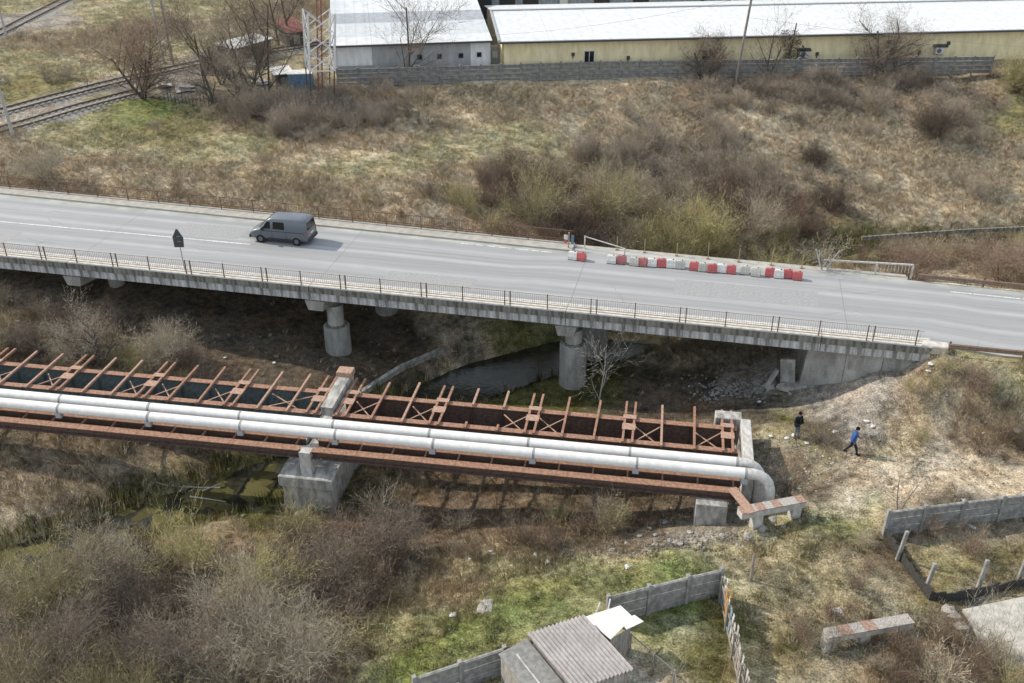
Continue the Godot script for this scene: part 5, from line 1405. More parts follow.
func make_sheds() -> void:
	var o := thing("shed", "small shed with a grey corrugated sheet roof and a flat grey lean-to", "shed", Vector3.ZERO)
	var asb := mat("fibre cement sheet", Color(0.25, 0.235, 0.24), Color(0.44, 0.42, 0.425), 1.4, 0.95, 2)
	var felt := mat("grey roofing felt", Color(0.16, 0.16, 0.155), Color(0.26, 0.26, 0.25), 1.6, 0.95)
	var wall := mat("shed wall", Color(0.22, 0.20, 0.18), Color(0.38, 0.36, 0.33), 1.0, 0.95, 4)
	var wood = mats["grey boards"]
	var A := Vector3(0.55, -1.62, -29.9)
	var ux := Vector3(1.80, -0.22, 2.75); var uz := Vector3(2.42, 0.05, -1.02)
	corrugated(A, uz, ux, 15, 0.07, "roof_sheet", asb, o, 2)
	for q in [[0.06, 0.06], [0.94, 0.06], [0.06, 0.94], [0.94, 0.94]]:
		var p: Vector3 = A + ux * q[0] + uz * q[1]
		var b := mb()
		b.box(Vector3(p.x, (p.y - 0.1 - 4.2) / 2, p.z), Vector3(0.12, p.y - 0.1 + 4.2, 0.12))
		build(b, "post", wood, o)
	for q in [[0.06, 0.06, 0.94, 0.06], [0.06, 0.94, 0.94, 0.94], [0.94, 0.06, 0.94, 0.94]]:
		var p: Vector3 = A + ux * q[0] + uz * q[1]; var e: Vector3 = A + ux * q[2] + uz * q[3]
		var b := mb()
		b.bar(p - Vector3(0, 0.09, 0), e - Vector3(0, 0.09, 0), 0.08, 0.1)
		build(b, "roof_beam", wood, o)
		for k in 12:
			var c0 := p.lerp(e, k / 12.0 + 0.004); var c1 := p.lerp(e, (k + 1) / 12.0 - 0.004)
			b = mb()
			b.hexa([Vector3(c0.x, -4.2, c0.z), Vector3(c1.x, -4.2, c1.z), Vector3(c1.x + 0.02, -4.2, c1.z + 0.02), Vector3(c0.x + 0.02, -4.2, c0.z + 0.02), c0 - Vector3(0, 0.15, 0), c1 - Vector3(0, 0.15, 0), c1 - Vector3(-0.02, 0.15, -0.02), c0 - Vector3(-0.02, 0.15, -0.02)])
			build(b, "wall_board", wall, o)
	var b := mb()
	var f0 := Vector3(-0.55, -2.0, -29.15); var f1 := Vector3(0.62, -1.86, -29.85); var f2 := f1 + Vector3(1.65, -0.2, 2.6); var f3 := f0 + Vector3(1.65, -0.2, 2.6)
	var d := Vector3(0, 0.05, 0)
	b.hexa([f0, f1, f2, f3, f0 + d, f1 + d, f2 + d, f3 + d])
	build(b, "lean_to_roof", felt, o)
	b = mb()
	b.bar(f0.lerp(f1, 0.42) + d * 1.5 + Vector3(0.25, 0, 0.4), f3.lerp(f2, 0.42) + d * 1.5, 0.06, 0.05)
	build(b, "roof_batten", mat("pale concrete", Color.WHITE, Color.WHITE), o)
	for q in [[f0, f3]]:
		b = mb()
		b.hexa([Vector3(q[0].x + 0.1, -4.3, q[0].z), Vector3(q[1].x + 0.1, -4.3, q[1].z), Vector3(q[1].x + 0.16, -4.3, q[1].z), Vector3(q[0].x + 0.16, -4.3, q[0].z), q[0] + Vector3(0.1, 0, 0), q[1] + Vector3(0.1, 0, 0), q[1] + Vector3(0.16, 0, 0), q[0] + Vector3(0.16, 0, 0)])
		build(b, "lean_to_wall", wall, o)
	# white roofed coop beside it
	o = thing("coop", "small coop with a flat white painted sheet roof beside the corrugated shed", "coop", Vector3.ZERO)
	var white := mat("white sheet", Color(0.58, 0.57, 0.54), Color(0.78, 0.77, 0.74), 1.2, 0.7)
	var w := [Vector3(3.0, -1.95, -31.15), Vector3(4.62, -1.9, -31.8), Vector3(5.1, -1.95, -31.15), Vector3(4.05, -2.0, -29.95)]
	b = mb()
	b.hexa(w + [w[0] + Vector3(0, 0.03, 0), w[1] + Vector3(0, 0.03, 0), w[2] + Vector3(0, 0.03, 0), w[3] + Vector3(0, 0.03, 0)])
	build(b, "roof_sheet", white, o)
	b = mb()
	var w2 := [Vector3(4.5, -1.94, -30.9), Vector3(5.15, -1.9, -31.2), Vector3(5.5, -1.93, -30.85), Vector3(4.75, -1.98, -30.45)]
	b.hexa([w2[0] + Vector3(0, 0.045, 0), w2[1] + Vector3(0, 0.045, 0), w2[2] + Vector3(0, 0.045, 0), w2[3] + Vector3(0, 0.045, 0), w2[0] + Vector3(0, 0.07, 0), w2[1] + Vector3(0, 0.07, 0), w2[2] + Vector3(0, 0.07, 0), w2[3] + Vector3(0, 0.07, 0)])
	build(b, "roof_sheet", white, o)
	b = mb()
	b.bar(Vector3(3.5, -1.97, -31.3), Vector3(3.75, -1.8, -31.9), 0.06, 0.05)
	b.bar(Vector3(4.05, -1.97, -31.5), Vector3(4.2, -1.8, -32.1), 0.06, 0.05)
	build(b, "rafter", mats["pale concrete"], o)
	for q in [[Vector3(4.12, 0, -30.1), Vector3(4.72, 0, -30.55)], [Vector3(4.72, 0, -30.55), Vector3(5.0, 0, -31.1)], [Vector3(3.25, 0, -30.9), Vector3(4.05, 0, -30.1)]]:
		for k in 5:
			var c0: Vector3 = q[0].lerp(q[1], k / 5.0 + 0.01); var c1: Vector3 = q[0].lerp(q[1], (k + 1) / 5.0 - 0.01)
			b = mb()
			b.hexa([c0 + Vector3(0, -4.2, 0), c1 + Vector3(0, -4.2, 0), c1 + Vector3(0.02, -4.2, 0.02), c0 + Vector3(0.02, -4.2, 0.02), c0 + Vector3(0, -2.05, 0), c1 + Vector3(0, -2.05, 0), c1 + Vector3(0.02, -2.05, 0.02), c0 + Vector3(0.02, -2.05, 0.02)])
			build(b, "wall_board", wall if k != 2 else wood, o)
	# wire pen in the yard
	o = thing("wire_pen", "low wire mesh pen with thin posts in the shed yard", "pen", Vector3.ZERO)
	var ps := [Vector3(5.05, -3.85, -31.0), Vector3(5.9, -3.85, -29.9), Vector3(6.6, -3.85, -29.0), Vector3(6.55, -3.85, -27.8)]
	for p in ps:
		b = mb(); b.box(p + Vector3(0, 0.5, 0), Vector3(0.06, 1.3, 0.06)); build(b, "post", wood, o)
	b = mb()
	for i in 3:
		for k in 9:
			b.bar(ps[i] + Vector3(0, 0.1 + k * 0.11, 0), ps[i + 1] + Vector3(0, 0.1 + k * 0.11, 0), 0.004, 0.004)
		for k in 14:
			var p: Vector3 = ps[i].lerp(ps[i + 1], k / 14.0)
			b.box(p + Vector3(0, 0.55, 0), Vector3(0.004, 0.95, 0.004))
		b.bar(ps[i] + Vector3(0, 1.08, 0), ps[i + 1] + Vector3(0, 1.08, 0), 0.035, 0.035)
	build(b, "wire_mesh", plain("wire", Color(0.2, 0.2, 0.19), 0.6, 0.3), o)

# ---------------------------------------------------------------- far buildings
func window_part(o: Node, p: Vector3, w: float, h: float, along: Vector3, out: Vector3, fr: Material, gl: Material, mull := true) -> void:
	var b := mb()
	var bs := Basis(along, Vector3.UP, along.cross(Vector3.UP))
	for q in [[-w / 2, 0.0, 0.08, h + 0.08], [w / 2, 0.0, 0.08, h + 0.08], [0.0, -h / 2, w, 0.08], [0.0, h / 2, w, 0.08]] + ([[0.0, 0.0, 0.06, h]] if mull else []):
		b.box(p + along * q[0] + Vector3(0, q[1], 0) + out * 0.05, Vector3(q[2], q[3], 0.1), bs)
	var f := build(b, "window", fr, o)
	b = mb()
	b.box(p + out * 0.02, Vector3(w, h, 0.03), bs)
	build(b, "pane", gl, f)

func make_buildings() -> void:
	var glass := plain("dark glass", Color(0.015, 0.017, 0.02), 0.08)
	var frame := plain("white frame", Color(0.6, 0.6, 0.58), 0.6)
	var wroof := mat("white roof sheet", Color(0.56, 0.57, 0.585), Color(0.68, 0.69, 0.70), 6.0, 0.45)
	var gutter := plain("dark gutter", Color(0.05, 0.05, 0.052), 0.6)
	# yellow warehouse
	var o := thing("yellow_warehouse", "long low yellow warehouse with a bright white sheet roof", "building", Vector3.ZERO)
	var yel := mat("yellow render", Color(0.64, 0.55, 0.34), Color(0.80, 0.71, 0.46), 5.0, 0.95, 3)
	var L := Vector3(-1.05, 0, -107.3); var E := Vector3(64.0, 0, -114.2)
	var al := (E - L).normalized()
	var out := al.cross(Vector3.UP)
	if out.z < 0: out = -out
	var back := -out
	var ln := L.distance_to(E)
	var b := mb()
	var base := 0.5
	for q in [[L, E], [E, E + back * 19.0], [E + back * 19.0, L + back * 19.0], [L + back * 19.0, L]]:
		var n: Vector3 = (q[1] - q[0]).normalized().cross(Vector3.UP) * 0.2
		b.hexa([q[0] + Vector3(0, base, 0), q[1] + Vector3(0, base, 0), q[1] - n + Vector3(0, base, 0), q[0] - n + Vector3(0, base, 0), q[0] + Vector3(0, 5.2, 0), q[1] + Vector3(0, 5.2, 0), q[1] - n + Vector3(0, 5.2, 0), q[0] - n + Vector3(0, 5.2, 0)])
	build(b, "wall", yel, o)
	# roof in sheets with standing seams
	var nsh := 13
	for side in 2:
		for i in nsh:
			var u0 := ln * i / nsh - (0.3 if i == 0 else 0.0) + 0.01; var u1 := ln * (i + 1) / nsh + (0.3 if i == nsh - 1 else 0.0) - 0.01
			var e0 := out * 0.45 if side == 0 else back * 19.45
			var rg := back * 9.8
			b = mb()
			var p0 := L + al * u0 + e0 + Vector3(0, 5.22, 0); var p1 := L + al * u1 + e0 + Vector3(0, 5.22, 0)
			var p2 := L + al * u1 + rg + Vector3(0, 6.45, 0); var p3 := L + al * u0 + rg + Vector3(0, 6.45, 0)
			b.hexa([p0, p1, p2, p3, p0 + Vector3(0, 0.08, 0), p1 + Vector3(0, 0.08, 0), p2 + Vector3(0, 0.08, 0), p3 + Vector3(0, 0.08, 0)])
			for k in 5:
				var t := (k + 0.5) / 5.0
				b.bar(p0.lerp(p1, t) + Vector3(0, 0.085, 0), p3.lerp(p2, t) + Vector3(0, 0.085, 0), 0.05, 0.025)
			build(b, "roof_sheet", wroof, o)
	b = mb(); b.bar(L + al * -0.3 + out * 0.55 + Vector3(0, 5.15, 0), E + al * 0.3 + out * 0.55 + Vector3(0, 5.15, 0), 0.16, 0.16); build(b, "gutter", gutter, o)
	b = mb(); b.bar(L + al * -0.4 + back * 9.8 + Vector3(0, 6.58, 0), E + al * 0.4 + back * 9.8 + Vector3(0, 6.58, 0), 0.5, 0.08); build(b, "ridge_cap", mat("grey ridge", Color(0.3, 0.31, 0.32), Color(0.42, 0.43, 0.44), 2.0, 0.6), o)
	b = mb()
	b.bar(L + al * -0.36 + out * 0.5 + Vector3(0, 5.3, 0), L + al * -0.36 + back * 9.8 + Vector3(0, 6.55, 0), 0.14, 0.3)
	build(b, "verge", mats["grey ridge"], o)
	window_part(o, L + al * 9.35 + Vector3(0, 3.35, 0), 1.1, 1.35, al, out, frame, glass)
	window_part(o, L + al * 22.5 + Vector3(0, 3.15, 0), 1.5, 1.2, al, out, mat("brown frame", Color(0.13, 0.08, 0.05), Color(0.2, 0.13, 0.09), 1.0), glass)
	for q in [[7.6, 3.7], [13.6, 3.2], [34.6, 3.1], [46.3, 3.0], [49.5, 3.9]]:
		b = mb()
		b.box(L + al * q[0] + Vector3(0, q[1], 0) + out * 0.08, Vector3(0.32, 0.36, 0.16), Basis(al, Vector3.UP, al.cross(Vector3.UP)))
		b.box(L + al * q[0] + Vector3(0, q[1] - 0.3, 0) + out * 0.05, Vector3(0.08, 0.3, 0.08), Basis(al, Vector3.UP, al.cross(Vector3.UP)))
		build(b, "wall_vent", gutter, o)
	for q in [[43.1, 3.75, "hooded white air conditioner on the yellow wall, nearer the wide bare tree"], [48.5, 3.2, "hooded white air conditioner on the yellow wall near its right end"], [33.0, 3.15, "small white air conditioner on the stained part of the yellow wall"]]:
		var ac := thing("air_conditioner", q[2], "air conditioner", L + al * q[0] + Vector3(0, q[1], 0) + out * 0.02, RY + 0.2, "air conditioners on the yellow wall")
		b = mb(); b.cbox(Vector3(0, 0, 0.3), Vector3(0.95, 0.7, 0.5), 0.03); build(b, "case", frame, ac)
		b = mb(); b.tube(Vector3(-0.12, 0, 0.545), Vector3(-0.12, 0, 0.565), 0.26, 0.24, 16); build(b, "fan_grille", plain("grille", Color(0.12, 0.12, 0.12), 0.7), ac)
		b = mb(); b.hexa([Vector3(-0.75, 0.42, 0.01), Vector3(0.75, 0.42, 0.01), Vector3(0.75, 0.38, 0.62), Vector3(-0.75, 0.38, 0.62), Vector3(-0.75, 0.62, 0.01), Vector3(0.75, 0.62, 0.01), Vector3(0.75, 0.43, 0.64), Vector3(-0.75, 0.43, 0.64)]); build(b, "hood", gutter, ac)
		b = mb(); b.box(Vector3(-0.3, -0.4, 0.3), Vector3(0.05, 0.08, 0.55)); b.box(Vector3(0.3, -0.4, 0.3), Vector3(0.05, 0.08, 0.55)); build(b, "bracket", gutter, ac)
	# grey warehouse
	o = thing("grey_warehouse", "grey and white warehouse with banded white and grey roof", "building", Vector3.ZERO)
	L = Vector3(-18.3, 0, -106.2); E = Vector3(-2.55, 0, -108.6)
	al = (E - L).normalized()
	out = al.cross(Vector3.UP)
	if out.z < 0: out = -out
	back = -out
	ln = L.distance_to(E)
	var gw := mat("grey render", Color(0.32, 0.33, 0.34), Color(0.42, 0.43, 0.44), 4.0, 0.95, 3)
	var ww := mat("white render", Color(0.60, 0.61, 0.62), Color(0.74, 0.75, 0.76), 4.0, 0.95, 3)
	for q in [[0.0, 3.6, ww, 0.12], [3.6, ln - 1.9, gw, 0.0], [ln - 1.9, ln, ww, 0.05]]:
		b = mb()
		var p0: Vector3 = L + al * q[0] + out * q[3]; var p1: Vector3 = L + al * q[1] + out * q[3]
		b.hexa([p0 + Vector3(0, 0.5, 0), p1 + Vector3(0, 0.5, 0), p1 + back * 0.4 + Vector3(0, 0.5, 0), p0 + back * 0.4 + Vector3(0, 0.5, 0), p0 + Vector3(0, 5.02, 0), p1 + Vector3(0, 5.02, 0), p1 + back * 0.4 + Vector3(0, 5.02, 0), p0 + back * 0.4 + Vector3(0, 5.02, 0)])
		build(b, "wall", q[2], o)
	for q in [[L, L + back * 26.0], [E + back * 26.0, E], [L + back * 26.0, E + back * 26.0]]:
		b = mb()
		var n: Vector3 = (q[1] - q[0]).normalized().cross(Vector3.UP) * -0.25
		b.hexa([q[0] + Vector3(0, 0.5, 0), q[1] + Vector3(0, 0.5, 0), q[1] + n + Vector3(0, 0.5, 0), q[0] + n + Vector3(0, 0.5, 0), q[0] + Vector3(0, 5.0, 0), q[1] + Vector3(0, 5.0, 0), q[1] + n + Vector3(0, 5.0, 0), q[0] + n + Vector3(0, 5.0, 0)])
		build(b, "wall", ww, o)
	b = mb()
	b.hexa([L + al * 3.6 + out * 0.06 + Vector3(0, 0.5, 0), L + out * 0.06 + Vector3(0, 0.5, 0), L + back * 0.05 + Vector3(0, 0.5, 0), L + al * 3.6 + back * 0.05 + Vector3(0, 0.5, 0), L + al * 3.6 + out * 0.16 + Vector3(0, 2.9, 0), L + out * 0.16 + Vector3(0, 2.9, 0), L + back * 0.05 + Vector3(0, 2.9, 0), L + al * 3.6 + back * 0.05 + Vector3(0, 2.9, 0)])
	build(b, "plinth", gw, o)
	var g1 := mat("mid grey roof", Color(0.30, 0.32, 0.35), Color(0.38, 0.40, 0.43), 5.0, 0.6)
	var g2 := mat("light grey roof", Color(0.46, 0.48, 0.50), Color(0.56, 0.58, 0.60), 5.0, 0.6)
	for q in [[-0.5, 1.9, wroof], [1.92, 6.0, g2], [6.02, 9.2, g1], [9.22, 27.0, wroof]]:
		for i in 4:
			var u0 := (ln + 1.0) * i / 4 - 0.6 + 0.01; var u1 := (ln + 1.0) * (i + 1) / 4 - 0.6 - 0.01
			b = mb()
			var p := []
			for s in [[u0, q[0]], [u1, q[0]], [u1, q[1]], [u0, q[1]]]:
				p.append(L + al * s[0] + back * s[1] + Vector3(0, 5.1 + s[1] * 0.14, 0))
			b.hexa(p + [p[0] + Vector3(0, 0.1, 0), p[1] + Vector3(0, 0.1, 0), p[2] + Vector3(0, 0.1, 0), p[3] + Vector3(0, 0.1, 0)])
			for k in 4:
				var t := (k + 0.5) / 4.0
				b.bar(p[0].lerp(p[1], t) + Vector3(0, 0.11, 0), p[3].lerp(p[2], t) + Vector3(0, 0.11, 0), 0.05, 0.02)
			build(b, "roof_sheet", q[2], o)
	b = mb(); b.bar(L + al * -0.6 + out * 0.58 + Vector3(0, 5.02, 0), E + al * 0.4 + out * 0.58 + Vector3(0, 5.02, 0), 0.14, 0.16); build(b, "gutter", gutter, o)
	for u in [8.6, 10.7, 13.0]:
		window_part(o, L + al * u + Vector3(0, 3.55, 0), 0.42, 0.42, al, out, gutter, glass, false)
	window_part(o, L + al * 14.95 + out * 0.05 + Vector3(0, 3.6, 0), 0.42, 0.42, al, out, gutter, glass, false)
	# workshop behind the yellow roof, seen as a strip with dark openings
	o = thing("workshop", "blue grey workshop with dark door openings behind the yellow warehouse", "building", Vector3.ZERO)
	var wm := mat("workshop wall", Color(0.20, 0.24, 0.27), Color(0.32, 0.35, 0.38), 3.0, 0.9, 3)
	b = mb(); b.box(Vector3(9, 4.5, -138), Vector3(30, 7.0, 10)); build(b, "wall", wm, o)
	b = mb(); b.box(Vector3(9, 8.1, -138), Vector3(31, 0.2, 11)); build(b, "roof", mats["grey ridge"], o)
	for x in [-3.6, -0.6, 2.4, 11.5, 16.5]:
		b = mb(); b.box(Vector3(x, 3.8, -132.97), Vector3(2.0, 3.4, 0.08)); build(b, "door", plain("dark door", Color(0.03, 0.03, 0.032), 0.7), o)
	b = mb(); b.box(Vector3(6.6, 4.3, -132.7), Vector3(1.0, 1.4, 0.6)); build(b, "notice_board", frame, o)
	b = mb(); b.box(Vector3(46, 4.6, -141), Vector3(42, 7.0, 12))
	var oo := thing("storage_hall", "grey storage hall behind the long white roof", "building", Vector3.ZERO)
	build(b, "wall", wm, oo)
	b = mb(); b.box(Vector3(46, 8.2, -141), Vector3(43, 0.2, 13)); build(b, "roof", mats["grey ridge"], oo)
	for x in [29.0, 33.0, 38.0, 44.0, 51.0, 58.0]:
		b = mb(); b.box(Vector3(x, 4.2, -134.97), Vector3(2.6, 3.0, 0.08)); build(b, "door", plain("dark door", Color.BLACK), oo)
	small_car("red car parked behind the white roofed warehouse", Vector3(27.2, gy(27.2, -131.5), -131.5), Color(0.42, 0.03, 0.06))
	small_car("yellow car parked behind the white roofed warehouse", Vector3(31.6, gy(31.6, -131.5), -131.5), Color(0.60, 0.45, 0.10))
	small_car("dark blue car in the alley between the warehouses", Vector3(-2.4, gy(-2.4, -127.0), -127.0), Color(0.04, 0.06, 0.09))
	# junk in the alley
	o = thing("utility_cabinet", "small grey cabinet standing in the alley between the two warehouses", "cabinet", Vector3(-1.85, gy(-1.85, -110.5), -110.5))
	b = mb(); b.cbox(Vector3(0, 1.2, 0), Vector3(0.9, 2.4, 0.6), 0.03); build(b, "case", gw, o)
	b = mb(); b.box(Vector3(0, 1.5, 0.31), Vector3(0.6, 0.7, 0.02)); build(b, "door", g2, o)

func small_car(label: String, p: Vector3, col: Color) -> void:
	var o := thing("parked_car", label, "car", p, 0.1, "cars behind the warehouses")
	var b := mb()
	b.hexa([Vector3(-2.1, 0.3, 0.85), Vector3(2.1, 0.3, 0.85), Vector3(2.1, 0.3, -0.85), Vector3(-2.1, 0.3, -0.85), Vector3(-2.0, 0.85, 0.82), Vector3(2.05, 0.9, 0.82), Vector3(2.05, 0.9, -0.82), Vector3(-2.0, 0.85, -0.82)])
	b.hexa([Vector3(-0.85, 1.36, 0.62), Vector3(1.2, 1.36, 0.62), Vector3(1.2, 1.36, -0.62), Vector3(-0.85, 1.36, -0.62), Vector3(-0.75, 1.45, 0.58), Vector3(1.1, 1.45, 0.58), Vector3(1.1, 1.45, -0.58), Vector3(-0.75, 1.45, -0.58)])
	build(b, "body", plain("car " + label, col, 0.35), o)
	b = mb()
	b.hexa([Vector3(-1.4, 0.86, 0.76), Vector3(1.7, 0.9, 0.76), Vector3(1.7, 0.9, -0.76), Vector3(-1.4, 0.86, -0.76), Vector3(-0.84, 1.355, 0.61), Vector3(1.19, 1.355, 0.61), Vector3(1.19, 1.355, -0.61), Vector3(-0.84, 1.355, -0.61)])
	build(b, "cabin_glass", plain("dark glass", Color.BLACK), o)
	for x in [-1.3, 1.3]:
		for z in [-0.8, 0.8]:
			b = mb(); b.tube(Vector3(x, 0.31, z - 0.1), Vector3(x, 0.31, z + 0.1), 0.31, 0.31, 14); build(b, "wheel", plain("tyre", Color.BLACK), o)

# ---------------------------------------------------------------- mast, poles, railway, huts
func make_far_things() -> void:
	var white := plain("white lattice paint", Color(0.62, 0.62, 0.62), 0.6)
	var red := mat("faded red steel", Color(0.16, 0.05, 0.04), Color(0.27, 0.10, 0.08), 1.0, 0.8)
	var p := Vector3(-19.2, gy(-19.2, -99.4), -99.4)
	var o := thing("lattice_mast", "white steel lattice cage round a thin red mast beside the warehouse", "mast", p, 0.35)
	o.rotation.z = -0.075
	var h0 := 3.3; var h1 := 8.7
	for x in [-1.0, 1.0]:
		for z in [-1.0, 1.0]:
			var b := mb()
			b.bar(Vector3(x * 1.12, 0.0, z * 1.12), Vector3(x * 1.2, h0, z * 1.2), 0.11, 0.11)
			build(b, "lower_leg", mat("dark red steel", Color(0.07, 0.04, 0.035), Color(0.13, 0.07, 0.06), 1.0, 0.8), o)
			b = mb()
			b.bar(Vector3(x * 1.2, h0, z * 1.2), Vector3(x * 1.32, h1, z * 1.32), 0.16, 0.16)
			build(b, "cage_leg", white, o)
	for f in 4:
		var bs := Basis(Vector3.UP, f * PI / 2)
		for k in 3:
			var y0 := lerpf(h0, h1, k / 3.0); var y1 := lerpf(h0, h1, (k + 1) / 3.0)
			var w0 := lerpf(1.2, 1.32, k / 3.0); var w1 := lerpf(1.2, 1.32, (k + 1) / 3.0)
			for e in [1.0, -1.0]:
				var b := mb()
				b.bar(bs * Vector3(-w0 * e, y0, w0), bs * Vector3(w1 * e, y1, w1 + 0.02 * e), 0.09, 0.09)
				build(b, "cage_brace", white, o)
		var b2 := mb()
		b2.bar(bs * Vector3(-1.2, h0, 1.2), bs * Vector3(1.2, h0, 1.2), 0.08, 0.1)
		build(b2, "cage_ring", white, o)
	for x in [-0.2, 0.2]:
		for z in [-0.2, 0.2]:
			var b := mb(); b.bar(Vector3(x, 0, z), Vector3(x, 16.0, z), 0.05, 0.05); build(b, "mast_leg", red, o)
	for f in 4:
		var bs := Basis(Vector3.UP, f * PI / 2)
		for k in 20:
			var b := mb()
			var e := 1.0 if k % 2 else -1.0
			b.bar(bs * Vector3(-0.2 * e, 0.4 + k * 0.75, 0.2), bs * Vector3(0.2 * e, 1.15 + k * 0.75, 0.2), 0.022, 0.022)
			build(b, "mast_brace", red, o)
	# poles
	var conc := mat("pole concrete", Color(0.30, 0.29, 0.28), Color(0.44, 0.43, 0.41), 1.5, 0.9)
	var wood = mats["grey boards"]
	var tops := []
	for q in [[Vector2(-38.33, -111.2), 7.6, -0.75, conc, "pale concrete power pole beside the railway, left of a dark wooden one"], [Vector2(-37.35, -111.25), 7.0, -0.7, wood, "dark wooden power pole with a short crossarm beside the railway"], [Vector2(-59.98, -121.36), 4.2, -0.4, conc, "short grey pole beside the upper railway track"], [Vector2(-44.93, -87.81), 6.0, -0.8, conc, "grey pole standing at the picture edge below the railway"]]:
		var g := G(q[0])
		o = thing("power_pole", q[4], "pole", g)
		var b := mb()
		b.tube(Vector3(0, -0.3, 0), Vector3(q[2] * 0.4, q[1], 0), 0.17, 0.11, 10)
		build(b, "shaft", q[3], o)
		if q[3] == wood or q[1] > 5.0:
			b = mb()
			b.bar(Vector3(q[2] * 0.36 - 0.75, q[1] - 0.9, 0.1), Vector3(q[2] * 0.36 + 0.75, q[1] - 0.85, 0.1), 0.09, 0.09)
			build(b, "crossarm", q[3], o)
			for x in [-0.65, 0.65]:
				b = mb(); b.tube(Vector3(q[2] * 0.36 + x, q[1] - 0.84, 0.1), Vector3(q[2] * 0.36 + x, q[1] - 0.66, 0.1), 0.05, 0.035, 8); build(b, "insulator", white, o)
		tops.append(g + Vector3(q[2] * 0.4, q[1] - 0.7, 0.1))
	o = thing("power_pole", "dark slanting pole in front of the long white roof", "pole", Vector3(23.9, gy(23.9, -107.0), -107.0))
	var bb := mb()
	bb.tube(Vector3(0, -0.3, 0), Vector3(0.8, 9.5, 0.0), 0.16, 0.12, 10)
	build(bb, "shaft", wood, o)
	bb = mb(); bb.bar(Vector3(0.2, 8.6, 0.1), Vector3(1.3, 8.7, 0.1), 0.09, 0.09); build(bb, "crossarm", wood, o)
	var pt := o.position + Vector3(0.75, 8.8, 0)
	for q in [[tops[2] + Vector3(0, 0.6, 0), tops[0], "thin wire between the upper track pole and the concrete pole"], [pt, Vector3(-2.2, 5.6, -108.4), "thin wire from the slanting pole to the grey warehouse corner"], [pt + Vector3(0, -2.2, 0), Vector3(70, 5.2, -100), "pale thin wire running right from the slanting pole over the fence"], [tops[0], Vector3(-18.6, 5.4, -106.4), "thin wire from the concrete pole to the grey warehouse"]]:
		bb = mb()
		var pts := []
		for i in 13:
			var t := i / 12.0
			pts.append((q[0] as Vector3).lerp(q[1], t) + Vector3(0, -4.0 * t * (1 - t) * 0.6, 0))
		bb.hose(pts, 0.014, 5)
		tag(build(bb, "overhead_wire", plain("wire grey", Color(0.3, 0.3, 0.3), 0.6)), q[2], "wire", "overhead wires")
	# railway tracks
	var ball := mat("ballast", Color(0.25, 0.23, 0.20), Color(0.40, 0.37, 0.32), 1.2, 1.0, 1, 0.0, 3.0)
	var slp := mat("sleeper", Color(0.17, 0.155, 0.135), Color(0.28, 0.26, 0.23), 1.0, 0.95)
	var rail := mat("rail steel", Color(0.07, 0.055, 0.05), Color(0.13, 0.105, 0.09), 1.0, 0.7)
	for q in [[[Vector2(-56.16, -87.88), Vector2(-48.8, -93.93), Vector2(-42.17, -102.16), Vector2(-33.78, -111.02), Vector2(-24.67, -118.34), Vector2(-10.29, -128.84)], "railway track curving past the huts on the upper left", 2.2], [[Vector2(-51.55, -83.99), Vector2(-44.88, -91.25), Vector2(-41.55, -96.16), Vector2(-37.77, -101.09)], "disused railway track nearer the green bank", 2.4], [[Vector2(-62.62, -110.58), Vector2(-61.65, -123.27), Vector2(-61.03, -142.27), Vector2(-60.75, -154.52)], "railway track crossing the top left corner", 2.8]]:
		o = thing("railway_track", q[1], "railway track", Vector3.ZERO, 0.0, "railway tracks")
		var line := []
		for i in q[0].size() - 1:
			var n := int((q[0][i] as Vector2).distance_to(q[0][i + 1]) / 1.5) + 1
			for k in n: line.append(q[0][i].lerp(q[0][i + 1], float(k) / n))
		line.append(q[0][-1])
		var hs := []
		for i in line.size():
			var acc := 0.0
			for k in range(-4, 5):
				var w: Vector2 = line[clampi(i + k, 0, line.size() - 1)]
				acc += gy(w.x, w.y)
			hs.append(acc / 9.0 + 0.10)
		var bed := mb(); var r0 := mb(); var r1 := mb(); var sl := mb()
		for i in line.size() - 1:
			var a := Vector3(line[i].x, hs[i], line[i].y); var c := Vector3(line[i + 1].x, hs[i + 1], line[i + 1].y)
			var d := (c - a).normalized(); var sd := d.cross(Vector3.UP).normalized()
			var w: float = q[2] / 2
			var dn := Vector3(0, -0.45, 0)
			bed.quad(a - sd * w * 0.8, c - sd * w * 0.8, c + sd * w * 0.8, a + sd * w * 0.8)
			bed.quad(a - sd * w * 0.8, a - sd * w * 1.9 + dn, c - sd * w * 1.9 + dn, c - sd * w * 0.8)
			bed.quad(a + sd * w * 0.8, c + sd * w * 0.8, c + sd * w * 1.9 + dn, a + sd * w * 1.9 + dn)
			var up := Vector3(0, 0.14, 0)
			r0.bar(a - sd * 0.75 + up, c - sd * 0.75 + d * 0.02 + up, 0.075, 0.16)
			r1.bar(a + sd * 0.75 + up, c + sd * 0.75 + d * 0.02 + up, 0.075, 0.16)
			for k in 2:
				var m := a.lerp(c, 0.25 + k * 0.5) + Vector3(0, 0.01, 0)
				sl.box(m, Vector3(0.24, 0.07, 2.3), Basis(d, Vector3.UP, d.cross(Vector3.UP)))
		build(bed, "ballast_bed", ball, o)
		build(r0, "rail", rail, o)
		build(r1, "rail", rail, o)
		build(sl, "sleepers", slp, o).set_meta("kind", "stuff")
	make_huts()

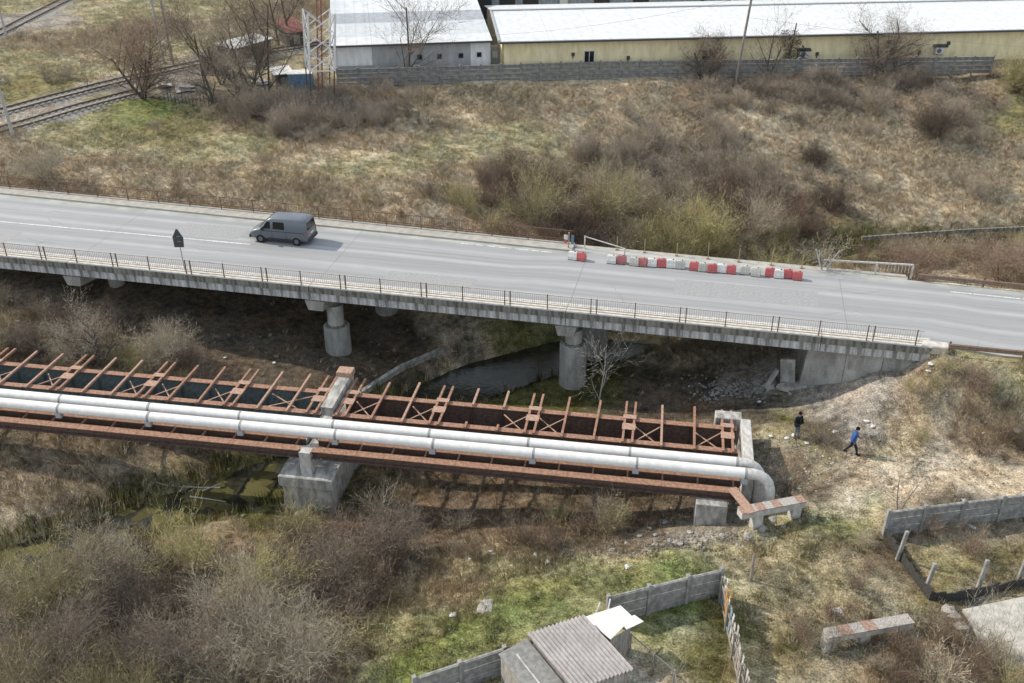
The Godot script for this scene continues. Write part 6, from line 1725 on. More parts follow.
func hut(called: String, label: String, a: Vector2, c: Vector2, depth: float, h: float, rise: float, wm: Material, rm: Material) -> Node3D:
	var A := G(a); var C := G(c)
	var y := minf(A.y, C.y)
	A.y = y; C.y = y
	var o := thing(called, label, "shed", Vector3.ZERO)
	var al := (C - A).normalized(); var bk := al.cross(Vector3.UP)
	if bk.z > 0: bk = -bk
	var b := mb()
	var B := bk * depth
	b.hexa([A - Vector3(0, 0.4, 0), C - Vector3(0, 0.4, 0), C + B - Vector3(0, 0.4, 0), A + B - Vector3(0, 0.4, 0), A + Vector3(0, h, 0), C + Vector3(0, h, 0), C + B + Vector3(0, h + rise, 0), A + B + Vector3(0, h + rise, 0)])
	build(b, "wall", wm, o)
	b = mb()
	var e := al * 0.25
	var f := bk * 0.25
	var p := [A - e - f + Vector3(0, h + 0.02, 0), C + e - f + Vector3(0, h + 0.02, 0), C + e + B + f + Vector3(0, h + rise + 0.02, 0), A - e + B + f + Vector3(0, h + rise + 0.02, 0)]
	b.hexa(p + [p[0] + Vector3(0, 0.07, 0), p[1] + Vector3(0, 0.07, 0), p[2] + Vector3(0, 0.07, 0), p[3] + Vector3(0, 0.07, 0)])
	build(b, "roof", rm, o)
	b = mb()
	b.hexa([A + al * 0.5 - bk * 0.03, A + al * 1.3 - bk * 0.03, A + al * 1.3, A + al * 0.5, A + al * 0.5 - bk * 0.03 + Vector3(0, h - 0.3, 0), A + al * 1.3 - bk * 0.03 + Vector3(0, h - 0.3, 0), A + al * 1.3 + Vector3(0, h - 0.3, 0), A + al * 0.5 + Vector3(0, h - 0.3, 0)])
	build(b, "door", mats["grey boards"], o)
	return o

func make_huts() -> void:
	var dk := mat("dark boards", Color(0.05, 0.045, 0.04), Color(0.13, 0.115, 0.10), 1.2, 0.95, 5)
	var pal := mat("pale sheet roof", Color(0.48, 0.48, 0.46), Color(0.66, 0.66, 0.64), 2.0, 0.7)
	var redr := mat("red sheet roof", Color(0.22, 0.07, 0.06), Color(0.34, 0.13, 0.11), 2.0, 0.8)
	hut("hut", "dark hut with a long pale sheet roof beside the railway", Vector2(-30.21, -110.36), Vector2(-27.33, -115.46), 2.4, 1.9, 0.25, dk, pal)
	hut("hut", "small black shed at the path end below the pale roofed hut", Vector2(-31.47, -106.26), Vector2(-30.44, -107.71), 2.0, 2.0, 0.1, dk, mats["dark boards"])
	hut("hut", "small shed with a dull red roof beside the white mast", Vector2(-25.9, -118.69), Vector2(-24.22, -119.76), 3.4, 1.7, 0.9, dk, redr)
	hut("lean_to", "brown lean-to with a white sheet roof in front of the mast", Vector2(-24.32, -103.31), Vector2(-22.79, -104), 2.3, 1.2, 0.2, dk, pal)
	# blue container beside the lean-to
	var blue := mat("faded blue paint", Color(0.06, 0.13, 0.22), Color(0.14, 0.24, 0.34), 1.4, 0.6)
	var o := thing("blue_container", "small faded blue steel container beside the white sheet lean-to", "container", G(Vector2(-21.64, -102.77)), 0.1)
	var b := mb(); b.cbox(Vector3(0, 0.85, 0), Vector3(2.4, 1.7, 1.7), 0.04); build(b, "body", blue, o)
	for k in 9:
		b = mb(); b.box(Vector3(-1.05 + k * 0.26, 0.85, 0.86), Vector3(0.1, 1.5, 0.03)); build(b, "rib", blue, o)
	b = mb(); b.cbox(Vector3(0, 1.73, 0), Vector3(2.5, 0.06, 1.8), 0.02); build(b, "roof", mat("pale sheet roof", Color.WHITE, Color.WHITE), o)
	# sheets of junk
	var r := RandomNumberGenerator.new(); r.seed = 8
	var k2 := 0
	for q in [[Vector2(-35.95, -102.81), "pale flat sheet lying by the gnarled tree in the hut yard", 1.6], [Vector2(-33.36, -101.98), "pale flat sheet lying in the middle of the hut yard", 2.2], [Vector2(-25.79, -103.92), "crumpled cream tarpaulin lying by the white sheet lean-to", 1.4], [Vector2(-28.56, -110.81), "cream sheet leaning on the pale roofed hut", 0.9]]:
		b = mb()
		var w: float = q[2]
		for i in 3:
			b.box(Vector3(r.randf_range(-0.3, 0.3), 0.1 + i * 0.1, r.randf_range(-0.3, 0.3)), Vector3(w * r.randf_range(0.6, 1), 0.04, w * 0.6), Basis(Vector3(1, r.randf() * 0.4, 0.3).normalized(), r.randf_range(-0.25, 0.25)) * Basis(Vector3.UP, r.randf() * 3.0))
		var e := build(b, "sheet", pal)
		e.position = G(q[0])
		tag(e, q[1], "sheet")
	# picket fence of crooked stakes
	o = thing("stake_fence", "crooked dark stake fence along the bottom of the hut yard", "fence", Vector3.ZERO)
	var run := [Vector2(-34.53, -98.63), Vector2(-30.1, -96.84), Vector2(-27.19, -96.98), Vector2(-24.99, -99.15), Vector2(-23, -100.72)]
	for i in run.size() - 1:
		var n := int((run[i] as Vector2).distance_to(run[i + 1]) / 0.4)
		for k in n:
			var g := G(run[i].lerp(run[i + 1], float(k) / n))
			b = mb()
			b.tube(g - Vector3(0, 0.2, 0), g + Vector3(r.randf_range(-0.12, 0.12), r.randf_range(0.7, 1.4), r.randf_range(-0.1, 0.1)), 0.05, 0.03, 5)
			build(b, "stake", mats["dark boards"], o)

# ---------------------------------------------------------------- trees and shrubs
func twig(c: MB, a: Vector3, b: Vector3, w: float) -> void:
	var d := b - a
	var s := d.cross(Vector3(rng.randf_range(-1, 1), rng.randf_range(-1, 1), rng.randf_range(-1, 1))).normalized() * w
	var m := a.lerp(b, 0.5) + s.cross(d.normalized()) * rng.randf_range(-2, 2)
	c.tri(a - s, a + s, m)
	c.tri(a + s * 0.5, b, m - s * 0.6)

func branch(t: MB, c: MB, p: Vector3, dir: Vector3, ln: float, r: float, depth: int, o: Dictionary) -> void:
	var segs := 3 if depth > 0 else 2
	var a := p
	var d := dir.normalized()
	for i in segs:
		d = (d + Vector3(rng.randf_range(-1, 1), rng.randf_range(-0.6, 0.9), rng.randf_range(-1, 1)) * o.bend + Vector3(0, o.rise, 0)).normalized()
		var e := a + d * ln / segs
		var ra := lerpf(r, r * 0.55, float(i) / segs)
		var rb := lerpf(r, r * 0.55, float(i + 1) / segs)
		if ra > 0.022:
			t.tube(a, e, ra, rb, 6 if ra > 0.06 else 4, false)
		else:
			twig(c, a, e, maxf(ra, o.thin))
		if depth > 0:
			var nb: int = o.kids if i > 0 or depth < o.depth else o.low
			for k in nb:
				var side := d.cross(Vector3(rng.randf_range(-1, 1), rng.randf_range(-1, 1), rng.randf_range(-1, 1))).normalized()
				var nd: Vector3 = (d * rng.randf_range(0.4, 0.9) + side * o.fan).normalized()
				branch(t, c, a.lerp(e, rng.randf()), nd, ln * rng.randf_range(0.5, 0.8), rb * 0.6, depth - 1, o)
		a = e

func grow(sd: int, h: float, stems: int, o: Dictionary) -> Array:
	rng.seed = sd
	var t := mb(); var c := mb()
	for i in stems:
		var an := TAU * i / stems + rng.randf_range(-0.5, 0.5)
		var lean: float = o.lean if stems > 1 else 0.0
		var d := Vector3(cos(an) * lean + o.get("tx", 0.0), 1.0, sin(an) * lean + o.get("tz", 0.0)).normalized()
		branch(t, c, Vector3(cos(an), 0, sin(an)) * (0.1 * (stems > 1 as int)) + Vector3(0, -0.1, 0), d, h * o.trunk * rng.randf_range(0.8, 1.1), o.r, o.depth, o)
	return [t.mesh(), c.mesh()]

func tree(called: String, label: String, cat: String, where: Vector2, sd: int, h: float, stems: int, o: Dictionary, bark: Material, twigs: Material, group := "") -> Node3D:
	var ms := grow(sd, h, stems, o)
	var th := thing(called, label, cat, G(where), 0.0, group)
	if ms[0].get_surface_count(): put("trunk", ms[0], bark, th)
	put("crown", ms[1], twigs, th)
	return th

func make_trees() -> void:
	var bark := mat("dark bark", Color(0.05, 0.042, 0.036), Color(0.12, 0.10, 0.085), 0.6, 0.95, 3)
	var grey := mat("grey bark", Color(0.18, 0.165, 0.145), Color(0.32, 0.30, 0.27), 0.6, 0.95, 3)
	var paleb := mat("pale bark", Color(0.36, 0.34, 0.31), Color(0.52, 0.50, 0.46), 0.6, 0.95, 3)
	var tw := func(k: String, col: Color): return veg(k, col, 0.0)
	var tb = tw.call("brown twigs", Color(0.24, 0.195, 0.155))
	var tr = tw.call("red brown twigs", Color(0.28, 0.21, 0.16))
	var tg = tw.call("grey twigs", Color(0.38, 0.33, 0.255))
	var tp = tw.call("pale twigs", Color(0.42, 0.395, 0.355))
	var tol = tw.call("olive twigs", Color(0.36, 0.315, 0.175))
	var ty = tw.call("yellow green twigs", Color(0.46, 0.41, 0.20))
	var td = tw.call("dark twigs", Color(0.11, 0.09, 0.072))
	var T := {trunk = 0.62, r = 0.16, depth = 4, bend = 0.13, rise = 0.08, fan = 0.8, kids = 2, low = 2, thin = 0.012, lean = 0.35}
	var big := T.duplicate()
	var gn := T.duplicate(); gn.merge({r = 0.15, lean = 0.5, tx = -0.25, fan = 0.9, kids = 2, low = 3, thin = 0.018}, true)
	tree("bare_tree", "broad red brown bare tree leaning over the railway curve", "tree", Vector2(-36.83, -99.36), 101, 8.2, 3, gn, bark, tr)
	tree("bare_tree", "slim bare tree in front of the pale roofed hut, taller of the group", "tree", Vector2(-26.21, -99.25), 102, 9.0, 2, big, bark, tb)
	tree("bare_tree", "crooked bare tree at the bottom corner of the hut yard", "tree", Vector2(-29.51, -97.65), 103, 5.6, 1, big, bark, tb)
	tree("bare_tree", "bare tree behind the small black shed, spreading to the upper left", "tree", Vector2(-30.14, -103.89), 104, 7.0, 2, big, bark, tg)
	tree("bare_tree", "upright bare tree behind the red roofed shed, thicker of two", "tree", Vector2(-27.34, -119.49), 105, 10.5, 1, big, bark, tb)
	tree("bare_tree", "upright bare tree behind the red roofed shed, thinner of two", "tree", Vector2(-26.24, -120.51), 106, 9.5, 1, big, bark, tb)
	tree("bare_tree", "bare tree between the hut yard and the white mast", "tree", Vector2(-27.23, -98.46), 107, 6.0, 1, big, bark, tg)
	var slim := {trunk = 0.8, r = 0.12, depth = 4, bend = 0.09, rise = 0.16, fan = 0.5, kids = 2, low = 1, thin = 0.014, lean = 0.2}
	tree("bare_tree", "tall slim bare tree left of the white mast, forked low", "tree", Vector2(-24.86, -101.43), 171, 10.5, 2, slim, bark, tb)
	tree("bare_tree", "tall slim bare tree between the railway and the small black shed", "tree", Vector2(-31.58, -102.6), 172, 8.5, 1, slim, bark, tb)
	tree("bare_tree", "young bare sapling alone on the railway verge", "tree", Vector2(-43.49, -102.4), 108, 3.6, 1, {trunk = 0.7, r = 0.05, depth = 3, bend = 0.12, rise = 0.12, fan = 0.6, kids = 2, low = 2, thin = 0.016, lean = 0.3}, grey, tg)
	tree("bare_tree", "thin bare tree rising in front of the grey warehouse", "tree", Vector2(-10.88, -105.67), 109, 9.5, 1, {trunk = 0.75, r = 0.13, depth = 4, bend = 0.13, rise = 0.12, fan = 0.6, kids = 2, low = 2, thin = 0.016, lean = 0.3}, bark, tb)
	tree("bare_tree", "round crowned bare tree by the fence, left of the slanting pole", "tree", Vector2(20.58, -107.33), 110, 7.6, 2, {trunk = 0.5, r = 0.16, depth = 4, bend = 0.18, rise = 0.08, fan = 0.95, kids = 2, low = 3, thin = 0.012, lean = 0.5}, bark, tb)
	tree("bare_tree", "slender bare tree just right of the slanting pole", "tree", Vector2(27.49, -107.64), 111, 7.0, 2, {trunk = 0.7, r = 0.09, depth = 3, bend = 0.12, rise = 0.12, fan = 0.7, kids = 2, low = 2, thin = 0.013, lean = 0.2}, bark, tb)
	tree("bare_tree", "largest bare tree along the warehouse fence, with a wide crown", "tree", Vector2(40.01, -109.04), 112, 9.0, 3, {trunk = 0.5, r = 0.18, depth = 4, bend = 0.16, rise = 0.08, fan = 0.9, kids = 2, low = 3, thin = 0.012, lean = 0.4}, bark, tb)
	tree("bush", "dense olive brown bush at the right end of the warehouse fence", "bush", Vector2(53.43, -105.55), 113, 5.2, 6, {trunk = 0.55, r = 0.06, depth = 3, bend = 0.18, rise = 0.12, fan = 0.8, kids = 3, low = 3, thin = 0.012, lean = 0.5}, bark, tol)
	var S := {trunk = 0.6, r = 0.035, depth = 3, bend = 0.11, rise = 0.06, fan = 0.75, kids = 3, low = 2, thin = 0.008, lean = 0.75}
	tree("bush", "pale bare bush on the grass slope above the left end of the road", "bush", Vector2(-39.03, -79.72), 114, 3.4, 5, S, grey, tg)
	tree("bare_tree", "grey bare tree with a dark trunk between the two bridges", "tree", Vector2(-27.35, -56.73), 115, 5.2, 2, {trunk = 0.5, r = 0.15, depth = 4, bend = 0.2, rise = 0.10, fan = 0.9, kids = 2, low = 2, thin = 0.009, lean = 0.5, tx = -0.1}, bark, tg)
	tree("bush", "sprawling grey brown bush right of the bare tree between the bridges", "bush", Vector2(-23.04, -57.42), 116, 3.0, 7, S, grey, tg)
	tree("bush", "low brown bush under the pipe bridge at the left picture edge", "bush", Vector2(-32.72, -57.83), 117, 2.6, 7, S, grey, tb)
	tree("bare_tree", "small whitewashed bare tree on the far road edge by the last barrier", "tree", Vector2(23.1, -65.98), 118, 3.2, 2, {trunk = 0.55, r = 0.06, depth = 3, bend = 0.16, rise = 0.08, fan = 0.85, kids = 2, low = 2, thin = 0.012, lean = 0.5}, mat("whitewashed bark", Color(0.30, 0.34, 0.40), Color(0.48, 0.52, 0.56), 0.6, 0.9), tg).position = R(55.7, 10.25, -0.05)
	tree("bare_tree", "pale bare sapling growing beside the round bridge pier", "tree", Vector2(5.56, -54.02), 119, 4.2, 1, {trunk = 0.8, r = 0.06, depth = 3, bend = 0.14, rise = 0.14, fan = 0.7, kids = 2, low = 2, thin = 0.011, lean = 0.3}, paleb, tp)
	tree("bare_tree", "small bare tree in front of the slab fence by the dirt path", "tree", Vector2(19.8, -40.59), 120, 3.3, 2, {trunk = 0.65, r = 0.04, depth = 3, bend = 0.14, rise = 0.14, fan = 0.6, kids = 2, low = 1, thin = 0.008, lean = 0.35}, grey, tb)
	var wl := {trunk = 0.62, r = 0.04, depth = 3, bend = 0.08, rise = 0.10, fan = 0.55, kids = 2, low = 3, thin = 0.009, lean = 0.6}
	tree("willow_bush", "olive willow bush on the slope behind the far railing end", "bush", Vector2(2.08, -74.49), 121, 5.2, 9, wl, grey, tol)
	tree("willow_bush", "dense olive willow bush behind the first barriers", "bush", Vector2(8.26, -76.9), 122, 5.4, 9, wl, grey, tol)
	tree("willow_bush", "yellowish willow bush behind the middle of the barrier row", "bush", Vector2(15.35, -75.14), 123, 4.6, 10, wl, grey, ty)
	tree("willow_bush", "greenish willow bush close behind the last barriers", "bush", Vector2(21.04, -72.78), 124, 4.2, 8, wl, grey, ty)
	tree("bush", "tall grey bush behind the red barriers at the row's far end", "bush", Vector2(20.54, -78.08), 125, 5.0, 8, wl, grey, tg)
	tree("bush", "dark round bush high on the slope below the wide crowned tree", "bush", Vector2(42.72, -98.29), 126, 4.0, 8, S, bark, td)
	tree("bush", "dark bush in the middle of the reed slope", "bush", Vector2(29.56, -93.67), 127, 2.6, 7, S, bark, td)
	tree("bush", "dead grey tree top standing low on the reed slope", "bush", Vector2(43.66, -89.16), 128, 3.0, 4, S, paleb, tg)
	tree("bush", "dark bush on the reed slope left of the channel edge", "bush", Vector2(28.92, -85.24), 129, 3.2, 7, S, bark, td)
	tree("bush", "purple brown bush between the channel and the far guard rail, left one", "bush", Vector2(28.65, -64.16), 130, 4.2, 9, S, bark, tr)
	tree("bush", "purple brown bush between the channel and the far guard rail, right one", "bush", Vector2(33.76, -62.37), 131, 3.8, 9, S, bark, tr)
	tree("bush", "low dead bush between the two walkers", "bush", Vector2(17.35, -46.58), 132, 1.7, 9, {trunk = 0.6, r = 0.02, depth = 2, bend = 0.22, rise = 0.02, fan = 0.9, kids = 4, low = 4, thin = 0.009, lean = 1.2}, bark, tb)
	tree("bush", "thin bare shrub beside the pipe elbow", "bush", Vector2(14.89, -43.05), 133, 2.0, 6, {trunk = 0.6, r = 0.025, depth = 2, bend = 0.18, rise = 0.1, fan = 0.8, kids = 3, low = 3, thin = 0.007, lean = 0.7}, bark, tb)
	var k := 0
	for q in [[Vector2(18.68, -30.07), 3.0], [Vector2(19.73, -30.8), 3.4], [Vector2(20.05, -29.84), 3.6], [Vector2(21.06, -30.62), 3.2]]:
		tree("sapling", "leafless sapling at the bottom right corner, %s from the capped beam" % ["first", "second", "third", "fourth"][k], "sapling", q[0], 140 + k, q[1], 1, {trunk = 0.85, r = 0.025, depth = 2, bend = 0.08, rise = 0.16, fan = 0.5, kids = 2, low = 1, thin = 0.007, lean = 0.2}, grey, tg, "saplings in the bottom right corner")
		k += 1
	# the larger bushes of the thicket at the bottom left
	for q in [[Vector2(-11.6, -35.65), 150, 4.2, ty, "yellowish willow bush in the thicket, below the steel bridge pier"], [Vector2(-16.31, -38.58), 151, 3.6, ty, "yellowish willow bush in the thicket near the brook's green bend"], [Vector2(-21.6, -35.46), 152, 4.0, tol, "olive bush in the thicket near the left picture edge"], [Vector2(-19.95, -37.43), 153, 3.6, tg, "grey bush in the thicket below the brook's bend"], [Vector2(-12.47, -33.35), 154, 4.4, tg, "tall grey bush in the middle of the thicket"], [Vector2(-9.74, -31.27), 155, 4.0, tg, "grey bush at the bottom of the thicket beside the meadow"], [Vector2(-14.91, -30.98), 156, 4.0, tb, "brown bush at the bottom middle of the thicket"], [Vector2(-19.55, -30.63), 157, 4.2, tb, "brown bush in the bottom left corner"], [Vector2(-8.97, -37.16), 158, 3.6, tb, "brown bush on the thicket edge facing the ravine"], [Vector2(-11.19, -40.96), 159, 2.8, tol, "olive bush at the foot of the steel bridge pier"], [Vector2(-6.25, -39.41), 160, 3.0, tb, "brown bush above the meadow's upper left end"], [Vector2(-17.64, -33.7), 161, 4.0, td, "dark bush in the shaded hollow of the thicket"]]:
		tree("bush", q[4], "bush", q[0], q[1], q[2], 9, wl if q[3] == ty or q[3] == tol else S, grey, q[3], "larger bushes of the thicket")
	# ivy on the yellow wall
	rng.seed = 55
	var c := mb()
	for i in 900:
		var u := rng.randf_range(-1, 1); var w := rng.randf_range(0, 1)
		var p := Vector3(u * (1.6 - w * 0.7) + 0.5 * sin(w * 5.0), w * 4.2, rng.randf_range(0.05, 0.4))
		var d := Vector3(rng.randf_range(-1, 1), rng.randf_range(-1, 0.3), rng.randf_range(0, 1)).normalized() * 0.16
		var s := d.cross(Vector3(0.3, 1, 0.2)).normalized() * 0.08
		c.tri(p - s, p + s, p + d)
	var iv := thing("ivy", "dark ivy growing up the yellow wall near a stump", "ivy", Vector3(30.4, 1.6, -110.45))
	put("foliage", c.mesh(), veg("ivy leaves", Color(0.05, 0.055, 0.035), 0.2), iv)
	c = mb(); c.tube(Vector3(-0.4, -0.5, 0.25), Vector3(0.1, 4.9, 0.2), 0.12, 0.07, 7)
	build(c, "stem", mats["dark bark"], iv)

# ---------------------------------------------------------------- mass vegetation
func tuft_mesh(sd: int, n: int, h: float, w: float, spread: float, droop: float) -> ArrayMesh:
	rng.seed = sd
	var b := mb(true)
	for i in n:
		var an := rng.randf() * TAU
		var p := Vector3(cos(an), 0, sin(an)) * spread * sqrt(rng.randf()) * 0.6 - Vector3(0, 0.05, 0)
		var d := Vector3(cos(an + rng.randf_range(-0.8, 0.8)), 0, sin(an)) * rng.randf_range(0.1, droop)
		var l := h * rng.randf_range(0.55, 1.1)
		var m := p + Vector3(d.x * 0.35, 0.62, d.z * 0.35) * l
		var e := p + Vector3(d.x, rng.randf_range(0.55, 1.0), d.z) * l
		var s := Vector3(-sin(an + 1.0), 0, cos(an + 1.0)) * w
		var nn := (Vector3.UP * 1.4 + Vector3(cos(an), 0, sin(an)) * 0.7).normalized()
		var v := rng.randf_range(0.72, 1.15)
		b.col = Color(v, v * rng.randf_range(0.96, 1.0), v * rng.randf_range(0.88, 1.0))
		b.trin(p - s, p + s, m + s * 0.7, nn, nn, nn)
		b.trin(p - s, m + s * 0.7, m - s * 0.7, nn, nn, nn)
		b.trin(m - s * 0.7, m + s * 0.7, e, nn, nn, nn)
	return b.mesh()

func shrub_mesh(sd: int, stems: int, o: Dictionary) -> ArrayMesh:
	rng.seed = sd
	var t := mb(); var c := mb()
	for i in stems:
		var an := rng.randf() * TAU
		var d := Vector3(cos(an) * o.lean, 1, sin(an) * o.lean) * Vector3(rng.randf_range(0.2, 1), 1, rng.randf_range(0.2, 1))
		branch(t, c, Vector3(cos(an), -0.1, sin(an)) * Vector3(0.15, 1, 0.15), d, o.trunk * rng.randf_range(0.7, 1.1), o.r, o.depth, o)
	for i in t.v.size():
		c.v.append(t.v[i]); c.n.append(t.n[i])
	# every stem its own tone
	c.use_c = true
	c.c = PackedColorArray()
	var tone := 1.0
	for i in c.v.size():
		if i % 60 == 0: tone = rng.randf_range(0.55, 1.6)
		c.c.append(Color(tone, tone, tone))
	return c.mesh()

func scatter(called: String, label: String, cat: String, meshes: Array, xf: Array, cols: Array, m: Material) -> void:
	# the copies of one kind, spread over a few mesh variants
	var lists := []
	for i in meshes.size(): lists.append([])
	for i in xf.size(): lists[i % meshes.size()].append(i)
	for k in meshes.size():
		if lists[k].is_empty(): continue
		var mm := MultiMesh.new()
		mm.transform_format = MultiMesh.TRANSFORM_3D
		mm.use_colors = true
		mm.mesh = meshes[k]
		mm.instance_count = lists[k].size()
		for j in lists[k].size():
			mm.set_instance_transform(j, xf[lists[k][j]])
			mm.set_instance_color(j, cols[lists[k][j]])
		var o := MultiMeshInstance3D.new()
		o.name = numbered(called)
		o.multimesh = mm
		o.material_override = m
		add_child(o, true)
		tag(o, label, cat, called.replace("_", " ") + " of the valley", "stuff")

func allowed(x: float, z: float, tall: bool) -> bool:
	var rel := Vector3(x + 35.45, 0, z + 63.39)
	var s := rel.dot(Vector3(0.97728, 0, 0.21197)); var t := rel.dot(Vector3(0.21197, 0, -0.97728))
	var fk := far_kerb(s)
	if s > 60.0 and t > -0.5 and t < fk + 1.3: return false
	if tall and t > -0.8 and t < fk + 2.0 and s < 61.0: return false
	if t > 0.5 and t < fk + 1.2 and s < 61.0 and s < 15.0: return false
	if z < -103.2 - (x + 17.0) * 0.085 and x > -19.5: return false
	var bk := brook_at(x, z)
	if bk.x < bk.y + (0.9 if tall else 0.1): return false
	if tall:
		var q := Vector3(x - 12.01, 0, z + 46.45)
		var qs := q.dot(Vector3(0.98686, 0, 0.1616)); var qt := q.dot(Vector3(0.1616, 0, -0.98686))
		if qs < 3.0 and qt > -6.3 and qt < 2.6: return false
	return true

func make_vegetation() -> void:
	var r := RandomNumberGenerator.new()
	r.seed = 2024
	var patch := FastNoiseLite.new()
	patch.seed = 77; patch.frequency = 0.09; patch.fractal_octaves = 3
	var hue := FastNoiseLite.new()
	hue.seed = 78; hue.frequency = 0.06; hue.fractal_octaves = 2
	var g_x := []; var g_c := []; var s_x := []; var s_c := []; var b_x := []; var b_c := []; var t_x := []; var t_c := []
	var f := 27.5
	while f < 146.0:
		var half := f * 0.56 + 5.0
		var step := 0.27 if f < 62 else 0.34
		var x := -half
		while x < half:
			var px := x + r.randf_range(-0.3, 0.3); var pz := -f + r.randf_range(-0.3, 0.3)
			x += step
			var roll := r.randf()
			var tall := cv_at(3, px, pz); var brush := cv_at(4, px, pz); var short := cv_at(5, px, pz)
			var pn := patch.get_noise_2d(px, pz)
			var hn := hue.get_noise_2d(px, pz)
			var pos := Vector3(px, gy(px, pz) - 0.02, pz)
			if roll < tall * (0.70 + pn * 0.5):
				if allowed(px, pz, false):
					var sc := r.randf_range(0.55, 1.25) * (0.75 + 0.4 * tall)
					var bs := Basis(Vector3.UP, r.randf() * TAU) * Basis(Vector3(1, 0, 0), r.randf_range(-0.25, 0.25))
					g_x.append(Transform3D(bs.scaled(Vector3(sc, sc * r.randf_range(0.7, 1.15), sc)), pos))
					var v := r.randf_range(0.82, 1.1) + pn * 0.12
					var grn := clampf(short - 0.55 + hn * 0.3, 0, 0.45)
					g_c.append(Color(v * (1.0 - brush * 0.30) * (1.0 - grn * 0.45), v * (0.98 - brush * 0.32) * (1.0 - grn * 0.15), v * (0.96 - brush * 0.32) * (1.0 - grn * 0.5)))
			if r.randf() < brush * (0.18 + pn * 0.36) * (step / 0.42) * (step / 0.42):
				if allowed(px, pz, true):
					var sc := r.randf_range(0.5, 1.65) * (0.75 + brush * 0.35)
					if f > 60: sc *= 1.05
					b_x.append(Transform3D(Basis(Vector3.UP, r.randf() * TAU).scaled(Vector3(sc * r.randf_range(0.9, 1.3), sc, sc * r.randf_range(0.9, 1.3))), pos))
					var v := r.randf_range(0.7, 1.3)
					var kind := hn + r.randf_range(-0.22, 0.22)
					var col := Color(0.26, 0.195, 0.145)
					if f > 88 : col = Color(0.36, 0.305, 0.245)
					elif kind > 0.14 and f < 80: col = Color(0.36, 0.315, 0.17)
					elif kind > -0.02: col = Color(0.40, 0.345, 0.26)
					elif kind < -0.25: col = Color(0.20, 0.15, 0.115)
					b_c.append(Color(col.r * v, col.g * v, col.b * v))
			if f < 125:
				for k in (3 if f < 62 else 1):
					var qx := px + r.randf_range(-0.3, 0.3); var qz := pz + r.randf_range(-0.3, 0.3)
					if r.randf() < short * (0.75 + pn) and allowed(qx, qz, false):
						var sc := r.randf_range(0.5, 1.15) * (1.0 if f < 60 else 1.4)
						s_x.append(Transform3D(Basis(Vector3.UP, r.randf() * TAU).scaled(Vector3(sc, sc, sc)), Vector3(qx, gy(qx, qz) - 0.01, qz)))
						var v := r.randf_range(0.75, 1.2)
						var dry := clampf(tall * 1.2 + hn * 0.6 + r.randf_range(-0.2, 0.32), 0, 1)
						s_c.append(Color(lerpf(0.25, 0.52, dry) * v, lerpf(0.285, 0.46, dry) * v, lerpf(0.125, 0.32, dry) * v))
		f += step
	print("tufts ", g_x.size(), " brush ", b_x.size(), " short ", s_x.size())
	var gm := []
	for i in 4: gm.append(tuft_mesh(300 + i, 34, 0.60, 0.009, 0.5, 1.7))
	scatter("dry_grass", "tall straw coloured dry grass covering the slopes and banks", "grass", gm, g_x, g_c, veg("dry grass", Color(0.76, 0.67, 0.525), 0.5))
	var sm := []
	for i in 3: sm.append(tuft_mesh(320 + i, 24, 0.13, 0.009, 0.34, 1.2))
	scatter("short_grass", "short green and yellowing grass on the meadow and verges", "grass", sm, s_x, s_c, veg("short grass", Color(1, 1, 1), 0.45))
	var bm := []
	var S := {trunk = 0.85, r = 0.010, depth = 2, bend = 0.12, rise = 0.05, fan = 0.7, kids = 2, low = 2, thin = 0.006, lean = 0.8}
	var S2 := {trunk = 1.0, r = 0.011, depth = 2, bend = 0.09, rise = 0.10, fan = 0.5, kids = 2, low = 2, thin = 0.006, lean = 0.5}
	for i in 5: bm.append(shrub_mesh(340 + i, 12 + i, S if i % 2 else S2))
	scatter("brush_thicket", "leafless grey and brown brush filling the slopes and the hollow", "brush", bm, b_x, b_c, veg("brush", Color(1, 1, 1), 0.0))
	# dead canes standing and leaning through the brush
	var cx := []; var cc := []
	var q := 0
	while q < 4200:
		q += 1
		var f2 := r.randf_range(29.0, 105.0)
		var px := r.randf_range(-0.56, 0.56) * f2; var pz := -f2
		if r.randf() > cv_at(4, px, pz) or not allowed(px, pz, true): continue
		var sc := r.randf_range(0.7, 1.5)
		cx.append(Transform3D(Basis(Vector3.UP, r.randf() * TAU) * Basis(Vector3(1, 0, 0), r.randf_range(-0.5, 0.5)).scaled(Vector3(sc, sc, sc)), Vector3(px, gy(px, pz), pz)))
		var v := r.randf_range(0.7, 1.2)
		cc.append(Color(0.54 * v, 0.47 * v, 0.36 * v) if r.randf() < 0.6 else Color(0.30 * v, 0.25 * v, 0.19 * v))
	var cm := []
	for i in 3: cm.append(tuft_mesh(380 + i, 8, 1.5, 0.006, 1.1, 1.3))
	scatter("dead_canes", "pale dead canes standing among the brush", "canes", cm, cx, cc, veg("canes", Color(1, 1, 1), 0.2))
	# weed floating on the slow reach below the pipe bridge
	rng.seed = 14
	var wx := []; var wc := []
	for i in range(10, brook.size() - 1):
		for k in 24:
			var a: Vector3 = brook[i].lerp(brook[i + 1], r.randf())
			var d: Vector3 = (brook[i + 1] - brook[i]).normalized()
			var p: Vector3 = a + Vector3(-d.z, 0, d.x) * r.randf_range(-1.0, 1.0) * (brook_w[i] + 0.4)
			var sc := r.randf_range(0.4, 1.1)
			wx.append(Transform3D(Basis(Vector3.UP, r.randf() * TAU).scaled(Vector3(sc, 1.0, sc)), Vector3(p.x, WATER + r.randf_range(0.004, 0.03), p.z)))
			var v := r.randf_range(0.7, 1.15)
			wc.append(Color(0.095 * v, 0.085 * v, 0.036 * v))
	var wm := []
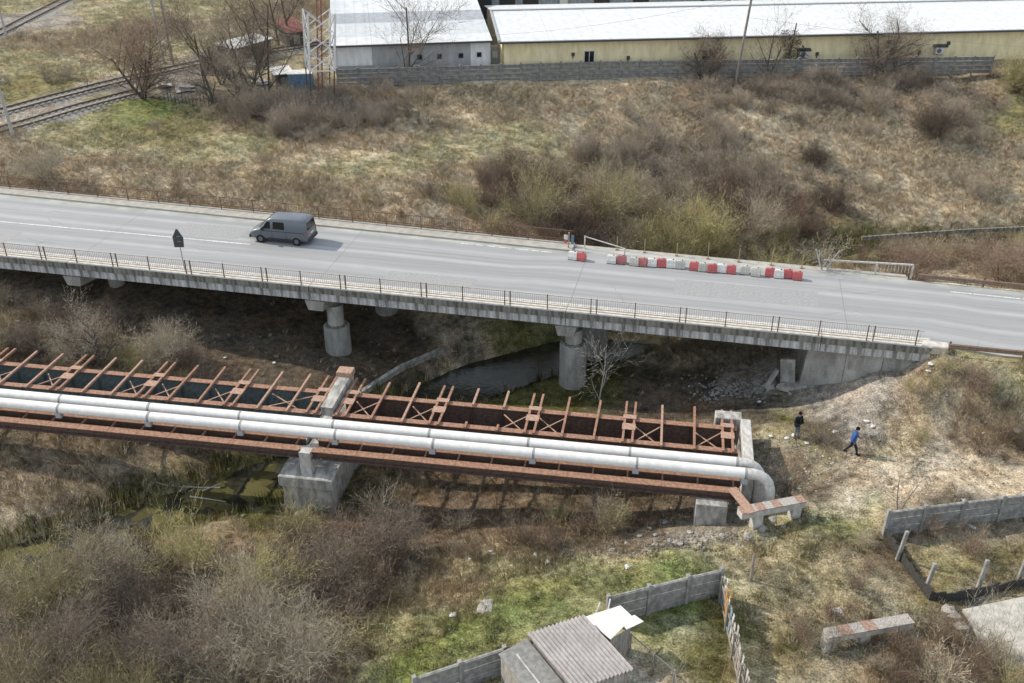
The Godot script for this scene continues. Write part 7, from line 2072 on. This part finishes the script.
	for i in 3:
		var b := mb()
		var pts := []
		for j in 14: pts.append(Vector3(cos(TAU * j / 14), 0, sin(TAU * j / 14) * 0.7) * rng.randf_range(0.45, 1.1))
		for j in 14: b.tri(Vector3(0, 0.02, 0), pts[(j + 1) % 14], pts[j])
		wm.append(b.mesh())
	scatter("water_weed", "olive weed floating on the slow water below the pipe bridge", "weed", wm, wx, wc, veg("weed", Color(1, 1, 1), 0.0))
	# reeds along the brook
	rng.seed = 9
	var rx := []; var rc := []
	for i in brook.size() - 1:
		for k in 70:
			var a: Vector3 = brook[i].lerp(brook[i + 1], r.randf())
			var d: Vector3 = (brook[i + 1] - brook[i]).normalized()
			var side := Vector3(-d.z, 0, d.x) * (1.0 if r.randf() < 0.5 else -1.0)
			var p: Vector3 = a + side * (brook_w[i] + r.randf_range(-0.2, 1.0))
			if i < 10 and i > 3 and r.randf() < 0.75: continue
			var sc := r.randf_range(0.7, 1.3)
			rx.append(Transform3D(Basis(Vector3.UP, r.randf() * TAU).scaled(Vector3(sc, sc * 1.3, sc)), Vector3(p.x, gy(p.x, p.z) - 0.05, p.z)))
			var v := r.randf_range(0.7, 1.1)
			rc.append(Color(0.38 * v, 0.33 * v, 0.17 * v) if r.randf() < 0.6 else Color(0.20 * v, 0.215 * v, 0.07 * v))
	var rm := []
	for i in 2: rm.append(tuft_mesh(360 + i, 24, 0.8, 0.012, 0.5, 0.5))
	scatter("reeds", "dry and greening reeds along the brook edges", "reeds", rm, rx, rc, veg("reed", Color(1, 1, 1), 0.3))

# ---------------------------------------------------------------- litter, stones, banks
func lump(sd: int, rad: float, flat: float) -> ArrayMesh:
	rng.seed = sd
	var b := mb()
	var pts := []
	for i in 5:
		var row := []
		for j in 7:
			var a := PI * i / 4.0; var t := TAU * j / 7.0
			var k := rad * rng.randf_range(0.65, 1.2)
			row.append(Vector3(sin(a) * cos(t), cos(a) * flat, sin(a) * sin(t)) * k)
		pts.append(row)
	for i in 4:
		for j in 7:
			var q := (j + 1) % 7
			b.quad(pts[i][j], pts[i][q], pts[i + 1][q], pts[i + 1][j])
	return b.mesh()

const ORD := ["first", "second", "third", "fourth", "fifth", "sixth", "seventh", "eighth", "ninth", "tenth", "eleventh"]
func make_litter() -> void:
	var white := mat("white plastic scrap", Color(0.55, 0.55, 0.54), Color(0.74, 0.74, 0.73), 0.4, 0.6)
	var grey := mat("grey rag", Color(0.14, 0.15, 0.16), Color(0.34, 0.35, 0.36), 0.5, 0.8)
	var stone := mat("stone", Color(0.24, 0.22, 0.20), Color(0.42, 0.40, 0.37), 0.6, 0.95)
	var shapes := []
	for i in 4: shapes.append(lump(400 + i, 0.22, 0.45))
	var rocks := []
	for i in 4: rocks.append(lump(410 + i, 0.28, 0.7))
	var n := 0
	for q in [
		[[Vector2(-34.12, -61.06), Vector2(-19.28, -58.26), Vector2(-15.92, -57.78)], white, "white plastic scrap on the dark ground between the bridges"],
		[[Vector2(15.31, -52.35), Vector2(15.66, -47.15), Vector2(16.12, -47.4), Vector2(16.6, -46.46), Vector2(17.94, -46.51), Vector2(18.47, -47.41), Vector2(20.29, -47.81), Vector2(20.48, -47.33), Vector2(14.89, -47.63), Vector2(24.18, -49.92), Vector2(23.99, -49.56)], white, "white plastic scrap on the bank by the bridge abutment"],
		[[Vector2(28.16, -46.2), Vector2(22.98, -39.21), Vector2(14.64, -33.39)], white, "white plastic sheet scrap lying on the ground at the right"],
		[[Vector2(-2.12, -38.8), Vector2(-1.07, -39.29), Vector2(-4.27, -38.4), Vector2(-2.7, -33.86), Vector2(5.51, -36.64), Vector2(-7.38, -33.34), Vector2(1.72, -37.63), Vector2(1.15, -38.47), Vector2(-6.17, -36.1)], white, "white plastic scrap on the meadow and its brushy edge"],
		[[Vector2(-1.79, -105.48), Vector2(-2.62, -104.77), Vector2(-15.62, -104), Vector2(-28.22, -99.27)], white, "white rubbish lying at the foot of the warehouse fence"],
		[[Vector2(-15.1, -36.79), Vector2(-16.08, -30.96)], white, "white scrap caught in the thicket"],
		[[Vector2(7.17, -40.74), Vector2(7.31, -39.89), Vector2(7.92, -38.99), Vector2(6.01, -38.05), Vector2(8.02, -41.27), Vector2(13.64, -39.47), Vector2(13.03, -38.56), Vector2(9.33, -38.52)], grey, "dark grey rag or bag on the rubble below the pipe abutment"],
		[[Vector2(15.08, -43.81), Vector2(15.3, -42.78)], mat("teal rag", Color(0.25, 0.36, 0.33), Color(0.42, 0.50, 0.47), 0.5, 0.8), "pale teal rubbish behind the capped concrete beam"]]:
		for p in q[0]:
			var o := put("plastic_scrap", shapes[n % 4], q[1])
			var sc := rng.randf_range(0.4, 0.8)
			if n in [14, 15, 16]: sc *= 1.7
			o.position = G(p, 0.06)
			o.rotation.y = rng.randf() * TAU
			o.scale = Vector3(sc * 1.3, sc, sc)
			var lb: String = q[2]
			if q[0].size() > 1:
				# told apart by their order across the picture
				var rank := 0
				for e in q[0]:
					if e.x / -e.y < p.x / -p.y: rank += 1
				lb += ", " + ORD[rank] + " from the left"
			tag(o, lb, "litter", "litter: " + q[2])
			n += 1
	n = 0
	for q in [[[Vector2(-1.19, -34.03)], "broad grey stone lying alone on the green meadow", 1.5], [[Vector2(6.56, -40.01), Vector2(7.97, -39.9), Vector2(9.07, -39.83), Vector2(9.67, -39), Vector2(10.57, -39.28), Vector2(7.14, -38.76), Vector2(4.98, -38.52), Vector2(11.17, -38.36), Vector2(8.36, -38.6), Vector2(5.8, -39.19)], "grey stone in the rubble strip below the pipe abutment", 0.5], [[Vector2(12.6, -39.49), Vector2(11.78, -38.91), Vector2(13.24, -40.09)], "grey stone under the capped concrete beam", 0.9], [[Vector2(16.42, -54.32), Vector2(15.81, -54.93), Vector2(17.18, -53.62)], "grey concrete lump at the foot of the road abutment", 1.6], [[Vector2(19.74, -33.01), Vector2(19.81, -32.39), Vector2(19.58, -33.38)], "pale concrete block beside the plot corner", 1.1]]:
		for p in q[0]:
			var o := put("stone", rocks[n % 4], stone)
			var sc: float = q[2] * rng.randf_range(0.8, 1.3)
			o.position = G(p, 0.02)
			o.rotation.y = rng.randf() * TAU
			o.scale = Vector3(sc * 1.2, sc * (0.35 if n == 0 else 0.8), sc)
			var lb: String = q[1]
			if q[0].size() > 1:
				var rank := 0
				for e in q[0]:
					if e.x / -e.y < p.x / -p.y: rank += 1
				lb += ", " + ORD[rank] + " from the left"
			tag(o, lb, "stone", "stones: " + q[1] if q[0].size() > 1 else "")
			n += 1
	# loose rubble strip, too small to count
	var xs := []; var cs := []
	rng.seed = 21
	for i in 520:
		var t := rng.randf()
		var a := Vector2(Vector2(2.4, -38.69)).lerp(Vector2(12.35, -38.82), t) + Vector2(rng.randf_range(-0.5, 0.5), rng.randf_range(-0.8, 0.8))
		var sc := rng.randf_range(0.08, 0.32)
		xs.append(Transform3D(Basis(Vector3.UP, rng.randf() * TAU).scaled(Vector3(sc, sc, sc)), G(a)))
		var v := rng.randf_range(0.5, 1.2)
		cs.append(Color(0.26 * v, 0.235 * v, 0.205 * v))
	for i in 500:
		var a := Vector2(Vector2(14.91, -54.54)) + Vector2(rng.randfn(0, 1.6), rng.randfn(0, 0.8))
		var sc := rng.randf_range(0.12, 0.5)
		xs.append(Transform3D(Basis(Vector3.UP, rng.randf() * TAU).scaled(Vector3(sc, sc, sc)), G(a)))
		var v := rng.randf_range(0.5, 1.1)
		cs.append(Color(0.34 * v, 0.33 * v, 0.31 * v))
	for i in 900:
		var a := Vector2(Vector2(18.9, -44.25)) + Vector2(rng.randfn(0, 5.0), rng.randfn(0, 1.8))
		if not allowed(a.x, a.y, false): continue
		var sc := rng.randf_range(0.08, 0.3)
		xs.append(Transform3D(Basis(Vector3.UP, rng.randf() * TAU).scaled(Vector3(sc, sc, sc)), G(a)))
		var v := rng.randf_range(0.6, 1.15)
		cs.append(Color(0.42 * v, 0.36 * v, 0.29 * v))
	scatter("rubble", "loose rubble and clods along the bank and the dirt path", "rubble", rocks, xs, cs, veg("rubble grains", Color(1, 1, 1), 0.0))
	# concrete coping along the brook bank
	var conc := mat("pier concrete", Color.WHITE, Color.WHITE)
	var o := thing("bank_coping", "long concrete coping slanting down the bank under both bridges", "kerb", Vector3.ZERO)
	var run := [Vector2(-11.82, -43.13), Vector2(-10.44, -46.16), Vector2(-8.99, -49.11), Vector2(-11.06, -54.35), Vector2(-7.64, -58.78), Vector2(-4.64, -61.34)]
	for i in [0, 1, 3, 4]:
		var a := G(run[i], 0.12); var c := G(run[i + 1], 0.12)
		var k := int(a.distance_to(c) / 2.0) + 1
		for j in k:
			var b := mb()
			b.bar(a.lerp(c, float(j) / k + 0.004), a.lerp(c, float(j + 1) / k - 0.004), 0.3, 0.4)
			build(b, "coping_stone", conc, o)
	o = thing("channel_wall", "thin concrete edge of the channel beyond the road", "wall", Vector3.ZERO)
	var cr := [Vector3(30.69, -5.9, -81.14), Vector3(34.7, -5.9, -81.82), Vector3(39.91, -5.9, -82.73), Vector3(45.92, -5.9, -83.42), Vector3(55.16, -5.9, -84.6)]
	for i in cr.size() - 1:
		var b := mb()
		b.bar(cr[i] - Vector3(0, 0.12, 0), cr[i + 1] - Vector3(0, 0.12, 0), 0.22, 0.34)
		build(b, "wall_length", mats["stained deck edge"], o)
	# torn concrete sheets by the abutment
	o = thing("broken_slab", "broken upright concrete slab leaning at the foot of the road abutment", "slab", G(Vector2(17.3, -53.89)), -0.3)
	var bb := mb(); bb.cbox(Vector3(0, 0.8, 0), Vector3(0.9, 2.1, 0.25), 0.03, Basis(Vector3(0, 0, 1), 0.12)); build(bb, "slab", conc, o)
	bb = mb(); bb.cbox(Vector3(0.7, 0.25, 0.4), Vector3(1.2, 0.22, 0.7), 0.03, Basis(Vector3(0, 0, 1), 0.35)); build(bb, "fragment", conc, o)
	bb = mb(); bb.cbox(Vector3(-0.9, 0.4, 0.1), Vector3(0.3, 1.3, 0.3), 0.03, Basis(Vector3(0, 0, 1), -0.35)); build(bb, "fragment", conc, o)
	# pale concrete pad at the right edge
	var pad := mat("pale pad", Color(0.34, 0.325, 0.29), Color(0.50, 0.48, 0.44), 3.0, 0.9)
	bb = mb()
	var pp := [G(Vector2(20.2, -33.38), 0.10), G(Vector2(23.91, -34.35), 0.10), G(Vector2(25, -31.57), 0.10), G(Vector2(20.8, -29.83), 0.10), G(Vector2(20.28, -31.08), 0.10)]
	for i in pp.size(): pp[i].y = -3.62
	for i in range(1, 4): bb.tri(pp[0], pp[i], pp[i + 1])
	for i in 5:
		var a: Vector3 = pp[i]; var c: Vector3 = pp[(i + 1) % 5]
		bb.quad(a, c, c - Vector3(0, 0.4, 0), a - Vector3(0, 0.4, 0))
	structure(build(bb, "concrete_pad", pad), "pale concrete pad at the right picture edge")
	# fallen branches in the brook below the pipe bridge
	var bl := mb()
	rng.seed = 61
	for i in 9:
		var a := G(Vector2(-18.51, -46.42), 0.5) + Vector3(rng.randf_range(-2, 2), 0, rng.randf_range(-1, 1))
		bl.tube(a, a + Vector3(rng.randf_range(-2.4, 2.4), rng.randf_range(-0.2, 0.8), rng.randf_range(-0.8, 0.8)), 0.045, 0.015, 5)
	tag(build(bl, "fallen_branches", mats["pale bark"]), "pale fallen branches lying over the brook below the pipe bridge", "branches")

# ---------------------------------------------------------------- scene
func _ready() -> void:
	var cam := Camera3D.new()
	cam.name = "camera"
	cam.position = Vector3(0, 28.6, 0)
	cam.rotation_degrees = Vector3(-29, 0, 0)
	cam.fov = 37.71
	cam.near = 0.5
	cam.far = 2500.0
	add_child(cam)
	cam.current = true
	var env := Environment.new()
	var sky := Sky.new()
	var sm := ProceduralSkyMaterial.new()
	sm.sky_top_color = Color(0.64, 0.685, 0.74)
	sm.sky_horizon_color = Color(0.90, 0.92, 0.93)
	sm.sky_curve = 0.18
	sm.ground_horizon_color = Color(0.60, 0.60, 0.58)
	sm.ground_bottom_color = Color(0.30, 0.27, 0.22)
	sm.sky_energy_multiplier = 1.0
	sky.sky_material = sm
	env.background_mode = Environment.BG_SKY
	env.sky = sky
	env.background_energy_multiplier = 1.25
	env.tonemap_mode = Environment.TONE_MAPPER_LINEAR
	env.tonemap_exposure = 1.48
	env.sdfgi_enabled = true
	env.ssao_enabled = true
	env.ssil_enabled = true
	var we := WorldEnvironment.new()
	we.name = "environment"
	we.environment = env
	add_child(we)
	var sun := DirectionalLight3D.new()
	sun.name = "sun"
	sun.light_energy = 1.05
	sun.light_color = Color(1.0, 0.955, 0.88)
	sun.light_angular_distance = 0.8
	sun.shadow_enabled = true
	add_child(sun)
	sun.look_at_from_position(Vector3(-12, 10, -4.7), Vector3.ZERO)
	bump_tex = ImageTexture.create_from_image(bump_image())
	make_heights()
	make_covers()
	print("terrain ", Time.get_ticks_msec())
	make_ground()
	print("ground ", Time.get_ticks_msec())
	make_water()
	make_road()
	make_road_bridge()
	make_pipe_bridge()
	capped_beam("low concrete beam with rust stained cap on two legs by the pipe elbow", Vector3(11.34, -2.9, -39.43), Vector3(14.77, -2.9, -40.39), 0.5, 0.36, [1, 0, 1, 0, 1, 0, 0, 1], [0.28, 0.88])
	capped_beam("low concrete beam with alternating rust and grey caps in the bottom right brush", Vector3(13.38, -2.95, -31.22), Vector3(17.36, -3.05, -32.2), 0.5, 0.3, [0, 1, 0, 1, 0, 0, 0], [0.05, 0.45, 0.93])
	make_fences()
	make_sheds()
	make_buildings()
	make_far_things()
	make_van()
	make_road_objects()
	make_people()
	print("objects ", Time.get_ticks_msec())
	make_trees()
	make_litter()
	make_vegetation()
	print("done ", Time.get_ticks_msec())

func bump_image() -> Image:
	var f := FastNoiseLite.new()
	f.seed = 17; f.frequency = 0.06; f.fractal_octaves = 4
	return f.get_seamless_image(256, 256)
